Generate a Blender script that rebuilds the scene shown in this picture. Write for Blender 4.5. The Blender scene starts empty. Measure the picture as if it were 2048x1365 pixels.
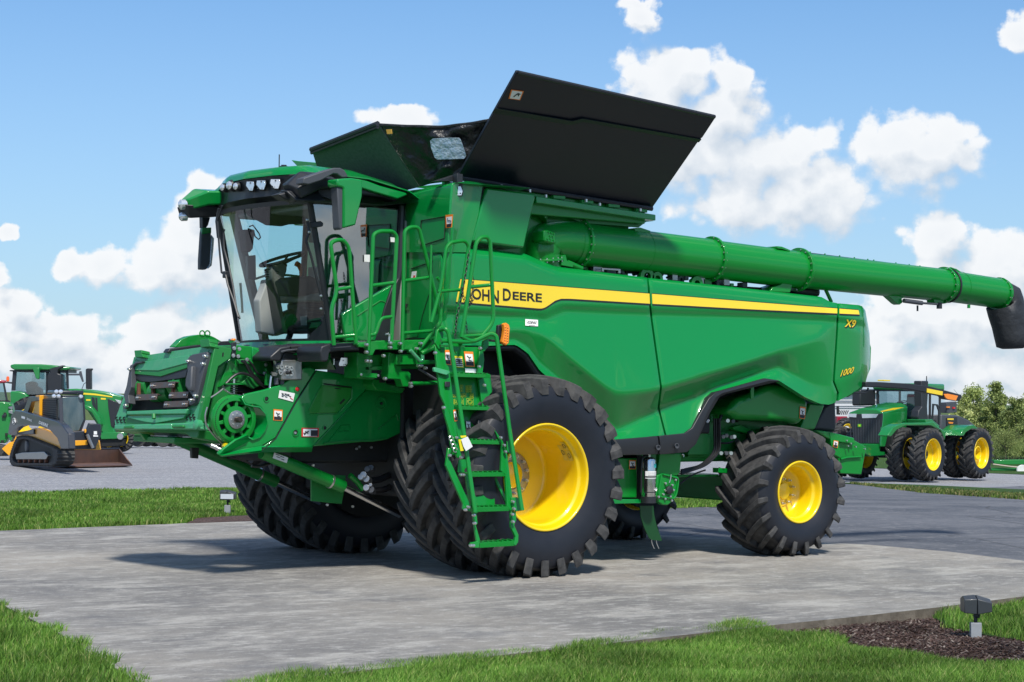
import bpy, bmesh, math, random
import numpy as np
from mathutils import Vector, Matrix
random.seed(7)
rng = np.random.default_rng(7)
sc = bpy.context.scene
col = sc.collection
rad = math.radians
PI = math.pi
GD = 1.0                             # grass density

# ---------------------------------------------------------------- camera
# world: the harvester stands with its centre line on Y=0, nose towards -X, front axle at X=0, ground Z=0 (metres)
CAM = Vector((-11.96, -17.39, 1.8))
YAW = rad(37.3)
FPX = 3850.0                        # focal length in pixels of the 2048 px wide photograph
PITCH = math.atan((793 - 682.5) / FPX)
ROLL = .012
fw0 = Vector((math.sin(YAW), math.cos(YAW), 0))
rt = Vector((math.cos(YAW), -math.sin(YAW), 0))
fw = (fw0 * math.cos(PITCH) + Vector((0, 0, 1)) * math.sin(PITCH)).normalized()
up0 = rt.cross(fw).normalized()
ri = rt * math.cos(ROLL) + up0 * math.sin(ROLL)      # picture-right and picture-up of the slightly tilted camera
up = ri.cross(fw).normalized()
cd = bpy.data.cameras.new("camera")
cam = bpy.data.objects.new("camera", cd)
col.objects.link(cam)
cam.matrix_world = Matrix(((ri.x, up.x, -fw.x, CAM.x), (ri.y, up.y, -fw.y, CAM.y), (ri.z, up.z, -fw.z, CAM.z), (0, 0, 0, 1)))
cd.sensor_width = 36.0
cd.lens = FPX / 2048 * 36.0
cd.clip_start = 0.1
cd.clip_end = 6000
sc.camera = cam

# ---------------------------------------------------------------- sky, sun, exposure
SUN_EL = rad(55)
SUN_AZ = rad(67)                     # measured from -X towards -Y
sun_dir = Vector((-math.cos(SUN_EL) * math.cos(SUN_AZ), -math.cos(SUN_EL) * math.sin(SUN_AZ), math.sin(SUN_EL)))
sun_rot = math.atan2(sun_dir.x, sun_dir.y)
world = bpy.data.worlds.new("World")
sc.world = world
world.use_nodes = True
wn, wl = world.node_tree.nodes, world.node_tree.links
wn.clear()

def pix_dir(u, v):
    return (fw * FPX + ri * (u - 1024) - up * (v - 682.5)).normalized()

def az_el(u, v):
    d = pix_dir(u, v)
    return math.atan2(d.x, d.y), math.asin(d.z)

# cumulus clouds: every entry is one puff (pixel centre in the photo -> direction in the sky, half width, half height)
CLOUDS = [
 (1345,165,100,75),(1300,200,70,60),(1440,240,110,80),(1390,310,110,110),(1520,330,120,90),(1600,380,120,85),(1650,420,90,60),(1460,170,50,40),
 (1330,250,90,70),(1610,315,70,60),(1480,400,110,70),
 (1785,300,75,60),(1870,300,95,60),(1920,320,50,45),(1830,345,110,50),(1750,300,50,50),
 (1870,480,60,50),(1990,520,80,60),(1880,535,70,30),(2030,560,70,70),(1950,620,110,50),(1850,640,110,60),(1900,690,150,60),(1780,600,60,40),(2020,670,90,60),
 (1830,735,130,50),(1990,750,120,55),(1760,700,60,50),(1800,660,70,50),(2000,800,120,40),
 (340,540,90,45),(400,480,75,60),(420,400,50,45),(440,550,70,70),(300,560,60,35),(380,570,90,40),
 (310,660,85,55),(280,710,70,50),(370,690,70,50),(250,760,60,40),(440,665,60,40),
 (30,610,60,45),(60,670,90,45),(130,670,70,45),(20,650,50,60),(150,715,80,35),(60,720,120,40),(210,740,70,40),
 (150,520,36,30),(205,530,44,34),(0,545,30,20),
 (800,235,70,22),(1285,30,40,34),(1280,5,40,14),(2035,70,34,34),(0,455,22,18),
 (1100,820,200,40),(700,800,200,40),(1300,700,120,60),
]

def build_clouds():
    g = bpy.data.node_groups.new("cumulus", "ShaderNodeTree")
    g.interface.new_socket("Vector", in_out='INPUT', socket_type='NodeSocketVector')
    g.interface.new_socket("Density", in_out='OUTPUT', socket_type='NodeSocketFloat')
    n, l = g.nodes, g.links
    gi = n.new("NodeGroupInput"); go = n.new("NodeGroupOutput")
    def math_(op, a, b=None, c=None, clamp=False):
        m = n.new("ShaderNodeMath"); m.operation = op; m.use_clamp = clamp
        for i, x in enumerate((a, b, c)):
            if x is None: continue
            if isinstance(x, (int, float)): m.inputs[i].default_value = x
            else: l.new(x, m.inputs[i])
        return m.outputs[0]
    sep = n.new("ShaderNodeSeparateXYZ"); l.new(gi.outputs[0], sep.inputs[0])
    az = math_('ARCTAN2', sep.outputs[0], sep.outputs[1])
    el = math_('ARCSINE', sep.outputs[2])
    comb = n.new("ShaderNodeCombineXYZ"); l.new(az, comb.inputs[0]); l.new(el, comb.inputs[1])
    # domain warp so that no puff is an ellipse
    nz = n.new("ShaderNodeTexNoise"); nz.inputs["Scale"].default_value = 30; nz.inputs["Detail"].default_value = 5; nz.inputs["Roughness"].default_value = .55
    l.new(comb.outputs[0], nz.inputs["Vector"])
    sub = n.new("ShaderNodeVectorMath"); sub.operation = 'SUBTRACT'; l.new(nz.outputs["Color"], sub.inputs[0]); sub.inputs[1].default_value = (.5, .5, .5)
    mad = n.new("ShaderNodeVectorMath"); mad.operation = 'MULTIPLY_ADD'; l.new(sub.outputs[0], mad.inputs[0]); mad.inputs[1].default_value = (.035, .028, 0)
    l.new(comb.outputs[0], mad.inputs[2])
    acc = None
    for (u, v, a, b) in CLOUDS:
        A, E = az_el(u, v)
        s1 = n.new("ShaderNodeVectorMath"); s1.operation = 'SUBTRACT'; l.new(mad.outputs[0], s1.inputs[0]); s1.inputs[1].default_value = (A, E, 0)
        s2 = n.new("ShaderNodeVectorMath"); s2.operation = 'MULTIPLY'; l.new(s1.outputs[0], s2.inputs[0]); s2.inputs[1].default_value = (FPX / a, FPX / b, 0)
        s3 = n.new("ShaderNodeVectorMath"); s3.operation = 'LENGTH'; l.new(s2.outputs[0], s3.inputs[0])
        d = math_('SUBTRACT', 1.25, s3.outputs["Value"])
        acc = d if acc is None else math_('SMOOTH_MAX', acc, d, .35)
    # the rest of the sky: scattered cumulus from noise, only outside the photographed part
    n3 = n.new("ShaderNodeTexNoise"); n3.inputs["Scale"].default_value = 3.2; n3.inputs["Detail"].default_value = 4; n3.inputs["Roughness"].default_value = .5
    mp = n.new("ShaderNodeVectorMath"); mp.operation = 'MULTIPLY'; l.new(comb.outputs[0], mp.inputs[0]); mp.inputs[1].default_value = (1, 2.0, 0)
    l.new(mp.outputs[0], n3.inputs["Vector"])
    gen = math_('MULTIPLY', math_('SUBTRACT', n3.outputs["Fac"], .53), 7.0)
    A0, E0 = az_el(1024, 500)
    away = math_('SUBTRACT', math_('MULTIPLY', math_('ABSOLUTE', math_('SUBTRACT', az, A0)), 6.0), 2.2)
    away2 = math_('SUBTRACT', math_('MULTIPLY', el, 8.0), 2.6)
    gen = math_('MINIMUM', gen, math_('MAXIMUM', away, away2))
    acc = math_('MAXIMUM', acc, gen)
    fine = n.new("ShaderNodeTexNoise"); fine.inputs["Scale"].default_value = 65; fine.inputs["Detail"].default_value = 8; fine.inputs["Roughness"].default_value = .62
    l.new(comb.outputs[0], fine.inputs["Vector"])
    acc = math_('ADD', acc, math_('MULTIPLY', math_('SUBTRACT', fine.outputs["Fac"], .5), .95))
    for sc_v, amt_v in ((42, .5), (105, .35)):
        vo = n.new("ShaderNodeTexVoronoi"); vo.feature = 'F1'; vo.voronoi_dimensions = '2D'; vo.inputs["Scale"].default_value = sc_v; l.new(mad.outputs[0] if sc_v < 100 else comb.outputs[0], vo.inputs["Vector"])
        acc = math_('ADD', acc, math_('MULTIPLY', math_('SUBTRACT', .38, vo.outputs["Distance"]), amt_v))
    l.new(acc, go.inputs[0])
    return g
cg = build_clouds()

def wm(op, a, b=None, c=None, clamp=False):
    m = wn.new("ShaderNodeMath"); m.operation = op; m.use_clamp = clamp
    for i, x in enumerate((a, b, c)):
        if x is None: continue
        if isinstance(x, (int, float)): m.inputs[i].default_value = x
        else: wl.new(x, m.inputs[i])
    return m.outputs[0]
tc = wn.new("ShaderNodeTexCoord")
sky = wn.new("ShaderNodeTexSky"); sky.sky_type = 'NISHITA'; sky.sun_disc = False
sky.sun_elevation = SUN_EL; sky.sun_rotation = sun_rot; sky.air_density = 1.0; sky.dust_density = .6; sky.ozone_density = 2.2; sky.altitude = 200
c1 = wn.new("ShaderNodeGroup"); c1.node_tree = cg; wl.new(tc.outputs["Generated"], c1.inputs[0])
off = wn.new("ShaderNodeVectorMath"); off.operation = 'ADD'; wl.new(tc.outputs["Generated"], off.inputs[0])
o_ = -rt * .006 + Vector((0, 0, .012)); off.inputs[1].default_value = o_
nrm = wn.new("ShaderNodeVectorMath"); nrm.operation = 'NORMALIZE'; wl.new(off.outputs[0], nrm.inputs[0])
c2 = wn.new("ShaderNodeGroup"); c2.node_tree = cg; wl.new(nrm.outputs[0], c2.inputs[0])
cov = wn.new("ShaderNodeMapRange"); cov.interpolation_type = 'SMOOTHSTEP'; wl.new(c1.outputs[0], cov.inputs[0])
cov.inputs[1].default_value = .0; cov.inputs[2].default_value = .72
lit = wm('ADD', wm('MULTIPLY', wm('SUBTRACT', c1.outputs[0], c2.outputs[0]), .85), .66, clamp=True)
wl.new(wm('SUBTRACT', 1.05, wm('MULTIPLY', lit, .68)), cov.inputs[2])
covf = wm('MULTIPLY', cov.outputs[0], .97)
thick = wn.new("ShaderNodeMapRange"); wl.new(c1.outputs[0], thick.inputs[0]); thick.inputs[1].default_value = .3; thick.inputs[2].default_value = 1.6
lit2 = wm('SUBTRACT', lit, wm('MULTIPLY', thick.outputs[0], .2), clamp=True)
ccol = wn.new("ShaderNodeMixRGB"); wl.new(lit2, ccol.inputs[0])
ccol.inputs[1].default_value = (3.2, 3.7, 4.3, 1); ccol.inputs[2].default_value = (5.4, 5.5, 5.6, 1)
# pale band of moist air near the horizon belongs to the sky itself
sepw = wn.new("ShaderNodeSeparateXYZ"); wl.new(tc.outputs["Generated"], sepw.inputs[0])
low = wn.new("ShaderNodeMapRange"); wl.new(sepw.outputs[2], low.inputs[0]); low.inputs[1].default_value = 0; low.inputs[2].default_value = .24; low.inputs[3].default_value = .6; low.inputs[4].default_value = 0
skm = wn.new("ShaderNodeMixRGB"); wl.new(low.outputs[0], skm.inputs[0]); 
tint = wn.new("ShaderNodeMixRGB"); tint.blend_type = 'MULTIPLY'; tint.inputs[0].default_value = 1; wl.new(sky.outputs[0], tint.inputs[1]); tint.inputs[2].default_value = (.46, .66, .82, 1)
wl.new(tint.outputs[0], skm.inputs[1])
skm.inputs[2].default_value = (2.9, 3.6, 4.6, 1)
mixc = wn.new("ShaderNodeMixRGB"); wl.new(covf, mixc.inputs[0]); wl.new(skm.outputs[0], mixc.inputs[1]); wl.new(ccol.outputs[0], mixc.inputs[2])
bgn = wn.new("ShaderNodeBackground"); bgn.inputs[1].default_value = .1; wl.new(mixc.outputs[0], bgn.inputs[0])
wo = wn.new("ShaderNodeOutputWorld"); wl.new(bgn.outputs[0], wo.inputs[0])
world.cycles.sampling_method = 'MANUAL'; world.cycles.sample_map_resolution = 512

sl = bpy.data.lights.new("sun", 'SUN'); sl.energy = 2.8; sl.angle = rad(6); sl.color = (1, .95, .87)
so = bpy.data.objects.new("sun", sl); col.objects.link(so)
so.rotation_euler = (-sun_dir).to_track_quat('-Z', 'Y').to_euler(); so.location = (0, 0, 30)
vs = sc.view_settings
vs.view_transform = 'Standard'; vs.look = 'None'; vs.exposure = 0.82; vs.gamma = 1; vs.use_curve_mapping = False

# ---------------------------------------------------------------- helpers: photo measurements to metres
ZONE = {'A': (200,280,2.904), 'B': (200,640,2.968), 'C': (620,420,2.844), 'D': (740,640,2.5286), 'E': (1220,640,2.7304), 'F': (900,320,3.4133),
        'G': (1500,460,3.7372), 'H': (0,700,5.25), 'I': (1600,720,4.549), 'J': (400,320,3.5913), 'K': (230,660,5.687), 'L': (860,640,2.8455),
        'M': (600,130,2.4094), 'N': (0,920,2.9257), 'O': (1400,1080,3.1605), 'Q': (440,860,5.3895), 'R': (640,640,6.203), 'S': (1270,800,4.5517),
        'T': (420,620,6.8267), '0': (0,0,1)}

def Z(z, pts):
    x0, y0, s = ZONE[z]
    if isinstance(pts[0], (int, float)): return (x0 + pts[0] / s, y0 + pts[1] / s)
    return [(x0 + p[0] / s, y0 + p[1] / s) for p in pts]

def P(u, v, X=None, Y=None, H=None, D=None):
    """where the sight line through (u, v) meets the plane X=, Y=, Z=H or depth D"""
    d = fw * FPX + ri * (u - 1024) - up * (v - 682.5)
    if X is not None: t = (X - CAM.x) / d.x
    elif Y is not None: t = (Y - CAM.y) / d.y
    elif H is not None: t = (H - CAM.z) / d.z
    else: t = D / d.dot(fw0)
    return CAM + d * t

def PL(pts, z='0', **k):
    return [P(a, b, **k) for a, b in Z(z, pts)]

# ---------------------------------------------------------------- helpers: meshes
def smooth_mesh(me, ang=35):
    bm = bmesh.new(); bm.from_mesh(me)
    a = rad(ang)
    for f in bm.faces: f.smooth = True
    for e in bm.edges:
        e.smooth = not (len(e.link_faces) == 2 and e.calc_face_angle(0) > a) and len(e.link_faces) == 2
    bm.to_mesh(me); bm.free()

INV = {}
class MB:
    def __init__(s): s.v = []; s.f = []
    def add(s, vs, fs):
        o = len(s.v); s.v += [tuple(p) for p in vs]; s.f += [tuple(i + o for i in f) for f in fs]; return s
    def box(s, c, size, rot=None):
        hx, hy, hz = size[0] / 2, size[1] / 2, size[2] / 2
        R = rot.to_matrix() if rot is not None and hasattr(rot, 'to_matrix') else (rot if rot is not None else Matrix.Identity(3))
        vs = [Vector(c) + R @ Vector((x, y, z)) for x in (-hx, hx) for y in (-hy, hy) for z in (-hz, hz)]
        return s.add(vs, [(0,1,3,2),(4,6,7,5),(0,4,5,1),(2,3,7,6),(0,2,6,4),(1,5,7,3)])
    def hexa(s, a, b):
        """two matching quads a (4 pts) and b (4 pts)"""
        return s.add(list(a) + list(b), [(3,2,1,0),(4,5,6,7),(0,1,5,4),(1,2,6,5),(2,3,7,6),(3,0,4,7)])
    def prism(s, poly, ext, inset=0):
        n = len(poly); e = Vector(ext)
        a = [Vector(p) for p in poly]; b = [p + e for p in a]
        fs = [tuple(range(n))[::-1], tuple(range(n, 2 * n))]
        for i in range(n): fs.append((i, (i + 1) % n, n + (i + 1) % n, n + i))
        return s.add(a + b, fs)
    def loft(s, rows, closed=False, caps=False):
        """rows: list of equally long point lists"""
        m = len(rows[0]); o = [p for r in rows for p in r]; fs = []
        for i in range(len(rows) - 1):
            for j in range(m - (0 if closed else 1)):
                k = (j + 1) % m
                fs.append((i * m + j, i * m + k, (i + 1) * m + k, (i + 1) * m + j))
        if caps:
            fs.append(tuple(range(m))[::-1]); fs.append(tuple((len(rows) - 1) * m + j for j in range(m)))
        return s.add(o, fs)
    def tube(s, pts, r, n=8, closed=False, cap=True, flat=None):
        pts = [Vector(p) for p in pts]; N = len(pts)
        rs = r if isinstance(r, (list, tuple)) else [r] * N
        rows = []; ref = None
        for i, p in enumerate(pts):
            if closed: t = (pts[(i + 1) % N] - pts[i - 1])
            elif i == 0: t = pts[1] - pts[0]
            elif i == N - 1: t = pts[-1] - pts[-2]
            else:
                a = (pts[i] - pts[i - 1]).normalized(); b = (pts[i + 1] - pts[i]).normalized(); t = a + b
            if t.length < 1e-9: t = Vector((0, 0, 1))
            t.normalize()
            if ref is None: ref = t.orthogonal().normalized()
            ref = (ref - t * ref.dot(t)).normalized()
            bi = t.cross(ref)
            rows.append([p + (ref * math.cos(2 * PI * k / n) + bi * math.sin(2 * PI * k / n)) * rs[i] for k in range(n)])
        if closed: rows.append(rows[0]); 
        return s.loft(rows, closed=True, caps=cap and not closed)
    def cyl(s, p0, p1, r0, r1=None, n=20, cap=True):
        return s.tube([p0, p1], [r0, r0 if r1 is None else r1], n, cap=cap)
    def lathe(s, prof, c, axis, n=48, closed=False):
        """prof: (r, h) pairs turned about axis through c"""
        ax = Vector(axis).normalized(); a = ax.orthogonal().normalized(); b = ax.cross(a); c = Vector(c)
        rows = [[c + ax * h + (a * math.cos(2 * PI * k / n) + b * math.sin(2 * PI * k / n)) * r for k in range(n)] for r, h in prof]
        if closed: rows.append(rows[0])
        return s.loft(rows, closed=True)
    def build(s, name, mat=None, parent=None, bevel=0, seg=2, ang=35, smooth=True, merge=False, solid=0):
        me = bpy.data.meshes.new(name); me.from_pydata(s.v, [], s.f); me.update()
        bm = bmesh.new(); bm.from_mesh(me)
        if merge: bmesh.ops.remove_doubles(bm, verts=bm.verts, dist=1e-5)
        bmesh.ops.recalc_face_normals(bm, faces=bm.faces)
        bm.to_mesh(me); bm.free()
        o = bpy.data.objects.new(name, me); col.objects.link(o)
        if smooth: smooth_mesh(me, ang)
        if mat is not None: me.materials.append(mat)
        if parent is not None:
            o.parent = parent
            if parent.name in INV: o.matrix_parent_inverse = INV[parent.name]
        if solid:
            m = o.modifiers.new("thickness", 'SOLIDIFY'); m.thickness = solid; m.offset = 0
        if bevel:
            m = o.modifiers.new("soft edges", 'BEVEL'); m.width = bevel; m.segments = seg; m.limit_method = 'ANGLE'; m.angle_limit = rad(30); m.harden_normals = False
            m.miter_outer = 'MITER_ARC'
        return o

def fillet(pts, r, n=4):
    """round the corners of an open polyline"""
    pts = [Vector(p) for p in pts]; out = [pts[0]]
    for i in range(1, len(pts) - 1):
        a, b, c = pts[i - 1], pts[i], pts[i + 1]
        d1 = (a - b); d2 = (c - b); rr = min(r, d1.length * .48, d2.length * .48)
        p0 = b + d1.normalized() * rr; p1 = b + d2.normalized() * rr
        for k in range(n + 1):
            t = k / n; out.append(p0 * (1 - t) ** 2 + b * 2 * t * (1 - t) + p1 * t * t)
    out.append(pts[-1]); return out

def empty(name, loc, rz=0):
    o = bpy.data.objects.new(name, None); col.objects.link(o); o.location = loc; o.rotation_euler = (0, 0, rz)
    o.empty_display_size = .3
    return o
def root_at(name, loc, rz=0, parent=None):
    """empty whose children are modelled in world coordinates"""
    o = empty(name, loc, rz); INV[o.name] = (Matrix.Translation(Vector(loc)) @ Matrix.Rotation(rz, 4, 'Z')).inverted()
    if parent is not None:
        o.parent = parent
        if parent.name in INV: o.matrix_parent_inverse = INV[parent.name]
    return o
def tag(o, label=None, cat=None, group=None, kind=None):
    if label: o['label'] = label
    if cat: o['category'] = cat
    if group: o['group'] = group
    if kind: o['kind'] = kind
    return o
def kids(o): return [c for c in bpy.data.objects if c.parent == o]
def copy_tree(o, parent=None):
    ch = kids(o)
    c = o.copy(); col.objects.link(c)
    if parent is not None:
        c.parent = parent
    for k in ch: copy_tree(k, c)
    return c
def copy_part(o, parent, M):
    """copy a part and its sub-parts, moving them by M (world matrix)"""
    c = o.copy(); col.objects.link(c); c.parent = parent; c.matrix_local = M @ o.matrix_local
    for k in kids(o):
        d = k.copy(); col.objects.link(d); d.parent = c
    return c

# ---------------------------------------------------------------- materials
MATS = {}
def mat(name, base, rough=.5, metal=0, coat=0, spec=.5, bump=None, noise=None, trans=0, alpha=1, emit=None, coat_rough=.05):
    """noise: (scale, amount, second colour, stretch) ; bump: (scale, strength, distance)"""
    if name in MATS: return MATS[name]
    m = bpy.data.materials.new(name); m.use_nodes = True
    n, l = m.node_tree.nodes, m.node_tree.links
    b = n["Principled BSDF"]
    b.inputs["Base Color"].default_value = (*base, 1); b.inputs["Roughness"].default_value = rough; b.inputs["Metallic"].default_value = metal
    b.inputs["Coat Weight"].default_value = coat; b.inputs["Coat Roughness"].default_value = coat_rough; b.inputs["Specular IOR Level"].default_value = spec
    b.inputs["Transmission Weight"].default_value = trans; b.inputs["Alpha"].default_value = alpha
    if emit: b.inputs["Emission Color"].default_value = (*emit[0], 1); b.inputs["Emission Strength"].default_value = emit[1]
    co = n.new("ShaderNodeTexCoord")
    if noise:
        sc_, amt, c2_, st = noise
        mp = n.new("ShaderNodeMapping"); mp.inputs["Scale"].default_value = st; l.new(co.outputs["Object"], mp.inputs[0])
        t = n.new("ShaderNodeTexNoise"); t.inputs["Scale"].default_value = sc_; t.inputs["Detail"].default_value = 6; t.inputs["Roughness"].default_value = .6; l.new(mp.outputs[0], t.inputs["Vector"])
        r = n.new("ShaderNodeMapRange"); r.inputs[1].default_value = .5 - .18; r.inputs[2].default_value = .5 + .22; r.inputs[4].default_value = amt; l.new(t.outputs["Fac"], r.inputs[0])
        x = n.new("ShaderNodeMixRGB"); x.inputs[1].default_value = (*base, 1); x.inputs[2].default_value = (*c2_, 1); l.new(r.outputs[0], x.inputs[0]); l.new(x.outputs[0], b.inputs["Base Color"])
        rr = n.new("ShaderNodeMapRange"); rr.inputs[3].default_value = rough * .85; rr.inputs[4].default_value = min(1, rough * 1.25); l.new(t.outputs["Fac"], rr.inputs[0]); l.new(rr.outputs[0], b.inputs["Roughness"])
    if bump:
        t = n.new("ShaderNodeTexNoise"); t.inputs["Scale"].default_value = bump[0]; t.inputs["Detail"].default_value = 4; l.new(co.outputs["Object"], t.inputs["Vector"])
        bp = n.new("ShaderNodeBump"); bp.inputs["Strength"].default_value = bump[1]; bp.inputs["Distance"].default_value = bump[2]
        l.new(t.outputs["Fac"], bp.inputs["Height"]); l.new(bp.outputs[0], b.inputs["Normal"])
    MATS[name] = m
    return m
GREEN = mat("green_paint", (.001, .215, .022), .36, coat=.4, spec=.35, noise=(2.5, .25, (.006, .18, .028), (1, 1, 1)))
GREENP = mat("green_panel", (.0005, .225, .038), .32, coat=.75, coat_rough=.035, spec=.35, bump=(.9, .22, .03))
GREENM = mat("green_matte", (.006, .19, .030), .5, coat=.2, noise=(9, .35, (.02, .17, .04), (1, 1, 1)))
GREEND = mat("green_dusty_skylit", (.030, .31, .12), .45, coat=.35, noise=(14, .5, (.12, .34, .19), (1, 1, 1)))  # pale tone: sky reflection put into the colour, mottled with dust
YELLOW = mat("yellow_paint", (.82, .57, .004), .3, coat=.6, noise=(3, .25, (.72, .45, .004), (1, 1, 1)))
YDECAL = mat("yellow_decal", (.86, .62, .02), .35, coat=.5)
BLACKD = mat("black_decal", (.012, .013, .014), .4)
BLACKP = mat("black_plastic", (.018, .020, .024), .45, bump=(180, .15, .002))
GREYP = mat("grey_plastic", (.06, .065, .075), .5, bump=(180, .1, .002))
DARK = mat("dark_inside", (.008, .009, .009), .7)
RUBBER = mat("tyre_rubber", (.026, .026, .027), .78, noise=(9, .85, (.095, .093, .09), (1, 1, 1)), bump=(60, .5, .004), spec=.35)
SIDEW = mat("tyre_sidewall", (.008, .010, .016), .5, noise=(5, .4, (.018, .021, .030), (1, 1, 1)), spec=.45)
STEEL = mat("bare_steel", (.42, .42, .41), .38, metal=.9, noise=(20, .5, (.25, .24, .23), (1, 1, 1)))
CHROME = mat("chrome_rod", (.62, .62, .62), .16, metal=1)
ZINC = mat("zinc_bolt", (.62, .62, .6), .3, metal=.9)
RUST = mat("rusty_steel", (.16, .055, .025), .75, noise=(8, .8, (.07, .04, .03), (1, 1, 1)))
WHITE = mat("white_label", (.78, .78, .76), .5)
INK = mat("label_ink", (.02, .02, .025), .6)
ORANGE = mat("orange_label", (.85, .22, .02), .5)
REDM = mat("red_plastic", (.65, .01, .015), .35, coat=.4)
AMBER = mat("amber_lens", (.9, .25, .01), .2, coat=.6)
HOSE = mat("black_hose", (.01, .01, .011), .4)
TARP = mat("black_tarp", (.012, .013, .015), .38, bump=(9, .9, .05))
COVER = mat("black_cover_board", (.0025, .005, .012), .38, noise=(3, .6, (.008, .011, .018), (1, 1, 1)), bump=(260, .25, .002), spec=.4)
COVER2 = mat("woven_cover_lining", (.045, .068, .060), .8, noise=(30, .7, (.10, .13, .12), (1, 1, 1)), bump=(120, .3, .003))
INTER = mat("cab_grey_plastic", (.30, .31, .29), .6)
INTERD = mat("cab_dark_plastic", (.07, .072, .075), .55)
LAMP = mat("lamp_glass", (.75, .77, .8), .12, metal=.6, coat=1)

def glass(name, tint_, refl=.10, t=.9):
    m = bpy.data.materials.new(name); m.use_nodes = True
    n, l = m.node_tree.nodes, m.node_tree.links
    n.clear(); o = n.new("ShaderNodeOutputMaterial")
    tr = n.new("ShaderNodeBsdfTransparent"); tr.inputs[0].default_value = (*tint_, 1)
    gl = n.new("ShaderNodeBsdfGlossy"); gl.inputs["Roughness"].default_value = .02; gl.inputs[0].default_value = (1, 1, 1, 1)
    fr = n.new("ShaderNodeFresnel"); fr.inputs[0].default_value = 1.5
    ad = n.new("ShaderNodeMath"); ad.operation = 'ADD'; ad.use_clamp = True; ad.inputs[1].default_value = refl; l.new(fr.outputs[0], ad.inputs[0])
    mx = n.new("ShaderNodeMixShader"); l.new(ad.outputs[0], mx.inputs[0]); l.new(tr.outputs[0], mx.inputs[1]); l.new(gl.outputs[0], mx.inputs[2]); l.new(mx.outputs[0], o.inputs[0])
    MATS[name] = m; return m
GLASS = glass("clear_tinted_glass", (.86, .96, .95), .04)
GLASSD = glass("dark_tinted_glass", (.34, .46, .48), .20)
# ---------------------------------------------------------------- terrain
def sstep(a, b, x):
    t = min(1, max(0, (x - a) / (b - a))); return t * t * (3 - 2 * t)
def interp(x, xs, ys):
    return float(np.interp(x, xs, ys))
def hgt(X, Y):
    dx, dy = X - CAM.x, Y - CAM.y
    xc = dx * rt.x + dy * rt.y; zc = dx * fw0.x + dy * fw0.y
    if zc < 5: return 0.0
    w = sstep(-.09, .08, xc / zc)
    hl = interp(zc, [0, 36, 50, 69, 110, 400], [0, 0, -.17, -.39, -.55, -.6])
    hr = interp(zc, [0, 33, 74, 110, 400], [0, 0, -1.28, -1.6, -1.9])
    return hl * (1 - w) + hr * w
def ground_at(u, v, off=0):
    d = pix_dir(u, v); t = 5.0
    for i in range(4000):
        p = CAM + d * t
        if p.z <= hgt(p.x, p.y) + off: return Vector((p.x, p.y, hgt(p.x, p.y) + off))
        t *= 1.003
    return CAM + d * t
def depth_pt(u, D):
    """ground point under pixel column u at depth D"""
    d = fw0 * FPX * math.cos(0) + rt * (u - 1024)
    p = CAM + d * (D / FPX)
    return Vector((p.x, p.y, hgt(p.x, p.y)))

def gmat(name, build_):
    m = bpy.data.materials.new(name); m.use_nodes = True
    n, l = m.node_tree.nodes, m.node_tree.links
    b = n["Principled BSDF"]
    co = n.new("ShaderNodeTexCoord")
    def noise(scale, detail=6, rough=.6, stretch=None, rotz=0, dist=0):
        t = n.new("ShaderNodeTexNoise"); t.inputs["Scale"].default_value = scale; t.inputs["Detail"].default_value = detail; t.inputs["Roughness"].default_value = rough; t.inputs["Distortion"].default_value = dist
        mp = n.new("ShaderNodeMapping"); mp.inputs["Scale"].default_value = stretch or (1, 1, 1); mp.inputs["Rotation"].default_value = (0, 0, rotz)
        l.new(co.outputs["Object"], mp.inputs[0]); l.new(mp.outputs[0], t.inputs["Vector"]); return t.outputs["Fac"]
    def ramp(f, a, b_, lo=0, hi=1):
        r = n.new("ShaderNodeMapRange"); r.inputs[1].default_value = a; r.inputs[2].default_value = b_; r.inputs[3].default_value = lo; r.inputs[4].default_value = hi; l.new(f, r.inputs[0]); return r.outputs[0]
    def mix(f, c1_, c2_, mode='MIX'):
        x = n.new("ShaderNodeMixRGB"); x.blend_type = mode
        if isinstance(f, float): x.inputs[0].default_value = f
        else: l.new(f, x.inputs[0])
        for i, c in ((1, c1_), (2, c2_)):
            if isinstance(c, tuple): x.inputs[i].default_value = (*c, 1)
            else: l.new(c, x.inputs[i])
        return x.outputs[0]
    def bump(f, s, d):
        bp = n.new("ShaderNodeBump"); bp.inputs["Strength"].default_value = s; bp.inputs["Distance"].default_value = d; l.new(f, bp.inputs["Height"]); l.new(bp.outputs[0], b.inputs["Normal"])
    b.inputs["Roughness"].default_value = .85; b.inputs["Specular IOR Level"].default_value = .25
    c = build_(noise, ramp, mix, bump, n, l, co)
    l.new(c, b.inputs["Base Color"])
    MATS[name] = m; return m

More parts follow.
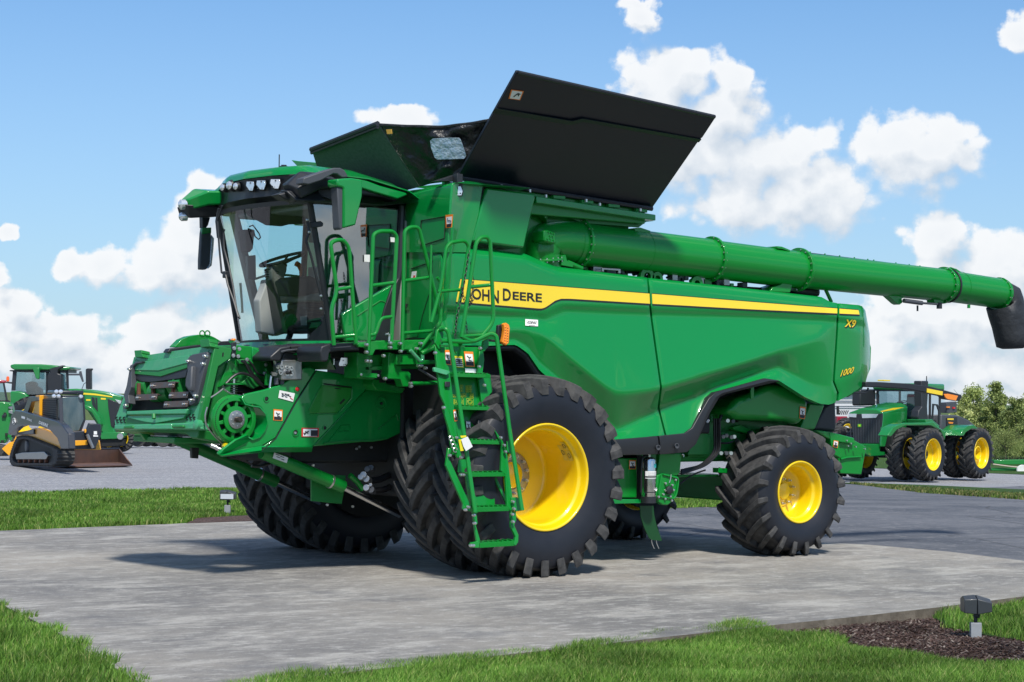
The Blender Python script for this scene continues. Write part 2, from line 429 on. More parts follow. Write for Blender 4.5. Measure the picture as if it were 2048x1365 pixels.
def _conc(noise, ramp, mix, bump, n, l, co):
    c = mix(ramp(noise(.35, 4), .38, .62), (.150, .145, .139), (.235, .224, .205))
    # dust: sandy drifts, pale scraped patches and a few dragged streaks
    c = mix(ramp(noise(.22, 5, .6), .48, .62, 0, .6), c, (.32, .292, .248))
    c = mix(ramp(noise(1.6, 10, .74, (.55, 1.3, 1), rad(20)), .50, .60, 0, .65), c, (.40, .385, .35))
    c = mix(ramp(noise(7, 9, .8, (.7, 1.3, 1), rad(25)), .52, .60, 0, .55), c, (.44, .43, .40))
    c = mix(ramp(noise(1.0, 9, .7), .55, .66, 0, .6), c, (.095, .097, .105))
    c = mix(ramp(noise(4.5, 8, .75), .56, .64, 0, .45), c, (.10, .10, .108))
    c = mix(ramp(noise(3.0, 5, .6, (.12, 2.2, 1), rad(-6)), .60, .70, 0, .5), c, (.42, .40, .36))
    c = mix(ramp(noise(60, 3, .7), .50, .72, 0, .5), c, (.10, .10, .105))
    c = mix(ramp(noise(190, 2, .7), .56, .70, 0, .6), c, (.46, .44, .40))
    bump(noise(90, 5, .7), .35, .006)
    return c
CONC = gmat("worn_concrete", _conc)
def _asph(noise, ramp, mix, bump, n, l, co):
    c = mix(ramp(noise(.3, 6, .65), .38, .62), (.06, .067, .083), (.13, .135, .15))
    c = mix(ramp(noise(5, 9, .8), .52, .64, 0, .7), c, (.23, .23, .235))
    c = mix(ramp(noise(60, 3, .8), .5, .72, 0, .55), c, (.24, .24, .235))
    v = n.new("ShaderNodeTexVoronoi"); v.feature = 'DISTANCE_TO_EDGE'; v.inputs["Scale"].default_value = .35; l.new(co.outputs["Object"], v.inputs["Vector"])
    c = mix(ramp(v.outputs["Distance"], .0, .012, .75, 0), c, (.03, .03, .032))
    bump(noise(120, 4, .8), .5, .008)
    return c
ASPH = gmat("old_asphalt", _asph)
def _grav(noise, ramp, mix, bump, n, l, co):
    v = n.new("ShaderNodeTexVoronoi"); v.inputs["Scale"].default_value = 28; l.new(co.outputs["Object"], v.inputs["Vector"])
    s = n.new("ShaderNodeSeparateXYZ"); l.new(v.outputs["Color"], s.inputs[0])
    c = mix(s.outputs[0], (.15, .155, .17), (.40, .40, .415))
    c = mix(ramp(noise(.5, 5, .6, (1, 2, 1), rad(20)), .42, .66, 0, .5), c, (.20, .20, .215))
    c = mix(ramp(noise(3.5, 6, .7), .62, .72, 0, .4), c, (.13, .12, .10))
    bump(v.outputs["Distance"], .8, .02)
    return c
GRAV = gmat("grey_gravel", _grav)
def _turf(noise, ramp, mix, bump, n, l, co):
    c = mix(ramp(noise(.8, 6), .35, .65), (.030, .075, .010), (.06, .12, .018))
    c = mix(ramp(noise(30, 5, .7), .4, .7, 0, .6), c, (.02, .05, .008))
    bump(noise(45, 5, .8), .9, .05)
    return c
TURF = gmat("turf_soil", _turf)
def _field(noise, ramp, mix, bump, n, l, co):
    c = mix(ramp(noise(.05, 6), .35, .65), (.06, .10, .02), (.10, .14, .035))
    c = mix(ramp(noise(3, 6, .7), .4, .7, 0, .5), c, (.045, .08, .015))
    return c
FIELD = gmat("far_field", _field)
def _mulch(noise, ramp, mix, bump, n, l, co):
    v = n.new("ShaderNodeTexVoronoi"); v.inputs["Scale"].default_value = 42; l.new(co.outputs["Object"], v.inputs["Vector"])
    s = n.new("ShaderNodeSeparateXYZ"); l.new(v.outputs["Color"], s.inputs[0])
    c = mix(s.outputs[1], (.05, .028, .022), (.15, .10, .085))
    bump(v.outputs["Distance"], 1.0, .03)
    return c
MULCH = gmat("bark_mulch", _mulch)
def _kerb(noise, ramp, mix, bump, n, l, co):
    c = mix(ramp(noise(7, 6), .35, .65), (.10, .085, .065), (.19, .165, .13)); bump(noise(60, 4), .6, .01); return c
KERB = gmat("dirty_slab_edge", _kerb)

# ground: one sheet to the horizon, laid out by distance
zs = [-60, -30, -10, 0, 5] + list(np.arange(7, 45, 2.0)) + list(np.geomspace(46, 2500, 46))
us = np.linspace(-1.6, 1.6, 97)
rows = []
for z in zs:
    r = []
    for t in us:
        xx = t * max(abs(z), 40) if z < 40 else t * z
        p = CAM + fw0 * z + rt * xx
        r.append((p.x, p.y, hgt(p.x, p.y) - .13))
    rows.append(r)
g = MB().loft(rows).build("ground", FIELD)
tag(g, kind='structure')

def drape(name, near, far, off, m, n=60, k=24, skirt=0, kind='structure', parent=None, build=True):
    """sheet between two ground polylines, following the terrain"""
    def resample(pl):
        pl = [Vector((p[0], p[1], 0)) for p in pl]; L = [0]
        for i in range(1, len(pl)): L.append(L[-1] + (pl[i] - pl[i - 1]).length)
        out = []
        for i in range(n + 1):
            t = L[-1] * i / n
            j = min(len(pl) - 2, max(0, int(np.searchsorted(L, t, 'right')) - 1))
            w = (t - L[j]) / max(1e-9, L[j + 1] - L[j]); out.append(pl[j].lerp(pl[j + 1], w))
        return out
    A, B = resample(near), resample(far); rows = []
    for i in range(k + 1):
        rows.append([(p.x, p.y, hgt(p.x, p.y) + off) for p in (a.lerp(b, i / k) for a, b in zip(A, B))])
    if skirt:
        rows = [[(p[0], p[1], p[2] - skirt) for p in rows[0]]] + rows + [[(p[0], p[1], p[2] - skirt) for p in rows[-1]]]
    o = MB().loft(rows).build(name, m, parent)
    if kind: tag(o, kind=kind)
    return o
G2 = lambda u, v: tuple(ground_at(u, v).xy)

GF = lambda u, v, h=0: tuple(P(u, v, H=h).xy)
# concrete pad (slab with a visible edge)
slab = MB()
e_w = [GF(280, 1366), GF(200, 1318), GF(110, 1262), GF(0, 1208)]              # west edge, seen at lower left
e_s = [GF(330, 1385), GF(1560, 1249), GF(1700, 1235), GF(1860, 1217), GF(2048, 1193)]
e_e = [GF(2120, 1131), GF(2048, 1122), GF(1900, 1104), GF(1740, 1090), GF(1300, 1070), GF(1275, 1016)]
lawn_edge = [GF(1275, 1016), GF(800, 1031), GF(370, 1047), GF(0, 1062), GF(-250, 1071)]
pad = [e_s[0]] + e_s[1:] + [(9.5, e_s[-1][1] + .4)] + [(9.0, e_e[0][1] + .1)] + e_e + lawn_edge[1:] + [(-34, lawn_edge[-1][1]), (-34, e_w[-1][1] + 4)] + e_w[::-1]
slab.prism([(x, y, -.11) for x, y in pad], (0, 0, .11))
so_ = slab.build("concrete_pavement", CONC, smooth=False); so_.data.materials.append(KERB)
for f in so_.data.polygons:
    if abs(f.normal.z) < .5: f.material_index = 1
tag(so_, kind='structure')
LE = lawn_edge[0][1]
road = drape("asphalt_road", [(GF(1300, 1070)[0] - .4, -30), (GF(1300, 1070)[0] - .4, LE + .05)], [(60, -30), (62, 34)], -.03, ASPH, 60, 60)
road2 = drape("asphalt_road", [G2(1250, 1014), G2(1500, 1012), G2(1700, 985), G2(2300, 1010)], [G2(1250, 985), G2(1500, 980), G2(1700, 966), G2(2300, 992)], -.035, ASPH, 50, 10)
yardL = drape("gravel_yard", [(-40, GF(0, 988)[1] + 1.2), G2(-150, 992), G2(0, 988), G2(240, 981), G2(480, 976), G2(800, 985), G2(1240, 992), G2(1345, 996)], [tuple(depth_pt(u, 160).xy) for u in (-700, -200, 200, 600, 1000)], -.05, GRAV, 60, 60)
yardR = drape("gravel_yard", [G2(1200, 985), G2(1500, 980), G2(1650, 964), G2(1754, 969), G2(1842, 974), G2(2048, 986), G2(2400, 1004)], [tuple(depth_pt(u, D).xy) for u, D in ((1150, 120), (1500, 105), (1990, 88), (2150, 85), (2500, 80))], -.045, GRAV, 60, 40)
lawnL = drape("lawn_ground", [(-34, lawn_edge[-1][1])] + lawn_edge[::-1] + [G2(1560, 1008)], [(-40, GF(0, 988)[1] + 1.3), G2(-150, 993), G2(0, 989), G2(240, 982), G2(480, 977), G2(800, 985), G2(1240, 993), G2(1345, 998), G2(1500, 1004)], -.02, TURF, 70, 16)
LAWN_N = [GF(330, 1378), GF(400, 1364), GF(620, 1347), GF(870, 1312), GF(1120, 1295), GF(1300, 1264), GF(1480, 1243), GF(1560, 1255), GF(1640, 1264), GF(1700, 1285), GF(1790, 1302), GF(1900, 1314), GF(2048, 1313), GF(2480, 1306)]
yb = GF(1024, 1500)[1] - 1.5
lawnN = drape("lawn_ground", LAWN_N, [(LAWN_N[0][0] - 1, yb), (LAWN_N[6][0] - 1, yb), (LAWN_N[-1][0], yb)], -.06, TURF, 60, 30)
W_E = [(-34, e_w[-1][1] + 4)] + e_w[::-1] + [e_s[0]]
lawnW = drape("lawn_ground", W_E, [(-34, yb), (-20, yb), (-14, yb), (-11, yb), (-9, yb)], -.015, TURF, 40, 30)
E_T = [GF(1868, 1216), GF(1930, 1208), GF(2048, 1193), (9.5, e_s[-1][1] + .4)]
E_B = [GF(1868, 1222), GF(1900, 1242), GF(1990, 1260), GF(2048, 1266), GF(2480, 1285)]
bed = drape("mulch_bed", [GF(1500, 1252)] + e_s[1:] + [(9, e_s[-1][1] + .4)], [GF(1480, 1330), GF(1800, 1340), GF(2048, 1345), GF(2600, 1345)], -.085, MULCH, 70, 30)
lawnE = drape("lawn_ground", E_T, E_B, -.055, TURF, 40, 10)
strip = drape("lawn_ground", [G2(1690, 966), G2(1754, 971), G2(1850, 976), G2(2048, 988), G2(2300, 1002)], [G2(1690, 964.5), G2(1754, 966), G2(1850, 969), G2(2048, 978), G2(2300, 988)], -.02, TURF, 40, 4)
BL = [GF(372, 1047), GF(400, 1036), GF(470, 1029), GF(560, 1028), GF(600, 1038)]
bedL = drape("mulch_bed", [GF(372, 1047.5), GF(620, 1038.5)], [GF(395, 1036), GF(600, 1026)], .0, MULCH, 30, 12)
backR = drape("lawn_ground", [tuple(depth_pt(u, D).xy) for u, D in ((1450, 104), (1990, 87.5), (2150, 84), (2500, 79))], [tuple(depth_pt(u, 200).xy) for u in (1400, 1800, 2200, 2700)], -.03, TURF, 40, 30)

# ---------------------------------------------------------------- grass blades and mulch chips
def blades(name, pts, hts, lean, mat_, label, wid=.006, seg=2, kind='stuff'):
    """pts (n,3) roots, one tapering blade each, as one mesh"""
    n = len(pts); P0 = np.asarray(pts, float); h = np.asarray(hts)[:, None]
    a = rng.uniform(0, 2 * PI, n); side = np.stack([np.cos(a), np.sin(a), 0 * a], 1)
    b = rng.uniform(0, 2 * PI, n); ld = np.stack([np.cos(b), np.sin(b), 0 * b], 1) * (rng.uniform(.1, 1, n) * lean)[:, None] + np.array([.12, -.05, 0]) * lean
    w = (rng.uniform(.6, 1.3, n) * wid)[:, None]
    z = np.array([0, 0, 1.0])
    p1 = P0 + z * h * .55 + ld * h * .30; p2 = P0 + z * h * .95 + ld * h * .95
    V = np.stack([P0 - side * w, P0 + side * w, p1 + side * w * .8, p1 - side * w * .8, p2], 1).reshape(-1, 3)
    me = bpy.data.meshes.new(name)
    me.vertices.add(n * 5); me.vertices.foreach_set("co", V.ravel())
    base = (np.arange(n) * 5)[:, None]
    loops = np.concatenate([base + np.array([0, 1, 2, 3]), base + np.array([3, 2, 4])], 1).ravel()
    me.loops.add(n * 7); me.loops.foreach_set("vertex_index", loops)
    st = np.stack([np.arange(n) * 7, np.arange(n) * 7 + 4], 1).ravel()
    me.polygons.add(n * 2); me.polygons.foreach_set("loop_start", st)
    me.update(calc_edges=True)
    at = me.attributes.new("tone", 'FLOAT', 'POINT'); at.data.foreach_set("value", np.repeat(rng.uniform(0, 1, n), 5))
    me.materials.append(mat_)
    o = bpy.data.objects.new(name, me); col.objects.link(o); tag(o, label, None, None, kind)
    return o
def grass_mat(name, dark, light, dry, dry_amt=.25):
    m = bpy.data.materials.new(name); m.use_nodes = True
    n, l = m.node_tree.nodes, m.node_tree.links; n.clear()
    o = n.new("ShaderNodeOutputMaterial"); b = n.new("ShaderNodeBsdfPrincipled"); b.inputs["Roughness"].default_value = .55; b.inputs["Specular IOR Level"].default_value = .25
    t = n.new("ShaderNodeBsdfTranslucent"); mx = n.new("ShaderNodeMixShader"); mx.inputs[0].default_value = .3
    at = n.new("ShaderNodeAttribute"); at.attribute_name = "tone"
    r = n.new("ShaderNodeValToRGB"); e = r.color_ramp.elements; e[0].color = (*dark, 1); e[1].color = (*light, 1); e[1].position = 1 - dry_amt
    x = e.new(1.0); x.color = (*dry, 1); l.new(at.outputs["Fac"], r.inputs[0])
    co = n.new("ShaderNodeTexCoord"); nz = n.new("ShaderNodeTexNoise"); nz.inputs["Scale"].default_value = .9; nz.inputs["Detail"].default_value = 5; l.new(co.outputs["Object"], nz.inputs["Vector"])
    mr = n.new("ShaderNodeMapRange"); mr.inputs[1].default_value = .35; mr.inputs[2].default_value = .65; mr.inputs[3].default_value = .62; mr.inputs[4].default_value = 1.2; l.new(nz.outputs["Fac"], mr.inputs[0])
    mu = n.new("ShaderNodeVectorMath"); mu.operation = 'SCALE'; l.new(r.outputs[0], mu.inputs[0]); l.new(mr.outputs[0], mu.inputs["Scale"])
    l.new(mu.outputs[0], b.inputs["Base Color"]); l.new(mu.outputs[0], t.inputs[0]); l.new(b.outputs[0], mx.inputs[1]); l.new(t.outputs[0], mx.inputs[2]); l.new(mx.outputs[0], o.inputs[0])
    MATS[name] = m; return m
GRASS = grass_mat("grass_blade", (.055, .155, .016), (.205, .38, .055), (.42, .43, .16), .18)

def inside_arr(poly, X, Y):
    c = np.zeros(len(X), bool); j = len(poly) - 1
    for i in range(len(poly)):
        xi, yi = poly[i][0], poly[i][1]; xj, yj = poly[j][0], poly[j][1]
        if yi != yj: c ^= ((yi > Y) != (yj > Y)) & (X < (xj - xi) * (Y - yi) / (yj - yi) + xi)
        j = i
    return c
def scatter(poly, n, ragged=.0):
    xs = [p[0] for p in poly]; ys = [p[1] for p in poly]
    X = rng.uniform(min(xs), max(xs), n); Y = rng.uniform(min(ys), max(ys), n)
    d = np.stack([X - CAM.x, Y - CAM.y, np.full(n, -CAM.z)], 1); f = d @ np.array(fw)
    u = 1024 + FPX * (d @ np.array(ri)) / f; v = 682.5 - FPX * (d @ np.array(up)) / f
    k = (f > 1) & (u > -420) & (u < 2450) & (v < 1480); X, Y = X[k], Y[k]
    jx = X + ragged * np.sin(X * 9 + Y * 5); jy = Y + ragged * np.sin(X * 7.3 - Y * 3) + ragged * .6 * np.sin(X * 23.3)
    k = inside_arr(poly, jx, jy)
    return list(zip(X[k], Y[k]))
BEDP = LAWN_N[6:] + E_B[::-1] + e_s[1:3][::-1]
near_poly = LAWN_N + [(LAWN_N[-1][0], yb), (LAWN_N[0][0] - 2, yb)]
pn = scatter(near_poly, int(830000 * GD), ragged=.05)
west_poly = [(-12, e_w[-1][1] + 1.5)] + [(x + .03, y) for x, y in e_w[::-1]] + [e_s[0], (-9, yb), (-16, yb), (-16, 2)]
pw = scatter(west_poly, int(500000 * GD), ragged=.07)
east_poly = E_T + E_B[::-1]
pe = scatter(east_poly, int(95000 * GD), ragged=.05)
allp = np.array(pn + pw + pe)
# clumps: the height follows a slow pattern so the turf is not a brush
def clump(x, y): return .5 + .5 * np.sin(x * 3.1 + 1.7 * np.sin(y * 2.3)) * np.sin(y * 3.7 + 1.3 * np.sin(x * 1.9))
hh = (.036 + .045 * clump(allp[:, 0], allp[:, 1])) * rng.uniform(.45, 1.7, len(allp))
zz = np.full(len(allp), -.065); zz[len(pn):len(pn) + len(pw)] = -.02
blades("near_grass", np.c_[allp, zz], hh, .75, GRASS, "long green grass in the foreground", .0035)
back_poly = [(-16, lawn_edge[-1][1] + .03), (lawn_edge[-1][0], lawn_edge[-1][1] + .03)] + [(x, y + .03) for x, y in lawn_edge[::-1][1:3]] + [BL[1], BL[2], BL[3], BL[4]] + [lawn_edge[1], lawn_edge[0], G2(1480, 1011), G2(1450, 1003), G2(1345, 998), G2(1240, 993), G2(800, 985), G2(480, 977), G2(240, 982), G2(0, 989), (-16, GF(0, 988)[1] + .9)]
farl = scatter(back_poly, int(390000 * GD), ragged=.06)
fz = np.array([hgt(x, y) for x, y in farl])
farl = np.array(farl)
hh = (.04 + .05 * clump(farl[:, 0] * .7, farl[:, 1] * .7)) * rng.uniform(.6, 1.4, len(farl))
blades("back_grass", np.c_[farl, fz - .02], hh, .7, GRASS, "green lawn strip behind the concrete", .007)
# strip beside the right yard and the far verge
q = []
for i in range(26000):
    u = rng.uniform(1700, 2090); v = 965 + (u - 1690) * .066 + rng.uniform(0, 1) * min(9, (u - 1690) * .06)
    g_ = ground_at(u, v) if i % 1 == 0 and i < 5200 else None
    if g_ is not None: q.append((g_.x, g_.y, g_.z - .03))
q = np.array(q); blades("verge_grass", q, rng.uniform(.03, .10, len(q)), .8, grass_mat("dry_grass_blade", (.05, .10, .015), (.12, .18, .03), (.36, .30, .13), .45), "thin verge of grass beside the asphalt", .018)
# mulch chips
mp_ = np.array(scatter(BEDP, 26000, ragged=.0))
n = len(mp_); V = np.zeros((n, 4, 3)); a = rng.uniform(0, PI, n); L = rng.uniform(.008, .032, n); W = rng.uniform(.003, .008, n)
dx = np.stack([np.cos(a), np.sin(a), rng.uniform(-.5, .5, n)], 1) * L[:, None]; dy = np.stack([-np.sin(a), np.cos(a), rng.uniform(-.4, .4, n)], 1) * W[:, None]
c0 = np.c_[mp_, -.075 + rng.uniform(0, .02, n)]
LAMP_R = ground_at(1951, 1278)
rr_ = np.hypot(mp_[:, 0] - LAMP_R.x, mp_[:, 1] - LAMP_R.y); c0[:, 2] += .05 * np.exp(-(rr_ / .3) ** 2)
V = np.stack([c0 - dx - dy, c0 + dx - dy, c0 + dx + dy, c0 - dx + dy], 1).reshape(-1, 3)
me = bpy.data.meshes.new("mulch_chips"); me.from_pydata(V.tolist(), [], (np.arange(n)[:, None] * 4 + np.arange(4)).tolist())
at = me.attributes.new("tone", 'FLOAT', 'POINT'); at.data.foreach_set("value", np.repeat(rng.uniform(0, 1, n), 4))
me.materials.append(grass_mat("bark_chip", (.035, .018, .014), (.13, .085, .07), (.33, .28, .24), .2))
o = bpy.data.objects.new("mulch_chips", me); col.objects.link(o); tag(o, "brown bark chips around the ground floodlight", None, None, 'stuff')
# ---------------------------------------------------------------- agricultural wheels
def make_tyre(R, W, rimR, nl, lug=.055, sweep=.42, crown=.04, lugw=.05, res=72):
    """axis = Y, centre at the origin. returns carcass+tread mesh builders (tread belongs to the tyre)"""
    Rc = R - lug
    hs = W / 2
    prof = [(rimR, -hs * .80), (rimR + .02, -hs * .86), (rimR + (Rc - rimR) * .35, -hs * 1.0), (rimR + (Rc - rimR) * .62, -hs * 1.0), (Rc - .09, -hs * .93), (Rc - .045, -hs * .84), (Rc - .015, -hs * .5), (Rc, 0)]
    prof = prof + [(r, -h) for r, h in prof[:-1][::-1]]
    pp = fillet([(r, h, 0) for r, h in prof], .06, 2)
    mb = MB(); mb.lathe([(p.x, p.y) for p in pp], (0, 0, 0), (0, 1, 0), n=res)
    def prof_r(y):
        t = abs(y) / hs
        return Rc - .015 * t - .05 * max(0, t - .55) ** 1.5
    lg = MB()
    for s in (-1, 1):
        for k in range(nl):
            th0 = 2 * PI * (k + (0 if s < 0 else .5)) / nl
            rows = []
            N = 6
            for i in range(N + 1):
                t = i / N
                y = s * (-.045 * W + t * (hs * .985 + .045 * W))
                th = th0 - sweep * (t ** .85) * .55 if True else 0
                # lug bends: steep near the centre, straighter across at the shoulder
                dth = lugw * (1.0 - .15 * t) / R
                top = R - crown * (abs(y) / hs) ** 2.2
                base = prof_r(y) - .02
                if i == N: base = Rc - .13
                def pt(r, a, yy): return Vector((-r * math.sin(a), yy, r * math.cos(a)))
                w0, w1 = dth * .86, dth * .64
                rows.append([pt(base, th - w0, y), pt(top, th - w1, y), pt(top, th + w1, y), pt(base, th + w0, y)])
            # the lug runs down onto the sidewall
            a = th0 - sweep * .55
            y = s * hs * 1.03
            rows.append([pt(Rc - .14, a - w0 * .8, y * .985), pt(Rc - .055, a - w1 * .9, y), pt(Rc - .055, a + w1 * .9, y), pt(Rc - .14, a + w0 * .8, y * .985)])
            lg.loft(rows, closed=True, caps=True)
    return mb, lg

def wheel_into(parent, name, c, R, W, rimR, nl, rimmat=YELLOW, kind='dish', out=-1, sweep=.42, lug=.055, lugw=.05, dish=.22, spin=0, bolts=10, hubr=.2, crown=.04, res=72, detail=True, rz=0):
    w = empty(name, c); w.rotation_euler = (0, spin, rz); w.parent = parent
    if parent.name in INV: w.matrix_parent_inverse = INV[parent.name]
    cb, lg = make_tyre(R, W, rimR, nl, lug, sweep, crown, lugw, res)
    sd = cb.build("tyre", RUBBER, w, ang=50)
    sd.data.materials.append(SIDEW)
    for f in sd.data.polygons:
        if abs(f.normal.y) > .55: f.material_index = 1
    # the tread lugs are part of the tyre mesh
    me2 = bmesh.new(); me2.from_mesh(sd.data); off = len(me2.verts)
    vs_ = [me2.verts.new(v) for v in lg.v]
    for f in lg.f:
        nf = me2.faces.new([vs_[i] for i in f]); nf.smooth = False; nf.material_index = 0
    bmesh.ops.recalc_face_normals(me2, faces=me2.faces); me2.to_mesh(sd.data); me2.free()
    if detail:
        m = sd.modifiers.new("soft edges", 'BEVEL'); m.width = .006; m.segments = 1; m.limit_method = 'ANGLE'; m.angle_limit = rad(50)
    o = out; hw = W / 2 * .80
    # rim barrel with rolled flange; dish set back by `dish` from the outer flange
    pr = [(rimR + .012, hw + .01), (rimR + .022, hw + .022), (rimR + .012, hw + .034), (rimR - .006, hw + .028), (rimR - .018, hw - .005), (rimR - .03, hw - .05), (rimR - .055, hw - .065), (rimR - .062, hw - .12)]
    inner = hw - dish
    pr += [(rimR - .065, inner + .03), (rimR - .09, inner), ]
    if kind == 'flat': pr += [(hubr + .05, inner - .02), (hubr, inner - .02)]
    elif kind == 'cone': pr += [(rimR * .62, inner - .03), (rimR * .45, inner + .05), (rimR * .3, inner + .06)]
    elif kind == 'cup': pr += [(rimR * .55, inner - .02), (rimR * .48, inner + .16), (rimR * .42, inner + .18), (rimR * .38, inner + .17), (rimR * .36, inner - .02), (rimR * .1, inner - .03)]
    r_ = MB(); r_.lathe([(p.x, p.y) for p in fillet([(a, b, 0) for a, b in pr], .012, 2)], (0, 0, 0), (0, o, 0), n=64 if res > 50 else 36)
    # back half of the barrel
    r_.lathe([(rimR - .062, inner - .02), (rimR - .06, -hw + .1), (rimR - .01, -hw), (rimR + .02, -hw - .02)], (0, 0, 0), (0, o, 0), n=48)
    rim = r_.build("rim", rimmat, w, ang=40)
    return w, rim, inner

def bolt_ring(n, r, c, ax, br, bl, mb=None, ph=0):
    mb = mb or MB(); axv = Vector(ax).normalized(); a = axv.orthogonal().normalized(); b = axv.cross(a)
    for k in range(n):
        t = 2 * PI * k / n + ph; p = Vector(c) + (a * math.cos(t) + b * math.sin(t)) * r
        mb.tube([p, p + axv * bl], br, 6); mb.tube([p + axv * bl, p + axv * bl * 1.5], br * .55, 6)
    return mb

def bolt_each(n, r, c, ax, br, bl, parent, name="wheel_nut"):
    axv = Vector(ax).normalized(); a = axv.orthogonal().normalized(); b = axv.cross(a)
    for k in range(n):
        t = 2 * PI * k / n; p = Vector(c) + (a * math.cos(t) + b * math.sin(t)) * r
        m = MB(); m.tube([p, p + axv * bl, p + axv * bl * 1.001, p + axv * bl * 1.6], [br, br, br * .55, br * .55], 6); m.build(name, ZINC, parent)
# ================================================================ the harvester
comb = empty("combine_harvester", (0, 0, 0))
tag(comb, "large green combine harvester with yellow wheels and stripe, filling the picture", "combine harvester")
RF, WF, RR, WR = 1.03, .62, .765, .72
FRIM, RRIM = .522, .342
HF = .995; HR = .735
YO = -2.02          # outer dual centre
XR = 4.17
def front_wheel(y, outer, spin, side):
    w, rim, inner = wheel_into(comb, "front_wheel", (0, y, HF), RF, WF, FRIM, 27, kind='flat', out=side, dish=.58 if outer else .1, spin=spin, hubr=.13, sweep=.62, lug=.068, lugw=.085)
    ax = (0, side, 0)
    if outer and side < 0:
        hub = MB(); c = Vector((0, side * (inner - .02), 0))
        hub.lathe([(.245, 0), (.245, .025), (.225, .03), (.15, .03), (.15, .012), (.0, .012)], c, ax, n=40)
        ho = hub.build("hub", STEEL, w, bevel=.003)
        bolt_each(12, .197, c + Vector(ax) * .03, ax, .020, .03, w)
        cp = MB(); cp.lathe([(.135, .012), (.135, .05), (.12, .06), (0, .06)], c, ax, n=32); cp.build("hub_cap", YELLOW, w)
    return w
fw_out = front_wheel(YO, True, .05, -1)
front_wheel(YO + .70, False, .18, -1)
front_wheel(-YO, True, .11, 1)
front_wheel(-YO - .70, False, .02, 1)
for s in (-1, 1):
    w, rim, inner = wheel_into(comb, "rear_wheel", (XR, s * 1.42, HR), RR, WR, RRIM, 20, kind='flat', out=s, dish=.27, spin=.1, hubr=.10, sweep=.75, lug=.055, lugw=.062, crown=.05)
    ax = (0, s, 0); c = Vector((0, s * (inner - .02), 0))
    if s < 0:
        hb = MB(); hb.lathe([(.175, 0), (.175, .02), (.1, .02), (.09, .06), (0, .065)], c, ax, n=36); hb.build("hub", YELLOW, w)
        bolt_each(9, .145, c + Vector(ax) * .02, ax, .017, .05, w)
# axles
ax_ = MB(); ax_.cyl((0, -1.6, HF), (0, 1.6, HF), .12, n=20); ax_.box((0, 0, HF + .05), (.5, 1.9, .5)); ax_.build("front_axle", GREENM, comb, bevel=.02)
ax_ = MB(); ax_.box((XR, 0, HR), (.28, 2.2, .3)); ax_.cyl((XR, -1.4, HR), (XR, 1.4, HR), .1); ax_.build("rear_axle", GREENM, comb, bevel=.02)
# ---------------------------------------------------------------- body helpers
def plate(z, pts, Y, t, name, m, parent, bevel=.006, X=None, seg=2):
    """flat traced outline with a real thickness t (inwards)"""
    if X is None: poly = PL(pts, z, Y=Y); e = (0, t, 0)
    else: poly = PL(pts, z, X=X); e = (t, 0, 0)
    return MB().prism(poly, e).build(name, m, parent, bevel=bevel, seg=seg)
def L(knots):
    xs = [k[0] for k in knots]; ys = [k[1] for k in knots]
    return lambda u: np.interp(u, xs, ys)
YB = -1.60
top_ = L([(873,501),(905,493),(985,500),(1050,508),(1075,519),(1115,534),(1303,557),(1500,578),(1642,594),(1660,604),(1676,607),(1722,611),(1730,618),(1737,645),(1741,690)])
cr1_ = L([(873,614),(905,617),(1088,627),(1106,619),(1124,611),(1303,618),(1500,625),(1660,633),(1741,640)])
cr2_ = L([(873,624),(905,627),(1093,640),(1112,629),(1130,621),(1303,628),(1500,634),(1660,641),(1741,660)])
wav_ = L([(873,668),(994,663),(1046,658),(1076,664),(1099,678),(1135,711),(1183,751),(1214,776),(1230,784),(1246,787),(1303,782),(1322,777),(1500,723),(1640,677),(1652,666),(1664,650),(1680,648),(1741,670)])
dbt_ = L([(873,680),(975,684),(1032,683),(1056,698),(1080,730),(1150,785),(1190,822),(1234,863),(1322,816),(1425,779),(1531,744),(1557,735),(1571,742),(1623,768),(1648,772),(1677,767),(1722,748),(1741,712)])
bot_ = L([(873,690),(975,692),(1032,690),(1056,707),(1080,742),(1150,800),(1190,840),(1230,882),(1303,873),(1330,871),(1370,867),(1385,856),(1403,823),(1418,797),(1432,785),(1531,757),(1557,761),(1571,770),(1610,795),(1640,808),(1660,810),(1677,802),(1700,790),(1722,775),(1732,765),(1737,750),(1741,722)])
dW_ = L([(873,.0),(1000,.03),(1076,.055),(1180,.11),(1246,.135),(1322,.135),(1500,.10),(1640,.03),(1664,-.01),(1741,0)])
dB_ = L([(873,.0),(1050,-.01),(1246,-.06),(1557,-.05),(1741,-.02)])
dE_ = L([(873,.03),(1246,.045),(1557,.03),(1741,-.09)])
edge_ = L([(873,-.10),(880,-.02),(900,0),(1700,0),(1722,-.03),(1732,-.10),(1737,-.20),(1741,-.36)])
seam1 = L([(540,1294),(554,1296),(613,1301),(640,1304),(775,1323),(816,1318),(871,1332),(890,1334)])
seam2 = L([(600,1678),(660,1675),(764,1668),(786,1677),(820,1673)])
def out_d(u, v):
    t, a, b, w, d, e = top_(u), cr1_(u), cr2_(u), wav_(u), dbt_(u), bot_(u)
    w = max(w, b + 2); d = max(d, w + 2); e = max(e, d + 2)
    vals = []
    for dv in (-6, -3, 0, 3, 6):       # small rounding of the creases
        x = np.interp(v + dv, [t - 3, t + 4, t + 16, a, b, w, d, e], [-.10, -.045, -.01, .012, -.022, dW_(u), dB_(u), dE_(u)])
        vals.append(x)
    return float(np.dot(vals, [.12, .22, .32, .22, .12])) + float(edge_(u))
def skin(u, v, lift=0):
    return P(u, v, Y=YB - out_d(u, v) - lift)
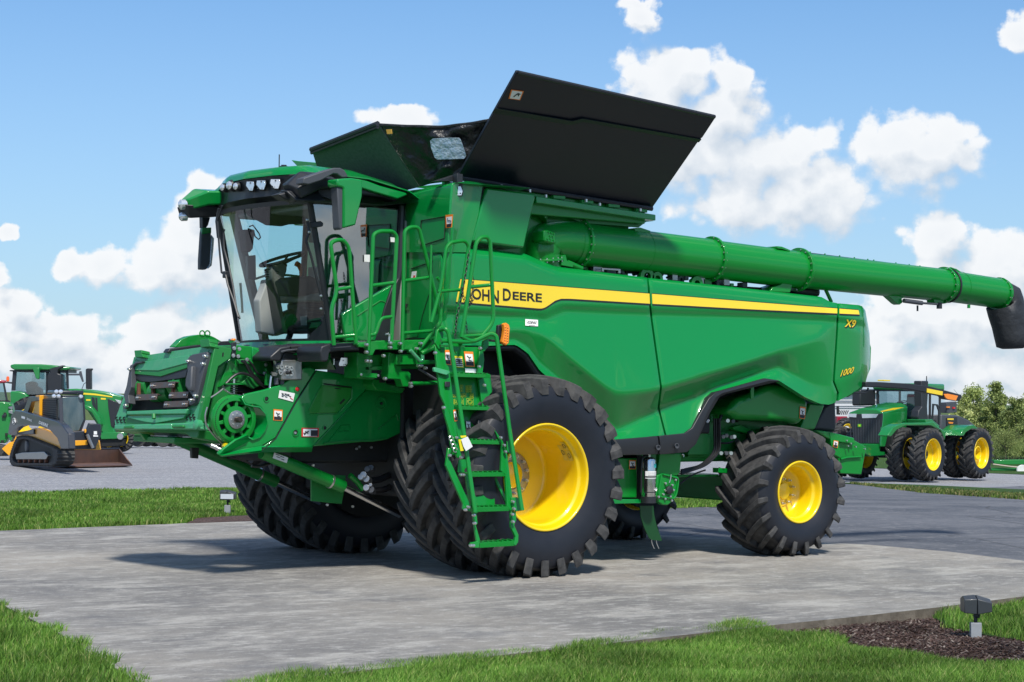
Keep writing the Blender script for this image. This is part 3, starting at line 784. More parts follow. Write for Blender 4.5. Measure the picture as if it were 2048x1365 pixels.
def side_panel(name, s0, s1, sgn=1):
    cols_ = [s0, s0, s0 + 2] + list(np.arange(s0 + 8, s1 - 6, 7.0)) + [s1 - 2, s1, s1]
    nr = 64; grid = []
    for ci, s in enumerate(cols_):
        c = []
        for r in range(nr + 1):
            t = r / nr; u = s
            for it in range(3):
                v = float(top_(u) + (bot_(u) - top_(u)) * t)
                u = s + float(seam1(v) - 1310) * max(0, 1 - abs(s - 1310) / 160) + float(seam2(v) - 1672) * max(0, 1 - abs(s - 1672) / 40)
                u = min(u, 1741)
            p = skin(u, v)
            if ci in (0, len(cols_) - 1): p = p + Vector((0, .07, 0))
            elif ci in (1, len(cols_) - 2): p = p + Vector((0, .006, 0))
            c.append(p)
        c = [c[0] + Vector((0, .22, -.0))] + c + [c[-1] + Vector((0, .09, 0))]
        if sgn < 0: c = [Vector((p.x, -p.y, p.z)) for p in c]
        grid.append(c)
    return MB().loft(grid).build(name, GREENP, comb, ang=50)
side_panel("front_side_panel", 874, 1308)
side_panel("rear_side_panel", 1312, 1670)
side_panel("rear_corner_panel", 1674, 1741)
side_panel("far_side_panel", 960, 1741, -1)
# rear face closing the hood between the two sides
rp = [skin(1741, v) for v in (691, 700, 712, 721)]
rb = MB(); y0 = rp[0].y
prof = [(rp[0].x - .35, y0, 2.78), (rp[0].x - .10, y0, 2.70), (rp[0].x + .0, y0, 2.45), (rp[0].x - .01, y0, 2.2), (rp[0].x - .15, y0, 1.95), (rp[0].x - .4, y0, 1.85)]
rb.loft([[Vector(p) for p in prof], [Vector((p[0], -p[1], p[2])) for p in prof]]); rb.build("rear_hood", GREENP, comb, solid=.02)
# dark core and engine deck
core = MB()
core.box((1.4, 0, 1.9), (3.6, 2.5, 1.0)); core.box((3.6, 0, 2.0), (2.6, 1.9, .9)); core.box((2.4, 0, 2.6), (5.4, 2.9, .62))
core.build("body_frame", DARK, comb, bevel=.02)
und = MB(); und.box((2.2, 0, 1.28), (3.6, 2.0, .42)); und.box((4.2, .0, 1.45), (1.6, 2.1, .6)); und.build("separator_housing", GREENM, comb, bevel=.03)

# stripe decal on the panels (yellow with a black lower line), cut at the seams
def decal(name, m, topf, botf, u0, u1, lift, slope0=0, slope1=0, n=None, parent=None):
    n = n or max(2, int((u1 - u0) / 8)); rows = []
    for i in range(n + 1):
        t = i / n; r = []
        for j in range(7):
            q = j / 6; u = u0 + (u1 - u0) * t + (slope0 * (1 - t) + slope1 * t) * q
            v = topf(u) + (botf(u) - topf(u)) * q
            r.append(skin(u, v, lift))
        rows.append(r)
    return MB().loft(rows).build(name, m, parent or comb, solid=.0)
yt = L([(913,558),(1303,588),(1500,604),(1720,621)])
yb_ = L([(913,604),(1084,618),(1092,615),(1110,602),(1122,598),(1140,598),(1303,608),(1500,619),(1720,629.5)])
yk = lambda u: yb_(u) + 3.2
for a, b, s0, s1 in ((921, 1299, -9, 1), (1304, 1674.5, 1, 0), (1679, 1717, 0, 2)):
    decal("stripe", YDECAL, yt, yb_, a, b, .004, s0, s1)
    decal("stripe_edge", BLACKD, yb_, yk, a + s0, b + s1, .0042)
    decal("stripe_top_edge", BLACKD, lambda u: yt(u) - 1.3, yt, a, b, .0042)

# ---------------------------------------------------------------- lettering
def text_mesh(txt, bold=0, shear=0):
    cu = bpy.data.curves.new("t", 'FONT'); cu.body = txt; cu.size = 1; cu.offset = bold; cu.shear = shear; cu.resolution_u = 3
    ob = bpy.data.objects.new("t", cu); col.objects.link(ob); bpy.context.view_layer.update()
    dg = bpy.context.evaluated_depsgraph_get(); me = bpy.data.meshes.new_from_object(ob.evaluated_get(dg))
    vs = [v.co.copy() for v in me.vertices]; fs = [tuple(p.vertices) for p in me.polygons]
    bpy.data.objects.remove(ob); bpy.data.curves.remove(cu); bpy.data.meshes.remove(me)
    x0 = min(v.x for v in vs); x1 = max(v.x for v in vs); y0 = min(v.y for v in vs); y1 = max(v.y for v in vs)
    return [((v.x - x0) / (x1 - x0), (v.y - y0) / (y1 - y0)) for v in vs], fs
def letter(txt, name, m, tl, tr, bl, br, fn, parent=None, bold=.0, shear=0):
    """fit text into a pixel quad; fn maps a pixel to a surface point"""
    uv, fs = text_mesh(txt, bold, shear); vs = []
    for a, b in uv:
        u = (bl[0] * (1 - a) + br[0] * a) * (1 - b) + (tl[0] * (1 - a) + tr[0] * a) * b
        v = (bl[1] * (1 - a) + br[1] * a) * (1 - b) + (tl[1] * (1 - a) + tr[1] * a) * b
        vs.append(fn(u, v))
    return MB().add(vs, fs).build(name, m, parent or comb, smooth=False)
lf = lambda k: (lambda u, v: skin(u, v, k))
# initial capitals are taller than the rest
letter("J", "lettering", BLACKD, (934,571), (942,572), (930,597), (942,598), lf(.008), bold=.02)
letter("OHN", "lettering", BLACKD, (944,577), (998,581), (944,598), (998,607.5), lf(.008), bold=.02)
letter("D", "lettering", BLACKD, (1006,577), (1022,578.5), (1006,601.5), (1022,603), lf(.008), bold=.02)
letter("EERE", "lettering", BLACKD, (1025.5,583.5), (1084,587.5), (1025.5,599.5), (1084,605), lf(.008), bold=.02)
letter("X9", "model_number", BLACKD, (1691.4,640.6), (1714,641.8), (1689,657), (1711.5,658), lf(.004), bold=.07, shear=.15)
letter("X9", "model_number", YDECAL, (1691,639), (1713,640.5), (1689,654.5), (1710.5,656), lf(.007), bold=.025, shear=.15)
letter("1000", "model_number", BLACKD, (1683,742), (1709.5,734.5), (1681,755.5), (1707,747.5), lf(.004), bold=.05, shear=.25)
letter("1000", "model_number", YDECAL, (1682.5,741), (1709,733.5), (1680.5,754), (1706.5,746.2), lf(.007), bold=.015, shear=.25)
# dealer label
q = [(1050.6,638.6),(1076,640.2),(1075.8,653),(1050.4,651.6)]
decal("dealer_label", WHITE, L([(1050,638.5),(1077,640.3)]), L([(1050,651.5),(1077,653.2)]), 1050.5, 1076, .012, n=4)
letter("KOENIG", "lettering", BLACKD, (1055,642.3), (1074,643.5), (1054,647.6), (1073,648.8), lf(.0145), bold=.03, shear=.3)
decal("label_line", INK, L([(1050,650),(1077,651)]), L([(1050,650.7),(1077,651.7)]), 1058, 1070, .0145, n=3)

# ---------------------------------------------------------------- skirt trim along the bottom and round the rear arch
up_ = [(1190,884),(1227,880),(1316,872.5),(1330,871),(1370,867),(1385,856),(1403,823),(1418,797),(1432,785),(1531,757),(1557,761)]
lo_ = [(1190,913),(1242,911),(1316,909.5),(1330,909),(1374,905),(1392,889),(1418,830),(1440,794),(1454,788),(1542,767),(1557,763.5)]
def band(name, A, B, m, Y, t, parent=comb, bevel=.01):
    n = len(A); f0 = [P(*a, Y=Y) for a in A]; f1 = [P(*b, Y=Y + .02) for b in B]
    rows = [[p + Vector((0, t, 0)) for p in f0], f0, [a.lerp(b, .5) + Vector((0, -.018, 0)) for a, b in zip(f0, f1)], f1, [p + Vector((0, t, 0)) for p in f1]]
    rows = list(map(list, zip(*rows)))
    return MB().loft(rows, closed=True, caps=True).build(name, m, parent, bevel=bevel)
band("skirt_trim", up_[:3], lo_[:3], BLACKP, -1.66, .12)
band("skirt_trim", [(1319,872.3)] + up_[3:], [(1319,909.3)] + lo_[3:], BLACKP, -1.66, .12)
arch = [(873,690),(975,692.5),(1032,691),(1056,708),(1080,743),(1115,775),(1150,802),(1190,842)]
arch2 = [(873,700),(975,703),(1026,702),(1048,718),(1070,752),(1105,785),(1142,812),(1184,852)]
band("arch_trim", arch, arch2, BLACKP, -1.60, .5)
for c in ((1315.5,895.5),(1352.8,892.2)):
    p = P(*c, Y=-1.675); m = MB(); m.lathe([(.028, -.005), (.03, .012), (.022, .012), (.018, -.004), (0, -.006)], p, (0, -1, 0), n=20); m.build("trim_cap", GREYP, comb)
for v, Xf in ((0, 0),):
    m = MB(); m.box((.35, -1.30, 2.35), (2.4, .5, .06)); m.box((-.75, -1.3, 2.0), (.06, .5, .8)); m.build("wheel_arch_liner", DARK, comb)

# ---------------------------------------------------------------- grain tank
# front tower of the tank: chamfered corner, front wall with two hatches
XT = -.80
ft = PL([(818,387),(893,367)], X=XT)       # top edge of the front wall
m = MB()
c_top = P(916, 362, Y=-1.50)
tw_top = [P(818,387,X=XT), P(905,365,X=XT+.0), P(930,363,Y=YB), P(966,366.5,Y=YB)]
tw_mid = [P(806,430,X=XT-.02), P(900,425,X=XT-.02), P(928,425,Y=YB-.0), P(957,427,Y=YB-.0)]
tw_bot = [P(806,505,X=XT-.02), P(897,505,X=XT-.02), P(905,505,Y=YB+.01), P(938,505,Y=YB+.01)]
rows = [[Vector((p.x + (1.0 if i < 2 else 0), p.y + (.0 if i < 2 else 1.0), p.z + .02)) for i, p in enumerate(tw_top)], tw_top, tw_mid, tw_bot]
m.loft(rows); m.build("tank_corner", GREENP, comb, bevel=.025, seg=3, ang=60)
plate('F', [(250,190),(583,232),(583,262),(507,604),(150,556)], YB - .005, .9, "tank_side_box", GREENP, comb, bevel=.02)
plate('F', [(225,168),(262,176),(160,560),(118,552)], YB + .03, .5, "tank_seam", DARK, comb)
# front wall below: big door with panel lines, from the tank corner down to the platform
m = MB()
fw_p = [P(x, y, X=XT) for x, y in [(806,440),(900,440),(893,560),(878,700),(790,705),(797,560)]]
m.prism(fw_p, (.06, 0, 0)); m.build("front_bulkhead", GREENP, comb, bevel=.015)
def line_on(name, pts, z, r, m_, X=None, Y=None, fn=None, parent=None, closed=False):
    q = [fn(a, b) for a, b in Z(z, pts)] if fn else PL(pts, z, X=X, Y=Y)
    return MB().tube(q, r, 5, closed=closed).build(name, m_, parent or comb)
line_on("hatch_gap", [(632,62),(770,38),(765,162),(632,205)], 'C', .005, DARK, X=XT - .025, closed=True)
line_on("hatch_gap", [(575,335),(742,278),(735,310)], 'C', .005, DARK, X=XT - .005)
line_on("hatch_gap", [(742,310),(690,440),(640,600),(612,722),(540,735)], 'C', .004, DARK, X=XT - .005)
plate('C', [(770,30),(812,26),(806,100),(772,104)], None, .004, "warning_label", ORANGE, comb, bevel=0, X=XT - .032)
plate('C', [(775,42),(807,38),(803,78),(777,82)], None, .004, "label_face", WHITE, comb, bevel=0, X=XT - .0335)
plate('C', [(777,84),(803,80),(802,96),(776,100)], None, .004, "label_text", INK, comb, bevel=0, X=XT - .0335)
line_on("label_mark", [(783,46),(783,60),(800,62),(800,72)], 'C', .0035, INK, X=XT - .036)
plate('C', [(580,352),(605,349),(600,386),(574,388)], None, .004, "white_label", WHITE, comb, bevel=0, X=XT - .009)
plate('C', [(588,374),(598,373),(596,386),(586,387)], None, .004, "label_mark", REDM, comb, bevel=0, X=XT - .0105)
plate('C', [(538,500),(570,498),(566,570),(534,572)], None, .004, "latch_pocket", GREENM, comb, bevel=0, X=XT - .009)
plate('C', [(540,535),(552,535),(550,550),(540,552)], None, .01, "latch", BLACKP, comb, bevel=0, X=XT - .02)
# tank wall behind the auger elbow, its deck beam with hinges and the sloping gusset
plate('F', [(575,240),(1330,360),(1295,455),(900,430),(640,600),(500,600)], -1.15, .5, "tank_wall", GREEN, comb, bevel=.01)
b0 = PL([(590,248),(618,252),(1405,375),(1405,415),(618,296),(590,296)], 'F', Y=-1.58)
m = MB(); m.prism(b0, (0, .10, 0)); m.build("tank_deck_beam", GREENP, comb, bevel=.008)
plate('F', [(640,300),(1395,418),(1340,424),(1290,462),(900,432),(700,345)], -1.40, .03, "tank_gusset", GREENM, comb, bevel=.004)
for a, b in ((655,258),(930,288),(1022,314),(1300,352),(545,222),(350,190)):
    p = P(*Z('F', (a, b)), Y=-1.57); m = MB(); m.cyl(p, p + Vector((0, 0, .03)), .014, n=8); m.build("bolt", ZINC, comb)
for a, b in ((738,258),(930,290),(1112,316),(1300,348)):
    p = P(*Z('F', (a, b)), Y=-1.52); m = MB(); m.box(p, (.16, .05, .035)); m.build("cover_hinge", GREEN, comb, bevel=.004)
# tank top rim all round
m = MB(); 
for s in (-1, 1): m.box((.63, s * 1.45, 3.84), (2.7, .06, .26))
for x in (-.68, 1.93): m.box((x, 0, 3.82), (.06, 2.84, .22))
m.box((.6, 0, 3.3), (2.6, 2.6, .9)); m.build("grain_tank", GREEN, comb, bevel=.01)
# large near-side cover, hinged on the tank rim and leaning out
cv = [P(*Z('M', (1045,35)), Y=-2.49), P(*Z('M', (2005,250)), Y=-2.49), P(*Z('M', (1698,690)), Y=-1.50), P(*Z('M', (760,545)), Y=-1.50)]
nrm_c = (cv[1] - cv[0]).cross(cv[3] - cv[0]).normalized()
if nrm_c.y > 0: nrm_c = -nrm_c
def on_cover(u, v, lift=.004):
    d = pix_dir(u, v); t = (cv[0] - CAM).dot(nrm_c) / d.dot(nrm_c); return CAM + d * t + nrm_c * lift
cvp = [cv[0], on_cover(*Z('M', (1062,38)), 0), cv[1], on_cover(*Z('M', (1998,262)), 0), on_cover(*Z('M', (1940,350)), 0), on_cover(*Z('M', (1925,362)), 0), cv[2], cv[3]]
m = MB(); m.prism(cvp, nrm_c * -.035); near_cover = m.build("near_tank_cover", COVER, comb, bevel=.006)
m = MB(); A = on_cover(*Z('M', (1050,40)), -.012); B = on_cover(*Z('M', (2000,254)), -.012); m.tube([A, B], .022, 8); m.build("cover_top_edge", BLACKP, comb)
m = MB(); m.tube([on_cover(*Z('M', p), .0) for p in ((772,546),(1100,600),(1400,648),(1696,694))], .026, 8); m.build("cover_hinge_tube", BLACKP, comb)
# pressed step across the cover
st = [on_cover(*Z('M', p), .0) for p in ((940,205),(1310,268),(1360,256),(1932,356))]
m = MB(); rws = []
for p, q_ in zip(st, [on_cover(*Z('M', p), .0) for p in ((925,232),(1306,290),(1366,276),(1922,374))]): rws.append([p, p + nrm_c * .014, q_ + nrm_c * .001])
m.loft(rws); m.build("cover_step", COVER, comb)
def lab(fn, quad, bar, name="warning_label", frame=ORANGE, parent=None, text=True, mark=None):
    """safety label: coloured frame, white picture field, dark text block"""
    A, B, C_, D_ = quad
    def bl(s, t): return ((A[0]*(1-s)+B[0]*s)*(1-t)+(D_[0]*(1-s)+C_[0]*s)*t, (A[1]*(1-s)+B[1]*s)*(1-t)+(D_[1]*(1-s)+C_[1]*s)*t)
    def quadm(s0, t0, s1, t1, lift): return MB().add([fn(*bl(s0,t0), lift), fn(*bl(s1,t0), lift), fn(*bl(s1,t1), lift), fn(*bl(s0,t1), lift)], [(0,1,2,3)])
    fr_ = quadm(0, 0, 1, 1, .004).build(name, frame, parent or comb, smooth=False)
    quadm(.09, bar, .91, .66 if text else .93, .006).build("label_picture", WHITE, fr_, smooth=False)
    if text: quadm(.09, .68, .91, .94, .006).build("label_text", INK, fr_, smooth=False)
    for i, sg in enumerate(mark or [[(.3,.3),(.5,.42),(.68,.36)], [(.5,.42),(.45,.58),(.7,.62)]]):
        MB().tube([fn(*bl(*p), .008) for p in sg], .005 if not mark else .006, 4).build("label_mark", INK, fr_, smooth=False)
    return fr_
lab(lambda u, v, l: on_cover(u, v, l), Z('M', [(1017,118),(1078,126),(1060,170),(1004,162)]), .08, text=False, mark=[[(.35,.7),(.6,.3),(.8,.35)], [(.6,.3),(.72,.55)]])
# front cover: leans forward over the cab roof
F1 = P(622.8, 300, X=-1.22); F2 = P(755.6, 248, X=-1.22); F3 = P(838.6, 375, X=-.70); F4 = P(660, 420, X=-.70)
fn_ = (F2 - F1).cross(F3 - F1).normalized()
m = MB(); m.prism([F1, F2, F3, F4], fn_ * .03); m.build("front_tank_cover", COVER2, comb, bevel=.006)
m = MB(); m.tube([F1, F2], .03, 8); m.tube([F1 + Vector((0,0,-.035)), F2 + Vector((0,0,-.035))], .018, 6); m.build("cover_top_edge", BLACKP, comb)
# far side: mirrored large cover and the green corner that shows above the cab
m = MB(); m.prism([Vector((p.x, -p.y, p.z)) for p in (cv[0], cv[1], cv[2], cv[3])], Vector((nrm_c.x, -nrm_c.y, nrm_c.z)) * -.035); m.build("far_tank_cover", COVER, comb) if False else None
m = MB(); m.prism(PL([(655,2),(690,8),(850,22),(868,60),(790,78),(770,95),(730,80)], 'J', X=-.9), (.04, 0, 0)); m.build("far_tank_corner", GREEN, comb, bevel=.005)
# corner tarpaulin between the covers, with its clear window
TA = P(757, 250, X=-1.20); TD = P(840, 374, X=-.72); TC = P(917, 356, Y=-1.47); TB = P(1012, 236, X=-.35)
def tarp_pt(s, t):
    p = (TA * (1 - s) + TB * s) * (1 - t) + (TD * (1 - s) + TC * s) * t
    sag = -.05 * math.sin(PI * s) * (1 - t)
    wr = .035 * math.sin(9 * s + 5 * t + 2 * math.sin(7 * t)) * math.sin(PI * s) + .02 * math.sin(23 * s * (1 - .6 * t) - 8 * t) * math.sin(PI * s)
    return p + Vector((-.8, -.5, 0)) * wr + Vector((0, 0, sag))
N_, M_ = 44, 34
MB().loft([[tarp_pt(i / N_, j / M_) for j in range(M_ + 1)] for i in range(N_ + 1)]).build("corner_tarpaulin", TARP, comb, ang=80)
MB().tube([tarp_pt(i / N_, 0) for i in range(N_ + 1)], .016, 6).build("tarpaulin_hem", TARP, comb)
def tarp_ray(u, v):
    d = pix_dir(u, v); n_ = (TB - TA).cross(TD - TA).normalized(); t = (TA - CAM).dot(n_) / d.dot(n_); return CAM + d * (t - .09)
wq = Z('M', [(640,356),(690,353),(765,352),(775,362),(790,405),(802,438),(792,452),(720,455),(660,456),(648,445),(632,400),(627,366)])
CLEARF = mat("clear_film", (.55, .66, .75), .12, coat=1, bump=(14, 1.0, .05), noise=(16, .8, (.25, .42, .62), (1, 1, 1)))
MB().add([tarp_ray(*p) for p in wq], [tuple(range(len(wq)))]).build("tarpaulin_window", CLEARF, comb, solid=.004)
plate('M', [(415,312),(440,310),(443,332),(420,334)], None, .005, "tarpaulin_tab", mat("ochre_tab", (.55,.30,.03), .6), comb, bevel=0, X=-1.25)
# work light on a black wedge at the tank corner
plate('M', [(655,560),(755,528),(775,545),(772,560),(700,562)], -1.58, .1, "light_bracket", BLACKP, comb, bevel=.004)
def lampface(z, pts, fn_plane, name="work_light", back=.07, parent=None, rimm=BLACKP):
    q_ = [fn_plane(*p) for p in Z(z, pts)]; c = sum(q_, Vector()) / len(q_)
    v = (c - CAM).normalized(); v.z *= .3; v.normalize()
    m = MB(); m.prism([c + (p - c) * 1.16 for p in q_], v * back); o = m.build(name, rimm, parent or comb, bevel=.006)
    m = MB(); m.prism([p - v * .004 for p in q_], v * .01); m.build("lens", LAMP, o, bevel=.003)
    w_ = (q_[0] - q_[len(q_) // 2]).length
    for k, (a, b) in enumerate(((0, .25), (-.28, -.25), (.28, -.25))):
        r_ = ri * a * w_ * .9 + up * b * w_ * .9; m = MB(); m.lathe([(w_ * .06, .006), (w_ * .06, -.0), (0, .0)], c + r_ * .9 - v * .004, -v, n=12); m.build("reflector", GREYP, o)
    return o
lampface('M', [(742,585),(775,585),(784,608),(778,630),(738,630),(734,608)], lambda u, v: P(u, v, Y=-1.66))
m = MB(); m.box(P(*Z('M', (760,560)), Y=-1.62), (.07, .08, .14)); m.build("light_mount", BLACKP, comb, bevel=.004)

# ---------------------------------------------------------------- unloading auger
def axis_pts(zpts, Y): return PL(zpts, '0', Y=Y)
YA = -1.33
a0 = P(1143, 487, Y=YA); a1 = P(1430, 520, Y=YA + .0); a2 = P(1602, 541, Y=YA); a3 = P(1886, 571, Y=YA - .0); a4 = P(2003, 588, Y=YA)
def rad_px(p, px): return px * (p - CAM).dot(fw) / FPX
r0, r1, r2, r3, r4 = rad_px(a0, 48), rad_px(a1, 43), rad_px(a2, 40), rad_px(a3, 35), rad_px(a4, 31)
ax1 = (a4 - a0).normalized()
m = MB(); m.tube([a0, a1], [.235, .230], 40, cap=False); m.tube([a1, a2 + ax1 * .02], [.222, .220], 40, cap=False); aug = m.build("auger_tube", GREEN, comb)
m = MB(); m.tube([a2, a3], [.212, .208], 40, cap=False); m.build("auger_tube", GREEN, comb)
m = MB(); m.tube([a3, a4], [.200, .196], 40, cap=True); m.build("auger_tip_tube", GREEN, comb)
def flange(c, ax, r, w, t, nb, name="auger_flange", arc=None):
    m = MB(); m.lathe([(r - .01, -t), (r + w, -t), (r + w, t), (r - .01, t)], c, ax, n=48); o = m.build(name, GREEN, comb, bevel=.003)
    for k in range(nb):
        a = Vector(ax).orthogonal().normalized(); b = Vector(ax).cross(a); an = 2 * PI * k / nb
        p = c + (a * math.cos(an) + b * math.sin(an)) * (r + w * .55)
        if (p - c).dot(CAM - c) < -.05: continue
        m = MB(); m.tube([p - ax * (t + .012), p + ax * (t + .012)], .009, 6); m.build("flange_bolt", ZINC, o)
    return o
flange(P(1156, 488, Y=YA), ax1, .235, .035, .014, 18)
flange(P(1421, 519, Y=YA), ax1, .228, .035, .016, 18)
flange(P(1596, 540, Y=YA), ax1, .216, .045, .018, 18)
flange(P(1886, 571, Y=YA), ax1, .205, .03, .015, 16, "tip_joint")
flange(P(1897, 572.3, Y=YA), ax1, .205, .012, .012, 0, "tip_seal").data.materials[0] = BLACKP
for u_, v_ in ((1283, 503), (1918,575)):
    c = P(u_, v_, Y=YA); m = MB(); m.lathe([(.2, -.004), (.2355 if u_ < 1500 else .202, -.004), (.2355 if u_ < 1500 else .202, .004), (.2, .004)], c, ax1, n=48); m.build("tube_weld", GREEN, comb)
# elbow
el = [P(1090, 545, Y=YA), P(1085, 518, Y=YA), P(1084, 500, Y=YA), P(1092, 486, Y=YA), P(1112, 483.5, Y=YA), P(1143, 486, Y=YA), P(1150, 487, Y=YA)]
e2 = fillet(el, .2, 5)
m = MB(); m.tube(e2, [.195 + .04 * (i / (len(e2) - 1)) for i in range(len(e2))], 40); m.build("auger_elbow", GREEN, comb, ang=70)
c = P(1086, 522, Y=YA); flange(c, Vector((-.12, 0, 1)).normalized(), .20, .035, .012, 20, "elbow_flange")
m = MB(); m.prism(PL([(640,482),(668,478),(722,500),(726,575),(690,570),(640,555)], 'F', Y=YA - .27), (0, .2, 0)); m.build("elbow_cover_plate", GREEN, comb, bevel=.015)
for a, b in ((672,494),(690,498),(707,506),(682,520),(700,524),(665,540),(705,548),(684,540)):
    p = P(*Z('F', (a, b)), Y=YA - .272); m = MB(); m.cyl(p + Vector((0, .02, 0)), p + Vector((0, -.01, 0)), .009, n=6); m.build("bolt", GREEN, comb)
m = MB(); m.tube(PL([(610,395),(650,330),(665,345)], 'F', Y=YA), [.09, .08, .08], 16); m.build("tank_sump_pipe", GREEN, comb)
m = MB(); m.prism(PL([(760,655),(790,648),(800,690),(850,700),(840,735),(760,720)], 'F', Y=YA - .2), (0, .1, 0)); m.tube(PL([(800,700),(900,745)], 'F', Y=YA - .15), .03, 10); m.build("elbow_bracket", GREEN, comb, bevel=.005)
# clamps and saddle
for zz, pts in (('F', [(1262,468),(1300,462),(1370,485),(1365,500),(1300,495),(1290,520),(1265,500)]), ('G', [(205,122),(240,126),(300,150),(300,165),(245,145),(205,140)])):
    m = MB(); m.prism(PL(pts, zz, Y=YA - .12), (0, .2, 0)); m.build("tube_clamp", GREEN, comb, bevel=.004)
m = MB(); m.prism(PL([(290,350),(340,345),(330,380),(300,470),(150,462),(170,430),(230,410)], 'G', Y=YA - .1), (0, .25, 0)); m.build("auger_saddle", GREEN, comb, bevel=.008)
m = MB(); m.tube(PL([(556,428),(608,540)], 'G', Y=-1.3), .022, 8); m.build("saddle_strut", GREEN, comb)
plate('G', [(330,415),(535,425),(535,505),(330,490)], -1.2, .9, "engine_air_duct", BLACKP, comb, bevel=.05)
plate('G', [(300,400),(560,400),(545,520),(610,545),(300,520)], -.9, .2, "deck_rear", DARK, comb) if False else None
# tip mechanism: folding bracket with its small cylinder
m = MB(); m.prism(PL([(1020,478),(1080,470),(1170,480),(1160,505),(1135,515),(1140,545),(1120,560),(1100,550)], 'G', Y=YA - .05), (0, .1, 0)); m.build("tip_bracket", GREEN, comb, bevel=.004)
m = MB(); m.tube(PL([(1150,530),(1285,548)], 'G', Y=YA - .08), .028, 12); m.tube(PL([(1285,548),(1400,556)], 'G', Y=YA - .08), .014, 8); m.build("tip_cylinder", GREYP, comb)
m = MB(); m.prism(PL([(1370,505),(1440,500),(1450,545),(1380,550)], 'G', Y=YA - .06), (0, .12, 0)); m.build("tip_bracket", GREEN, comb, bevel=.004)
m = MB(); m.tube(PL([(1415,545),(1415,590)], 'G', Y=YA - .05), .035, 12); m.tube(PL([(1252,565),(1252,608)], 'G', Y=YA - .05), .012, 8); m.build("tip_pivot", BLACKP, comb)
m = MB(); m.tube(PL([(1635,560),(1635,586)], 'G', Y=YA - .1), .02, 8); m.build("tip_lamp", GREEN, comb)
m = MB(); m.prism(PL([(1480,300),(1540,290),(1592,325),(1590,340),(1500,330)], 'G', Y=YA - .05), (0, .1, 0)); m.tube(PL([(1450,300),(1500,285),(1540,300)], 'G', Y=YA - .07), .012, 8); m.build("tip_latch", GREEN, comb)
rng2 = random.Random(3)
for a in (450, 560, 670, 780, 880, 925, 1090, 1190, 1270):
    p = P(*Z('G', (a, 172 + (a - 450) * .126)), Y=YA + .05); m = MB(); m.cyl(p - Vector((0,0,.02)), p + Vector((0,0,.014)), .01, n=6); m.build("hose_clip", GREEN, comb)
MB().tube([P(*Z('G', (a, 176 + (a - 450) * .124)), Y=YA + .05) for a in range(450, 1290, 60)], .008, 6).build("auger_hose", HOSE, comb)
# flexible spout
sp = PL([(1952,478),(1990,490),(1978,600),(1955,770),(1952,850)], 'G', Y=YA)
m = MB(); rws = []
cs = [((1840,382),(1860,560)), ((1900,384),(1890,590)), ((1975,425),(1850,600)), ((2008,500),(1800,600)), ((2028,600),(1815,655)), ((2040,700),(1845,740)), ((2048,790),(1865,820)), ((2040,860),(1885,880)), ((2010,885),(1915,892))]
for (A_, B_) in cs:
    a = P(*Z('G', A_), Y=YA); b = P(*Z('G', B_), Y=YA); c = (a + b) / 2; r_ = (a - b) / 2; w = min(.205, r_.length * 1.05)
    rws.append([c + r_ * math.cos(t) * (1) + Vector((0, 1, 0)) * math.sin(t) * w for t in [2 * PI * k / 28 for k in range(28)]])
m.loft(rws, closed=True, caps=True); m.build("auger_spout", mat("rubber_spout", (.022,.024,.028), .6, bump=(7,.6,.04)), comb, ang=80)
flange(P(*Z('G', (1858, 480)), Y=YA), ax1, .198, .02, .01, 12, "spout_ring")
# machinery glimpsed on the engine deck below the auger
m = MB(); m.box((2.6, -.3, 3.0), (3.4, 1.9, .22)); m.build("engine_cover", DARK, comb, bevel=.02)
for i in range(26):
    a = 900 + i * 44 + rng2.uniform(-12, 12); p = P(*Z('F', (a, 745 + (a - 900) * .105 + rng2.uniform(-12, 14))), Y=-1.32)
    m = MB(); k = rng2.random()
    if k < .4: m.tube([p, p + Vector((rng2.uniform(.1, .3), rng2.uniform(-.02, .1), rng2.uniform(-.04, .05)))], rng2.uniform(.012, .028), 8); m.build("engine_hose", HOSE, comb)
    elif k < .75: m.box(p, (rng2.uniform(.05, .14), .1, rng2.uniform(.04, .1))); m.build("engine_fitting", [GREYP, BLACKP, STEEL, GREENM][i % 4], comb, bevel=.008)
    else: m.lathe([(.02, -.02), (.05, -.02), (.05, .02), (.02, .02)], p, (0, 1, .2), n=16); m.build("engine_pulley", GREYP, comb)
for a, b, r_ in ((1340,800,.10),(1410,815,.08),(1680,850,.09)):
    p = P(*Z('F', (a, b)), Y=-1.4); m = MB(); m.lathe([(r_ * .5, -.02), (r_, -.02), (r_, .02), (r_ * .5, .02)], p, (0, 1, 0), n=28); m.build("belt_pulley", GREEN, comb)
plate('F', [(1038,738),(1165,745),(1165,775),(1150,775),(1150,757),(1052,750),(1052,765),(1038,762)], -1.45, .02, "sensor_bracket", STEEL, comb, bevel=.002)
# ---------------------------------------------------------------- cab
YC = -.93
def cabx(z, y):
    """plan of the bowed windscreen: leans forward towards the roof"""
    t = (z - 2.32) / (3.72 - 2.32)
    return (-1.70 - .29 * t) - .17 * (1 - (y / .93) ** 2)
# floor and lower body
m = MB(); m.prism([(-1.92, 0, 2.16), (-1.88, -.5, 2.16), (-1.72, -.95, 2.16), (-.85, -.95, 2.16), (-.85, .95, 2.16), (-1.72, .95, 2.16), (-1.88, .5, 2.16)], (0, 0, .15)); m.build("cab_floor", BLACKP, comb, bevel=.01)
m = MB(); rws = []
for z_, dx in ((2.33, .0), (2.27, -.03), (2.16, -.01), (2.05, .06)):
    rws.append([Vector((cabx(2.32, y) + dx - .02, y * 1.03, z_)) for y in np.linspace(-.93, .93, 25)])
m.loft(rws); m.build("cab_sill", GREENP, comb, solid=.02)
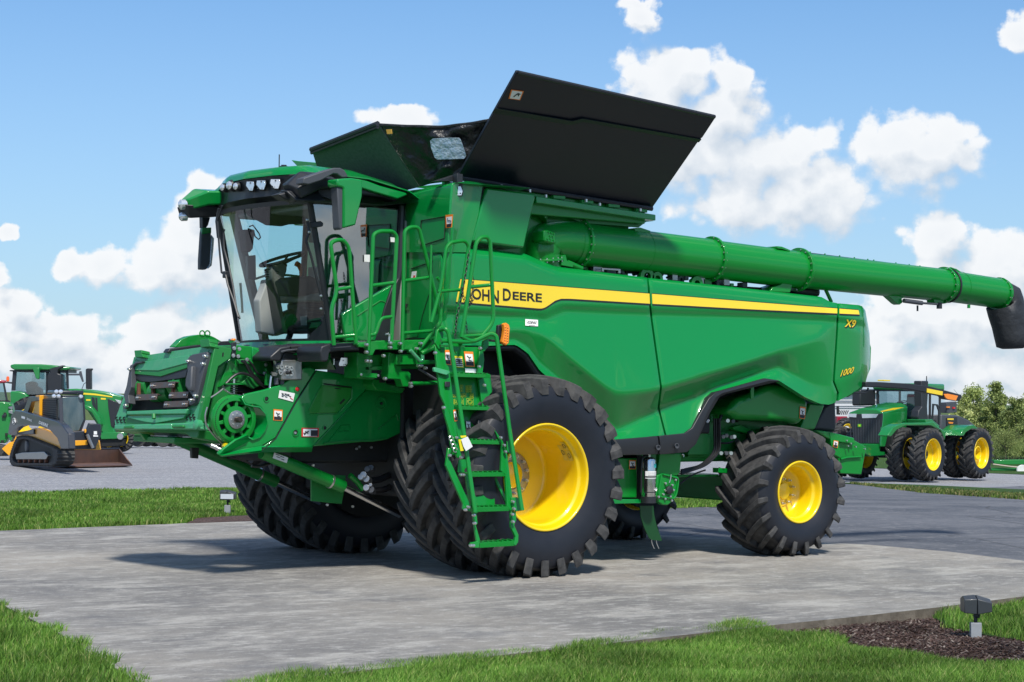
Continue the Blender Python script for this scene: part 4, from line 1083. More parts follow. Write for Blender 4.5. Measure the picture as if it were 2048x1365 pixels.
# windscreen
rws = [[Vector((cabx(z_, y), y, z_)) for y in np.linspace(-.93, .93, 33)] for z_ in np.linspace(2.33, 3.73, 12)]
MB().loft(rws).build("windscreen", GLASS, comb)
# black print band round the screen
for z0, z1 in ((3.695, 3.74), (2.31, 2.36)):
    MB().loft([[Vector((cabx(z_, y) - .004, y, z_)) for y in np.linspace(-.93, .93, 33)] for z_ in (z0, z1)]).build("screen_frame", BLACKP, comb)
m = MB(); m.loft([[Vector((cabx(z_, y) - .004, y, z_)) for y in np.linspace(-.93, -.93 + w_, 5)] for z_, w_ in ((2.34, .30), (2.42, .22), (2.5, .08), (2.6, .03))]); m.build("screen_frame", BLACKP, comb)
# side glass, both sides
for s in (-1, 1):
    y = s * .935
    def sp_(z_): return cabx(z_, .93) + .03
    pr = [(sp_(2.33), y, 2.33), (sp_(3.72), y, 3.72), (-.90, y, 3.70), (-.93, y, 2.9), (-1.08, y, 2.33)]
    MB().prism(pr, (0, .006, 0)).build("door_glass" if s < 0 else "side_glass", GLASSD if s < 0 else GLASS, comb, smooth=False)
    # pillars
    m = MB(); m.tube([(sp_(2.30) - .02, y, 2.30), (sp_(3.0) - .02, y * 1.004, 3.0), (sp_(3.74) - .02, y, 3.74)], .032, 8); m.build("front_pillar", BLACKP, comb)
    m = MB(); m.tube([(-.88, y * 1.01, 3.75), (-.90, y * 1.02, 3.1), (-1.0, y * 1.02, 2.6), (-1.12, y * 1.02, 2.30)], .035, 8); m.build("rear_pillar", BLACKP, comb)
m = MB(); m.tube([(-1.45 - .4 * t, .80 + .04 * t, 2.3 + 1.42 * t) for t in (0, .5, 1)], .055, 8); m.build("inner_pillar", INTER, comb)
m = MB(); m.box((-.84, 0, 2.75), (.05, 1.84, .9)); m.box((-.84, 0, 3.6), (.05, 1.84, .25)); m.box((-.84, -.8, 3.3), (.05, .3, .6)); m.build("cab_rear_wall", INTER, comb, bevel=.01)
# roof: lining, cap, lamp fascia, horns
def nose(y): return float(np.interp(abs(y), [0, .5, .81, .95, 1.15], [-2.20, -2.14, -2.02, -2.02, -2.05]))
rws = []
ys_ = list(np.linspace(-1.15, 1.15, 41))
def zc(y): return -.12 * sstep(.72, 1.1, abs(y))
for k, (t, z_) in enumerate(((-.0, 4.00), (.01, 4.05), (.04, 4.085), (.14, 4.10), (.5, 4.09), (.9, 4.0), (1.0, 3.93))):
    rws.append([Vector((nose(y) + (-.80 - nose(y)) * t, y, z_ + zc(y))) for y in ys_])
rws.append([Vector((-.80, y, 3.84)) for y in ys_])
MB().loft(rws).build("roof_cap", GREENP, comb, ang=60, solid=.012)
m = MB(); rws = [[Vector((nose(y) + .012, y, 3.995 + zc(y))) for y in ys_], [Vector((nose(y) + .035, y, 3.90 + zc(y) * .8)) for y in ys_], [Vector((nose(y) + .02, y, 3.80 + zc(y) * .3)) for y in ys_], [Vector((nose(y) + .25, y, 3.72)) for y in ys_], [Vector((-1.2, y, 3.72)) for y in ys_], [Vector((-.66, y, 3.80)) for y in ys_], [Vector((-.64, y, 3.86)) for y in ys_]]
m.loft(rws); m.build("roof_underside", BLACKP, comb, ang=40)
m = MB(); m.box((-1.35, 0, 3.70), (.95, 1.7, .06)); m.build("headliner", INTER, comb, bevel=.02)
# side fascia of the roof (near and far)
sf = PL([(862,178),(872,158),(985,126),(1170,138),(1290,184),(1478,236),(1492,250),(1470,262),(1420,282),(1250,232),(1165,205),(985,206)], 'J', Y=-1.14)
for s in (1, -1):
    m = MB(); m.prism([Vector((p.x, p.y * s, p.z)) for p in sf], (0, .10 * s, 0)); m.build("roof_side_fascia", GREENP, comb, bevel=.012)
sf2 = PL([(560,248),(600,236),(700,200),(862,176),(985,200),(1165,203),(1250,232),(1420,280),(1410,300),(1320,268),(1160,250),(990,305),(760,300),(620,288)], 'J', Y=-1.10)
m = MB(); m.prism(sf2, (0, .16, 0)); m.build("roof_edge_trim", BLACKP, comb, bevel=.02)
# horns with lamps: far one is seen from the side
for s in (1, -1):
    H_ = lambda x, y, z_: Vector((x, y * s, z_))
    m = MB()
    m.loft([[H_(-2.33, .98, 3.86), H_(-2.36, 1.12, 3.84), H_(-2.30, 1.24, 3.80), H_(-2.26, 1.24, 3.70), H_(-2.30, 1.0, 3.74)],
            [H_(-2.15, .86, 3.95), H_(-2.20, 1.10, 3.99), H_(-2.10, 1.26, 3.93), H_(-2.02, 1.25, 3.82), H_(-2.12, .9, 3.80)],
            [H_(-1.70, .80, 3.97), H_(-1.70, 1.05, 4.0), H_(-1.65, 1.18, 3.93), H_(-1.60, 1.17, 3.86), H_(-1.65, .82, 3.84)]], closed=True, caps=True)
    m.build("roof_horn", GREENP if s > 0 else BLACKP, comb, bevel=.02, seg=3)
    m = MB(); m.loft([[H_(-2.35, .98, 3.80), H_(-2.38, 1.14, 3.78), H_(-2.30, 1.22, 3.68), H_(-2.27, 1.02, 3.66)], [H_(-1.95, .9, 3.80), H_(-2.0, 1.14, 3.80), H_(-1.95, 1.20, 3.70), H_(-1.9, .95, 3.70)]], closed=True, caps=True)
    m.build("horn_lamp_housing", BLACKP, comb, bevel=.015)
    for (x, y, z_, r_) in ((-2.37, 1.06, 3.80, .055), (-2.33, 1.12, 3.68, .05))[:2 if s > 0 else 0]:
        m = MB(); c = Vector((x, y * s, z_)); d_ = Vector((-1, .2 * s, -.1)).normalized(); m.lathe([(.0, .03), (r_ * .6, .02), (r_, 0), (r_, -.06)], c, d_, n=20); m.build("horn_lamp", LAMP, comb)
# lamps on the front fascia
def on_nose(u, v, lift=0):
    """meet the lamp fascia: march the sight line to the bowed front"""
    d = pix_dir(u, v); lo, hi = 17.0, 22.5
    for i in range(40):
        mid = (lo + hi) / 2; p = CAM + d * mid
        if p.x < nose(p.y) - .012 - lift: lo = mid
        else: hi = mid
    return CAM + d * lo
def hexl(cx, cy, w, h): return [(cx - w * .42, cy - h * .5), (cx + w * .42, cy - h * .5), (cx + w * .5, cy - h * .1), (cx + w * .3, cy + h * .5), (cx - w * .1, cy + h * .48), (cx - w * .5, cy - h * .05)]
for cx, cy, w, h in ((360,190,58,66),(438,182,68,66),(540,174,74,68)):
    lampface('J', hexl(cx, cy, w, h), on_nose, "roof_lamp", .06)
for cx, cy, r_ in ((172,200,.05),(222,185,.062),(268,192,.05)):
    c = on_nose(*Z('J', (cx, cy))); d_ = Vector((-1, -.25, 0)).normalized()
    m = MB(); m.lathe([(0, .035), (r_ * .6, .03), (r_ * .95, .005), (r_, -.02), (r_, -.08)], c, d_, n=24); o = m.build("roof_lamp", BLACKP, comb)
    m = MB(); m.lathe([(0, .04), (r_ * .5, .036), (r_ * .7, .028)], c, d_, n=20); m.build("lens", LAMP, o)
# aerials
m = MB(); p = P(*Z('J', (568, 66)), X=-1.9); m.tube([p - Vector((0,0,.1)), p + Vector((0, 0, .15))], .006, 6); m.build("aerial", BLACKP, comb)
m = MB(); p = P(*Z('J', (602, 55)), X=-1.8); m.cyl(p - Vector((0,0,.08)), p + Vector((0, 0, .01)), .055, n=16); m.cyl(p - Vector((0,0,.01)), p + Vector((0, 0, .025)), .03, n=12); m.build("gps_puck", BLACKP, comb)
# roof decal scribble near the mirror arm
plate('J', [(885,160),(890,150),(960,160),(985,158),(975,178),(920,175)], -1.145, .004, "roof_decal", YDECAL, comb, bevel=0)
letter("S7", "decal_lettering", WHITE, (650,362), (668,363.5), (649,366), (668,368.5), lambda u, v: P(u, v, Y=-1.152), bold=.02)
# mirror arms and mirrors
arm = PL([(740,170),(745,130),(860,90),(965,58),(1010,58),(1040,75),(1062,112),(1062,128),(1020,128),(985,102),(960,100),(870,150),(780,178)], 'J', Y=-1.42)
m = MB(); m.prism(arm, (0, .14, 0)); m.build("mirror_arm", GREYP, comb, bevel=.015, seg=3)
mi = PL([(985,195),(1040,200),(1030,490),(1012,505),(1000,490)], 'J', Y=-1.52)
m = MB(); m.prism(mi, (0, .12, 0)); mo = m.build("mirror", GREYP, comb, bevel=.01)
mg = PL([(985,138),(1090,130),(1170,142),(1168,260),(1120,470),(1030,492),(1032,200),(988,192)], 'J', Y=-1.54)
m = MB(); m.prism(mg, (-.02, .16, 0)); m.build("mirror_shell", GREENP, mo, bevel=.018, seg=3)
fm = PL([(18,410),(40,402),(75,415),(60,470),(45,490),(20,490)], 'J', Y=1.35)
m = MB(); m.prism(fm, (0, .08, 0)); m.build("mirror_arm", BLACKP, comb, bevel=.008)
fm = PL([(18,490),(80,488),(82,520),(70,740),(55,780),(40,790),(0,788),(0,720),(12,530)], 'J', Y=1.35)
m = MB(); m.prism(fm, (0, .06, 0)); mo = m.build("mirror", GREYP, comb, bevel=.01)
fm = PL([(84,540),(103,565),(98,640),(85,760),(60,782),(72,740)], 'J', Y=1.36)
m = MB(); m.prism(fm, (0, .05, 0)); m.build("mirror_glass", CHROME, mo, bevel=.004)
fm = PL([(18,488),(82,486),(82,525),(14,535)], 'J', Y=1.345)
m = MB(); m.prism(fm, (0, .05, 0)); m.build("mirror_cap", GREENP, mo, bevel=.004)
# wipers, washer arm, screen details
m = MB(); m.tube(PL([(160,330),(125,440),(140,650),(155,810),(185,830),(200,900),(240,1010),(275,1130)], 'J', X=-2.35), .011, 6); m.build("wiper_arm", BLACKP, comb)
m = MB(); m.tube(PL([(175,500),(168,520),(172,640),(205,760),(235,900),(262,1080),(285,1140)], 'J', X=-2.25), .012, 6); m.tube(PL([(135,350),(118,440),(130,560)], 'J', X=-2.30), .014, 6); m.build("wiper_blade", BLACKP, comb)
m = MB(); m.box(P(*Z('J', (185, 825)), X=-2.33), (.05, .06, .07)); m.build("wiper_pivot", BLACKP, comb, bevel=.008)
# near pillar stay with fittings
m = MB(); m.tube(PL([(768,425),(785,520),(762,580),(800,700),(850,900),(880,1010)], 'J', Y=-1.0), .013, 6); m.build("pillar_wiper", BLACKP, comb)
m = MB(); m.prism(PL([(790,448),(870,440),(888,455),(885,475),(870,482),(800,490)], 'J', Y=-1.0), (0, .03, 0)); m.build("door_hinge", BLACKP, comb, bevel=.006)
for a, b in ((783,520),(868,978),(868,1070),(768,432)):
    c = P(*Z('J', (a, b)), Y=-1.015); m = MB(); m.lathe([(.014, 0), (.012, .01), (0, .013)], c, (0, -1, 0), n=10); m.build("screw", ZINC, comb)
# interior ---------------------------------------------------
def inn(name, pts, Y, t, m_=INTER, b=.02, z='J'):
    return MB().prism(PL(pts, z, Y=Y), (0, t, 0)).build(name, m_, comb, bevel=b, seg=3)
col_ = MB(); col_.prism(PL([(520,760),(600,745),(628,770),(625,800),(600,870),(590,930),(580,990),(610,1150),(640,1240),(560,1265),(440,1240),(425,1010),(430,1000),(470,900),(478,860),(515,860),(510,800)], 'J', Y=-.12), (0, .13, 0)); col_.build("steering_column", INTER, comb, bevel=.03, seg=3)
for k in range(5):
    a = P(*Z('J', (512 + k * 2, 800 + k * 16)), Y=-.15); b_ = P(*Z('J', (620 - k * 2, 805 + k * 17)), Y=-.15)
    c = (a + b_) / 2; m = MB(); m.lathe([((b_ - a).length * .5, -.008), ((b_ - a).length * .54, 0), ((b_ - a).length * .5, .008)], c + Vector((0, .12, 0)), (.25, 0, 1), n=20); m.build("column_bellows", BLACKP, comb)
wc = P(*Z('J', (590, 715)), Y=-.0); nrm_w = Vector((-.34, 0, .94)).normalized()
a_ = nrm_w.orthogonal().normalized(); b_ = nrm_w.cross(a_)
m = MB(); m.tube([wc + (a_ * math.cos(t) + b_ * math.sin(t)) * .235 for t in [2 * PI * k / 40 for k in range(40)]], .017, 10, closed=True)
for k in (0, 2.1, 4.2): m.tube([wc - nrm_w * .05, wc + (a_ * math.cos(k) + b_ * math.sin(k)) * .23], .013, 6)
m.tube([wc - nrm_w * .05, P(*Z('J', (570, 790)), Y=-.02)], .045, 12); m.build("steering_wheel", BLACKP, comb)
m = MB(); m.tube(PL([(690,745),(715,760),(725,800),(722,845)], 'J', Y=-.22), [.03, .028, .018, .012], 10); m.build("steering_wheel_tag", mat("orange_tag", (.55, .10, .015), .6), comb)
inn("armrest_console", [(620,870),(660,840),(800,835),(870,870),(930,900),(960,930),(870,960),(780,980),(650,975)], -.45, .25, INTERD)
inn("console_arm", [(590,880),(640,940),(650,975),(620,960),(580,930)], -.3, .1, INTERD)
inn("seat_cushion", [(750,985),(780,955),(960,930),(1090,970),(1100,1020),(980,1020),(760,1020)], -.45, .55, INTER, .05)
inn("seat_base", [(760,1020),(900,1030),(900,1230),(870,1250),(800,1240),(770,1200)], -.35, .4, INTERD, .03)
for k in range(8):
    inn("seat_bellows", [(770,1040 + k * 25),(890,1045 + k * 25),(890,1058 + k * 25),(770,1053 + k * 25)], -.38, .3, INTERD, .004)
inn("floor_console", [(600,1100),(740,1040),(760,1060),(800,1250),(620,1250)], -.1, .12, INTERD, .03)
m = MB(); m.prism([(-1.05, -.25, 2.95), (-.95, -.25, 3.55), (-.92, .25, 3.55), (-1.05, .3, 2.95)], (.12, 0, 0)); m.build("seat_back", INTER, comb, bevel=.05, seg=3)
inn("seat_headrest", [(1270,700),(1390,690),(1390,780),(1300,815),(1262,790)], -.45, .3, BLACKP, .05)
inn("monitor_bracket", [(1160,400),(1260,385),(1262,398),(1190,420),(1215,480),(1200,515),(1175,500)], -.5, .05, BLACKP, .01)
inn("speaker_pod", [(320,500),(400,500),(392,560),(385,640),(360,668),(335,660)], .55, .15, BLACKP, .03)
inn("display", [(340,690),(402,684),(405,865),(345,855)], .62, .05, INTER, .01)
inn("window_sticker", [(722,1125),(765,1120),(770,1188),(727,1190)], -.5, .003, WHITE, 0)
inn("window_sticker", [(1180,682),(1220,682),(1220,735),(1180,732)], -.95, .003, WHITE, 0)
inn("window_sticker", [(1368,555),(1400,560),(1398,592),(1370,590)], -.95, .003, WHITE, 0)
inn("sun_visor", [(330,370),(620,300),(745,310),(760,460),(640,465),(590,478),(480,470),(350,400)], .1, .03, BLACKP, .01)
m = MB(); m.tube(PL([(355,480),(380,470),(425,530),(435,560),(420,572),(395,550),(385,510),(345,495)], 'J', Y=.5), .008, 6); m.build("coiled_lead", HOSE, comb)
m = MB(); m.tube(PL([(400,855),(490,825),(560,825),(640,830),(760,845)], 'J', Y=.98), .014, 6); m.tube(PL([(290,885),(300,1010),(305,1100)], 'J', Y=1.1), .014, 6); m.build("far_handrail", GREEN, comb)
# lower door panel in green with its pressed line
plate('J', [(1018,1108),(1375,900),(1392,905),(1395,1290),(1240,1300),(1050,1300)], -.965, .05, "door_lower_panel", GREENP, comb, bevel=.01)
m = MB(); m.tube(PL([(1130,1120),(1290,1015),(1310,1015),(1380,1050)], 'J', Y=-.967), .006, 5); m.build("panel_crease", GREENM, comb)
plate('J', [(1330,1060),(1385,900),(1400,900),(1425,850),(1440,860),(1400,1180),(1360,1300),(1265,1300)], -.99, .04, "door_seal", BLACKP, comb, bevel=.006)
# ---------------------------------------------------------------- feeder house
NT = P(430.5, 690.8, Y=-.80); NB = P(402, 866, Y=-.80); FB = P(231, 860, Y=.86)
fnrm = (FB - NB).cross(NT - NB).normalized()
if fnrm.x > 0: fnrm = -fnrm
def fp(u, v, lift=0):
    d = pix_dir(u, v); t = ((NT + fnrm * lift) - CAM).dot(fnrm) / d.dot(fnrm); return CAM + d * t
def face(pts, lift, t, name, m_, b=.005, z='K', parent=None, seg=2):
    return MB().prism([fp(a, b_, lift) for a, b_ in Z(z, pts)], fnrm * -t).build(name, m_, parent or comb, bevel=b, seg=seg)
fh = empty("feeder_house", (-2.9, 0, 1.5)); fh.parent = comb
FH = Matrix.Translation((2.9, 0, -1.5))
def fhp(o):
    o.parent = fh; o.matrix_parent_inverse = Matrix.Translation((2.9, 0, -1.5)); return o
face([(215,308),(1140,172),(1062,262),(830,300),(300,362),(205,400)], .0, .05, "face_top_plate", GREEND)
face([(215,308),(300,358),(200,395),(150,640),(160,850),(125,930),(130,1085),(0,1085),(-5,1030),(95,770)], -.0, .05, "face_side_plate", GREEND)
face([(1140,172),(1040,255),(1040,350),(930,740),(870,860),(820,870),(800,980),(780,1065),(960,1065)], .0, .05, "face_side_plate", GREEND)
face([(205,398),(300,360),(830,292),(862,300),(840,372),(490,466),(198,458)], .02, .03, "hood_plate", GREEND)
face([(198,456),(490,464),(840,370),(830,430),(515,532),(195,500)], .012, .03, "hood_lip", GREENM)
face([(195,500),(515,530),(830,430),(800,540),(700,560),(600,572),(510,585),(400,597),(300,590),(200,545)], -.0, .012, "rubber_flap", BLACKP)
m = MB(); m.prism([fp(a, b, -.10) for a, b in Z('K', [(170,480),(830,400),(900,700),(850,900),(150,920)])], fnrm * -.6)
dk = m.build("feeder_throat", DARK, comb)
# feeder drum, bars and chain in the opening
def drum(a, b, r_, name, m_, lift=-.05):
    p0 = fp(*Z('K', a), lift); p1 = fp(*Z('K', b), lift); MB().tube([p0, p1], r_, 24).build(name, m_, comb)
drum((285,672), (425,662), .105, "feeder_drum", GREENM, -.10); drum((455,715), (660,700), .10, "feeder_drum", GREENM, -.10); drum((690,650), (815,642), .105, "feeder_drum", GREENM, -.10)
drum((335,670),(345,669), .113, "drum_rib", GREENM, -.10); drum((545,709),(557,708), .108, "drum_rib", GREENM, -.10); drum((745,646),(757,645), .113, "drum_rib", GREENM, -.10)
for (a, b) in (((400,640),(680,625)), ((240,775),(480,765)), ((620,750),(835,742)), ((560,855),(830,845))):
    c0 = fp(*Z('K', a), .05); c1 = fp(*Z('K', b), .05); d_ = (c1 - c0); L_ = d_.length; mid = (c0 + c1) / 2
    m = MB(); up_f = (NT - NB).normalized(); e1 = d_.normalized()
    R_ = Matrix((e1, up_f, fnrm)).transposed()
    m.box(mid, (L_, .055, .012), R_); m.box(mid + up_f * .028 - fnrm * .02, (L_, .012, .05), R_); o = m.build("feeder_slat", mat("worn_slat_steel", (.14,.125,.12), .45, metal=.7, noise=(20,.6,(.2,.10,.06),(1,1,1))), comb, bevel=.002)
    for s in (.08, .16, .84, .92):
        p = c0.lerp(c1, s) + fnrm * .008; MB().cyl(p, p + fnrm * .012, .010, n=8).build("slat_bolt", ZINC, o)
for a, b in (((270,620),(270,740)), ((665,610),(660,720)), ((430,680),(440,760))):
    p0 = fp(*Z('K', a), .02); p1 = fp(*Z('K', b), .02)
    m = MB()
    for i in range(9): m.box(p0.lerp(p1, i / 8), (.03, .035, .022))
    m.build("feeder_chain", RUST, comb, bevel=.003)
# black wear shields either side of the opening
for pts in ([(170,405),(205,385),(245,362),(320,360),(300,375),(235,385),(200,420),(188,480),(185,650),(150,740),(160,835),(120,835),(95,745),(130,640)],
            [(812,350),(845,300),(880,278),(1040,248),(1048,262),(1038,340),(1000,480),(940,720),(905,830),(860,860),(835,850),(840,800),(875,790),(890,770),(835,700),(795,640),(800,560),(822,470)]):
    o = face(pts, .05, .08, "wear_shield", GREYP, .015, seg=3)
face([(822,470),(868,400),(860,640),(845,700),(800,650),(795,600)], .10, .08, "wear_shield", GREYP, .015)
face([(90,850),(150,845),(145,880),(118,900),(90,895)], .02, .03, "shield_foot", GREYP, .004)
for a, b in ((838,358),(1030,300),(1005,388),(920,752),(872,800),(170,450),(128,860)):
    p = fp(*Z('K', (a, b)), .06); MB().lathe([(.018, -.02), (.018, .012), (.010, .012), (.010, .03), (0, .03)], p, fnrm, n=8).build("shield_bolt", ZINC, comb)
# sill
face([(128,925),(820,898),(800,958),(132,968)], .05, .06, "sill_rail", GREEND, .01)
face([(145,980),(800,962),(775,1005),(455,1062),(350,1050),(140,1000)], .03, .03, "sill_plate", GREEND, .004)
face([(110,1000),(820,980),(800,1065),(110,1080)], .005, .05, "sill_back", GREENM, .004)
face([(-8,1080),(975,1052),(975,1130),(-8,1135)], .04, .10, "lower_beam", GREEND, .01)
face([(200,1085),(640,1068),(640,1130),(200,1133)], .06, .03, "lower_latch_bar", GREEND, .008)
face([(100,1090),(200,1085),(200,1120),(90,1125)], .075, .03, "lock_pin", GREENM, .01)
face([(640,1085),(770,1080),(770,1110),(640,1115)], .075, .03, "lock_pin", GREENM, .01)
face([(-5,1125),(960,1130),(935,1235),(870,1235),(800,1180),(-5,1150)], -.04, .25, "lower_frame", GREENM, .01)
p = fp(*Z('K', (938,1080)), .05); MB().lathe([(.05,-.03),(.05,.02),(.03,.03),(0,.03)], p, fnrm, n=20).build("pivot_boss", GREEND, comb)
MB().tube([fp(*Z('K', (440,960)), .07), fp(*Z('K', (442,1010)), .07)], .02, 8).build("latch_handle", GREENM, comb)
# stamped key-hole slots
for ox, oy in ((0,0),(790,-35)):
    for i in range(3):
        for j in range(2):
            cx = (20 if ox == 0 else 810) + i * 42 + (j * 12) - (0 if ox == 0 else 0); cy = 1008 + j * 32 + (0 if ox == 0 else -30)
            pts = [fp(*Z('K', (cx + 13 * math.cos(t), cy + 16 * math.sin(t))), .004) for t in np.linspace(.7, 5.2, 9)]
            MB().tube(pts, .0055, 4).build("keyhole_slot", DARK, comb)
# hooks on the top edge
for pts in ([(218,235),(300,230),(305,262),(298,268),(320,300),(322,312),(228,312),(222,268)], [(965,115),(1060,98),(1078,130),(1072,150),(1085,180),(1085,190),(972,200),(968,165)]):
    face(pts, .06, .10, "top_hook", GREENM, .012)
# top behind the face: curved guard disc, black apron
p_ = PL([(680,190),(760,110),(840,75),(960,55),(1060,55),(1130,85),(1215,135),(1210,200),(680,200)], 'K', Y=.2)
m = MB(); m.prism(p_, (0, .12, 0)); m.build("top_auger_guard", GREEN, comb, bevel=.01)
for a in (992, 1052):
    c = P(*Z('K', (a, 42)), Y=.2); MB().tube([c + Vector((math.cos(t), 0, math.sin(t))) * .028 for t in np.linspace(0, 2 * PI, 13)[:-1]], .007, 6, closed=True).build("lifting_eye", GREEN, comb)
MB().prism(PL([(600,248),(625,215),(960,170),(1160,160),(1190,135),(1290,128),(1340,150),(1340,230),(1150,200),(600,262)], 'K', Y=.0), (0, .1, 0)).build("rubber_apron", BLACKP, comb, bevel=.02)
# side of the feeder: face flange, body
MB().prism(PL([(1140,172),(1318,212),(1332,232),(1310,325),(1175,418),(1030,1052),(958,1055)], 'K', Y=-.805), (0, .06, 0)).build("face_return", GREENM, comb, bevel=.006)
plate('K', [(1222,262),(1238,255),(1235,300),(1218,308)], -.808, .004, "slot", DARK, comb, bevel=0)
MB().prism(PL([(1170,420),(1320,320),(1440,180),(1560,190),(1700,220)], 'K', Y=-.70) + PL([(800,590),(860,760),(1000,1000),(900,1060),(300,1000)], 'T', Y=-.70) + PL([(1250,1250),(1040,1080)], 'K', Y=-.70), (0, .25, 0)).build("feeder_body", GREENM, comb, bevel=.015)
m = MB(); m.prism(PL([(355,480),(575,505),(570,690),(400,660),(350,600)], 'T', Y=-.75), (0, .5, 0)); m.build("feeder_gearbox", GREEN, comb, bevel=.01)
m = MB(); m.prism(PL([(575,505),(790,600),(820,690),(760,715),(570,690)], 'T', Y=-.75), (0, .35, .0)); m.build("gearbox_cover", GREENP, comb, bevel=.012)
plate('T', [(305,450),(365,440),(355,650),(300,660)], -.80, .03, "strut_plate", BLACKP, comb, bevel=.004)
for a, b in ((325,525),(312,625),(500,680),(760,750),(742,868),(395,535),(380,635)):
    p = P(*Z('T', (a, b)), Y=-.80); MB().lathe([(.02, 0), (.02, .012), (.012, .012), (.012, .022), (0, .022)], p, (0, -1, 0), n=8).build("bolt", ZINC, comb)
MB().prism(PL([(310,395),(360,400),(420,440),(410,470),(350,470),(315,430)], 'T', Y=-.6), (0, .1, 0)).build("solenoid", ZINC, comb, bevel=.01)
MB().prism(PL([(305,415),(330,388),(360,400),(340,430)], 'T', Y=-.62), (0, .05, 0)).build("solenoid_cap", AMBER, comb, bevel=.006)
# brackets/ribs giving relief to the feeder side
for pts, th, mm_ in (([(370,680),(560,660),(600,740),(380,740)], .06, GREENM), ([(250,700),(370,680),(400,900),(330,960),(120,1060),(200,850)], .03, GREEN), ([(330,760),(350,850),(300,860)], .04, GREENM), ([(765,790),(825,870),(870,1040),(770,1030)], .10, GREEN), ([(560,880),(640,850),(700,1030),(600,1080),(430,1000)], .04, GREENM)):
    plate('T', pts, -.70 - th, .05, "side_bracket", mm_, comb, bevel=.006)
# hoses
def hose(z, pts, Y, r_=.014, m_=HOSE, name="hydraulic_hose"):
    p = fillet(PL(pts, z, Y=Y), .15, 4); return MB().tube(p, r_, 8).build(name, m_, comb)
hose('T', [(430,700),(480,720),(560,900),(700,1020),(800,1070),(880,1080)], -.82)
hose('T', [(460,690),(500,740),(590,890),(720,1010),(830,1060)], -.80, .012)
hose('T', [(520,690),(590,760),(640,870),(760,905)], -.80, .010)
hose('T', [(200,1030),(300,920),(400,860),(520,880),(620,940),(740,1050),(800,1075)], -.84, .014)
hose('T', [(225,1010),(330,880),(410,870)], -.83, .010)
hose('T', [(10,1200),(120,1130),(200,1060),(180,1040)], -.84, .009, STEEL, "control_cable")
hose('T', [(190,1085),(280,1150),(430,1175)], -.93, .010, STEEL, "control_rod")
# tension spring and its plates
c = P(*Z('T', (328, 1070)), Y=-.92)
for k in range(5): MB().lathe([(.028,-.006),(.042,0),(.028,.006)], c + Vector((0,0,.03 - k*.022)), (0,0,1), n=18).build("tension_spring", ZINC, comb)
MB().lathe([(.0,.0),(.10,.0),(.10,.012),(0,.012)], c + Vector((0,0,.035)), (0,0,1), n=24).build("spring_plate", GREEN, comb)
MB().cyl(c - Vector((0,0,.1)), c + Vector((0,0,.09)), .012).build("spring_bolt", ZINC, comb)
# big slip-clutch pulley
pc = P(470.0, 839.5, Y=-1.0); ax_y = (0, -1, 0)
pl = empty("drive_pulley", pc); pl.parent = comb
m = MB(); m.lathe([(.18,-.06),(.236,-.06),(.240,-.05),(.240,-.02),(.23,-.0),(.195,.012),(.182,.012),(.178,-.02),(.17,-.04)], (0,0,0), ax_y, n=72); m.build("pulley_ring", GREEN, pl)
m = MB(); m.lathe([(0,-.05),(.09,-.05),(.2,-.06)], (0,0,0), ax_y, n=48); m.build("pulley_back", DARK, pl)
m = MB()
for k in range(10):
    a = 2 * PI * k / 10 + .2; d_ = Vector((math.cos(a), 0, math.sin(a))); t_ = Vector((-math.sin(a), 0, math.cos(a)))
    m.prism([d_ * .085 + t_ * .020, d_ * .19 + t_ * .014, d_ * .19 - t_ * .014, d_ * .085 - t_ * .020], (0, .05, 0))
m.build("pulley_spokes", GREEN, pl, bevel=.004)
MB().lathe([(.13,.0),(.13,.02),(.088,.025),(.088,.0)], (0,0,0), ax_y, n=40).build("clutch_plate", GREEN, pl)
MB().lathe([(.088,.0),(.088,.035),(.07,.04),(.03,.04)], (0,0,0), ax_y, n=36).build("pulley_hub", STEEL, pl)
bolt_each(8, .06, (0, -.04, 0), ax_y, .008, .006, pl, "hub_bolt")
MB().lathe([(.03,.03),(.03,.10),(.022,.115),(0,.115)], (0,0,0), ax_y, n=16).build("drive_shaft", mat("dark_shaft_steel", (.09,.07,.06), .4, metal=.8), pl)
for k in range(34):
    a = 2.0 + 2.9 * k / 34; p = Vector((math.cos(a) * .216, -.002, math.sin(a) * .216)); MB().cyl(p + Vector((0,.02,0)), p + Vector((0,-.006,0)), .0052, n=5).build("ring_hole", DARK, pl)
hose('K', [(1050,880),(1025,960),(1030,1080),(1130,1210),(1250,1320)], -.90, .009, STEEL, "guard_rod")
# side shields
YS = -1.02
guard = [(840,458),(868,440),(985,413),(1075,385),(1135,350),(1178,308),(1205,286),(1252,283),(1284,297),(1160,490),(1043,702),(958,752),(735,790),(704,800),(706,785),(730,765),(800,712),(868,680),(885,694),(915,704),(950,690),(978,655),(990,610),(980,560),(955,520),(920,505),(875,505),(858,490)]
m = MB(); m.prism(PL(guard, 'B', Y=YS), (0, .05, 0)); m.build("drive_guard", GREENP, comb, bevel=.012, seg=3)
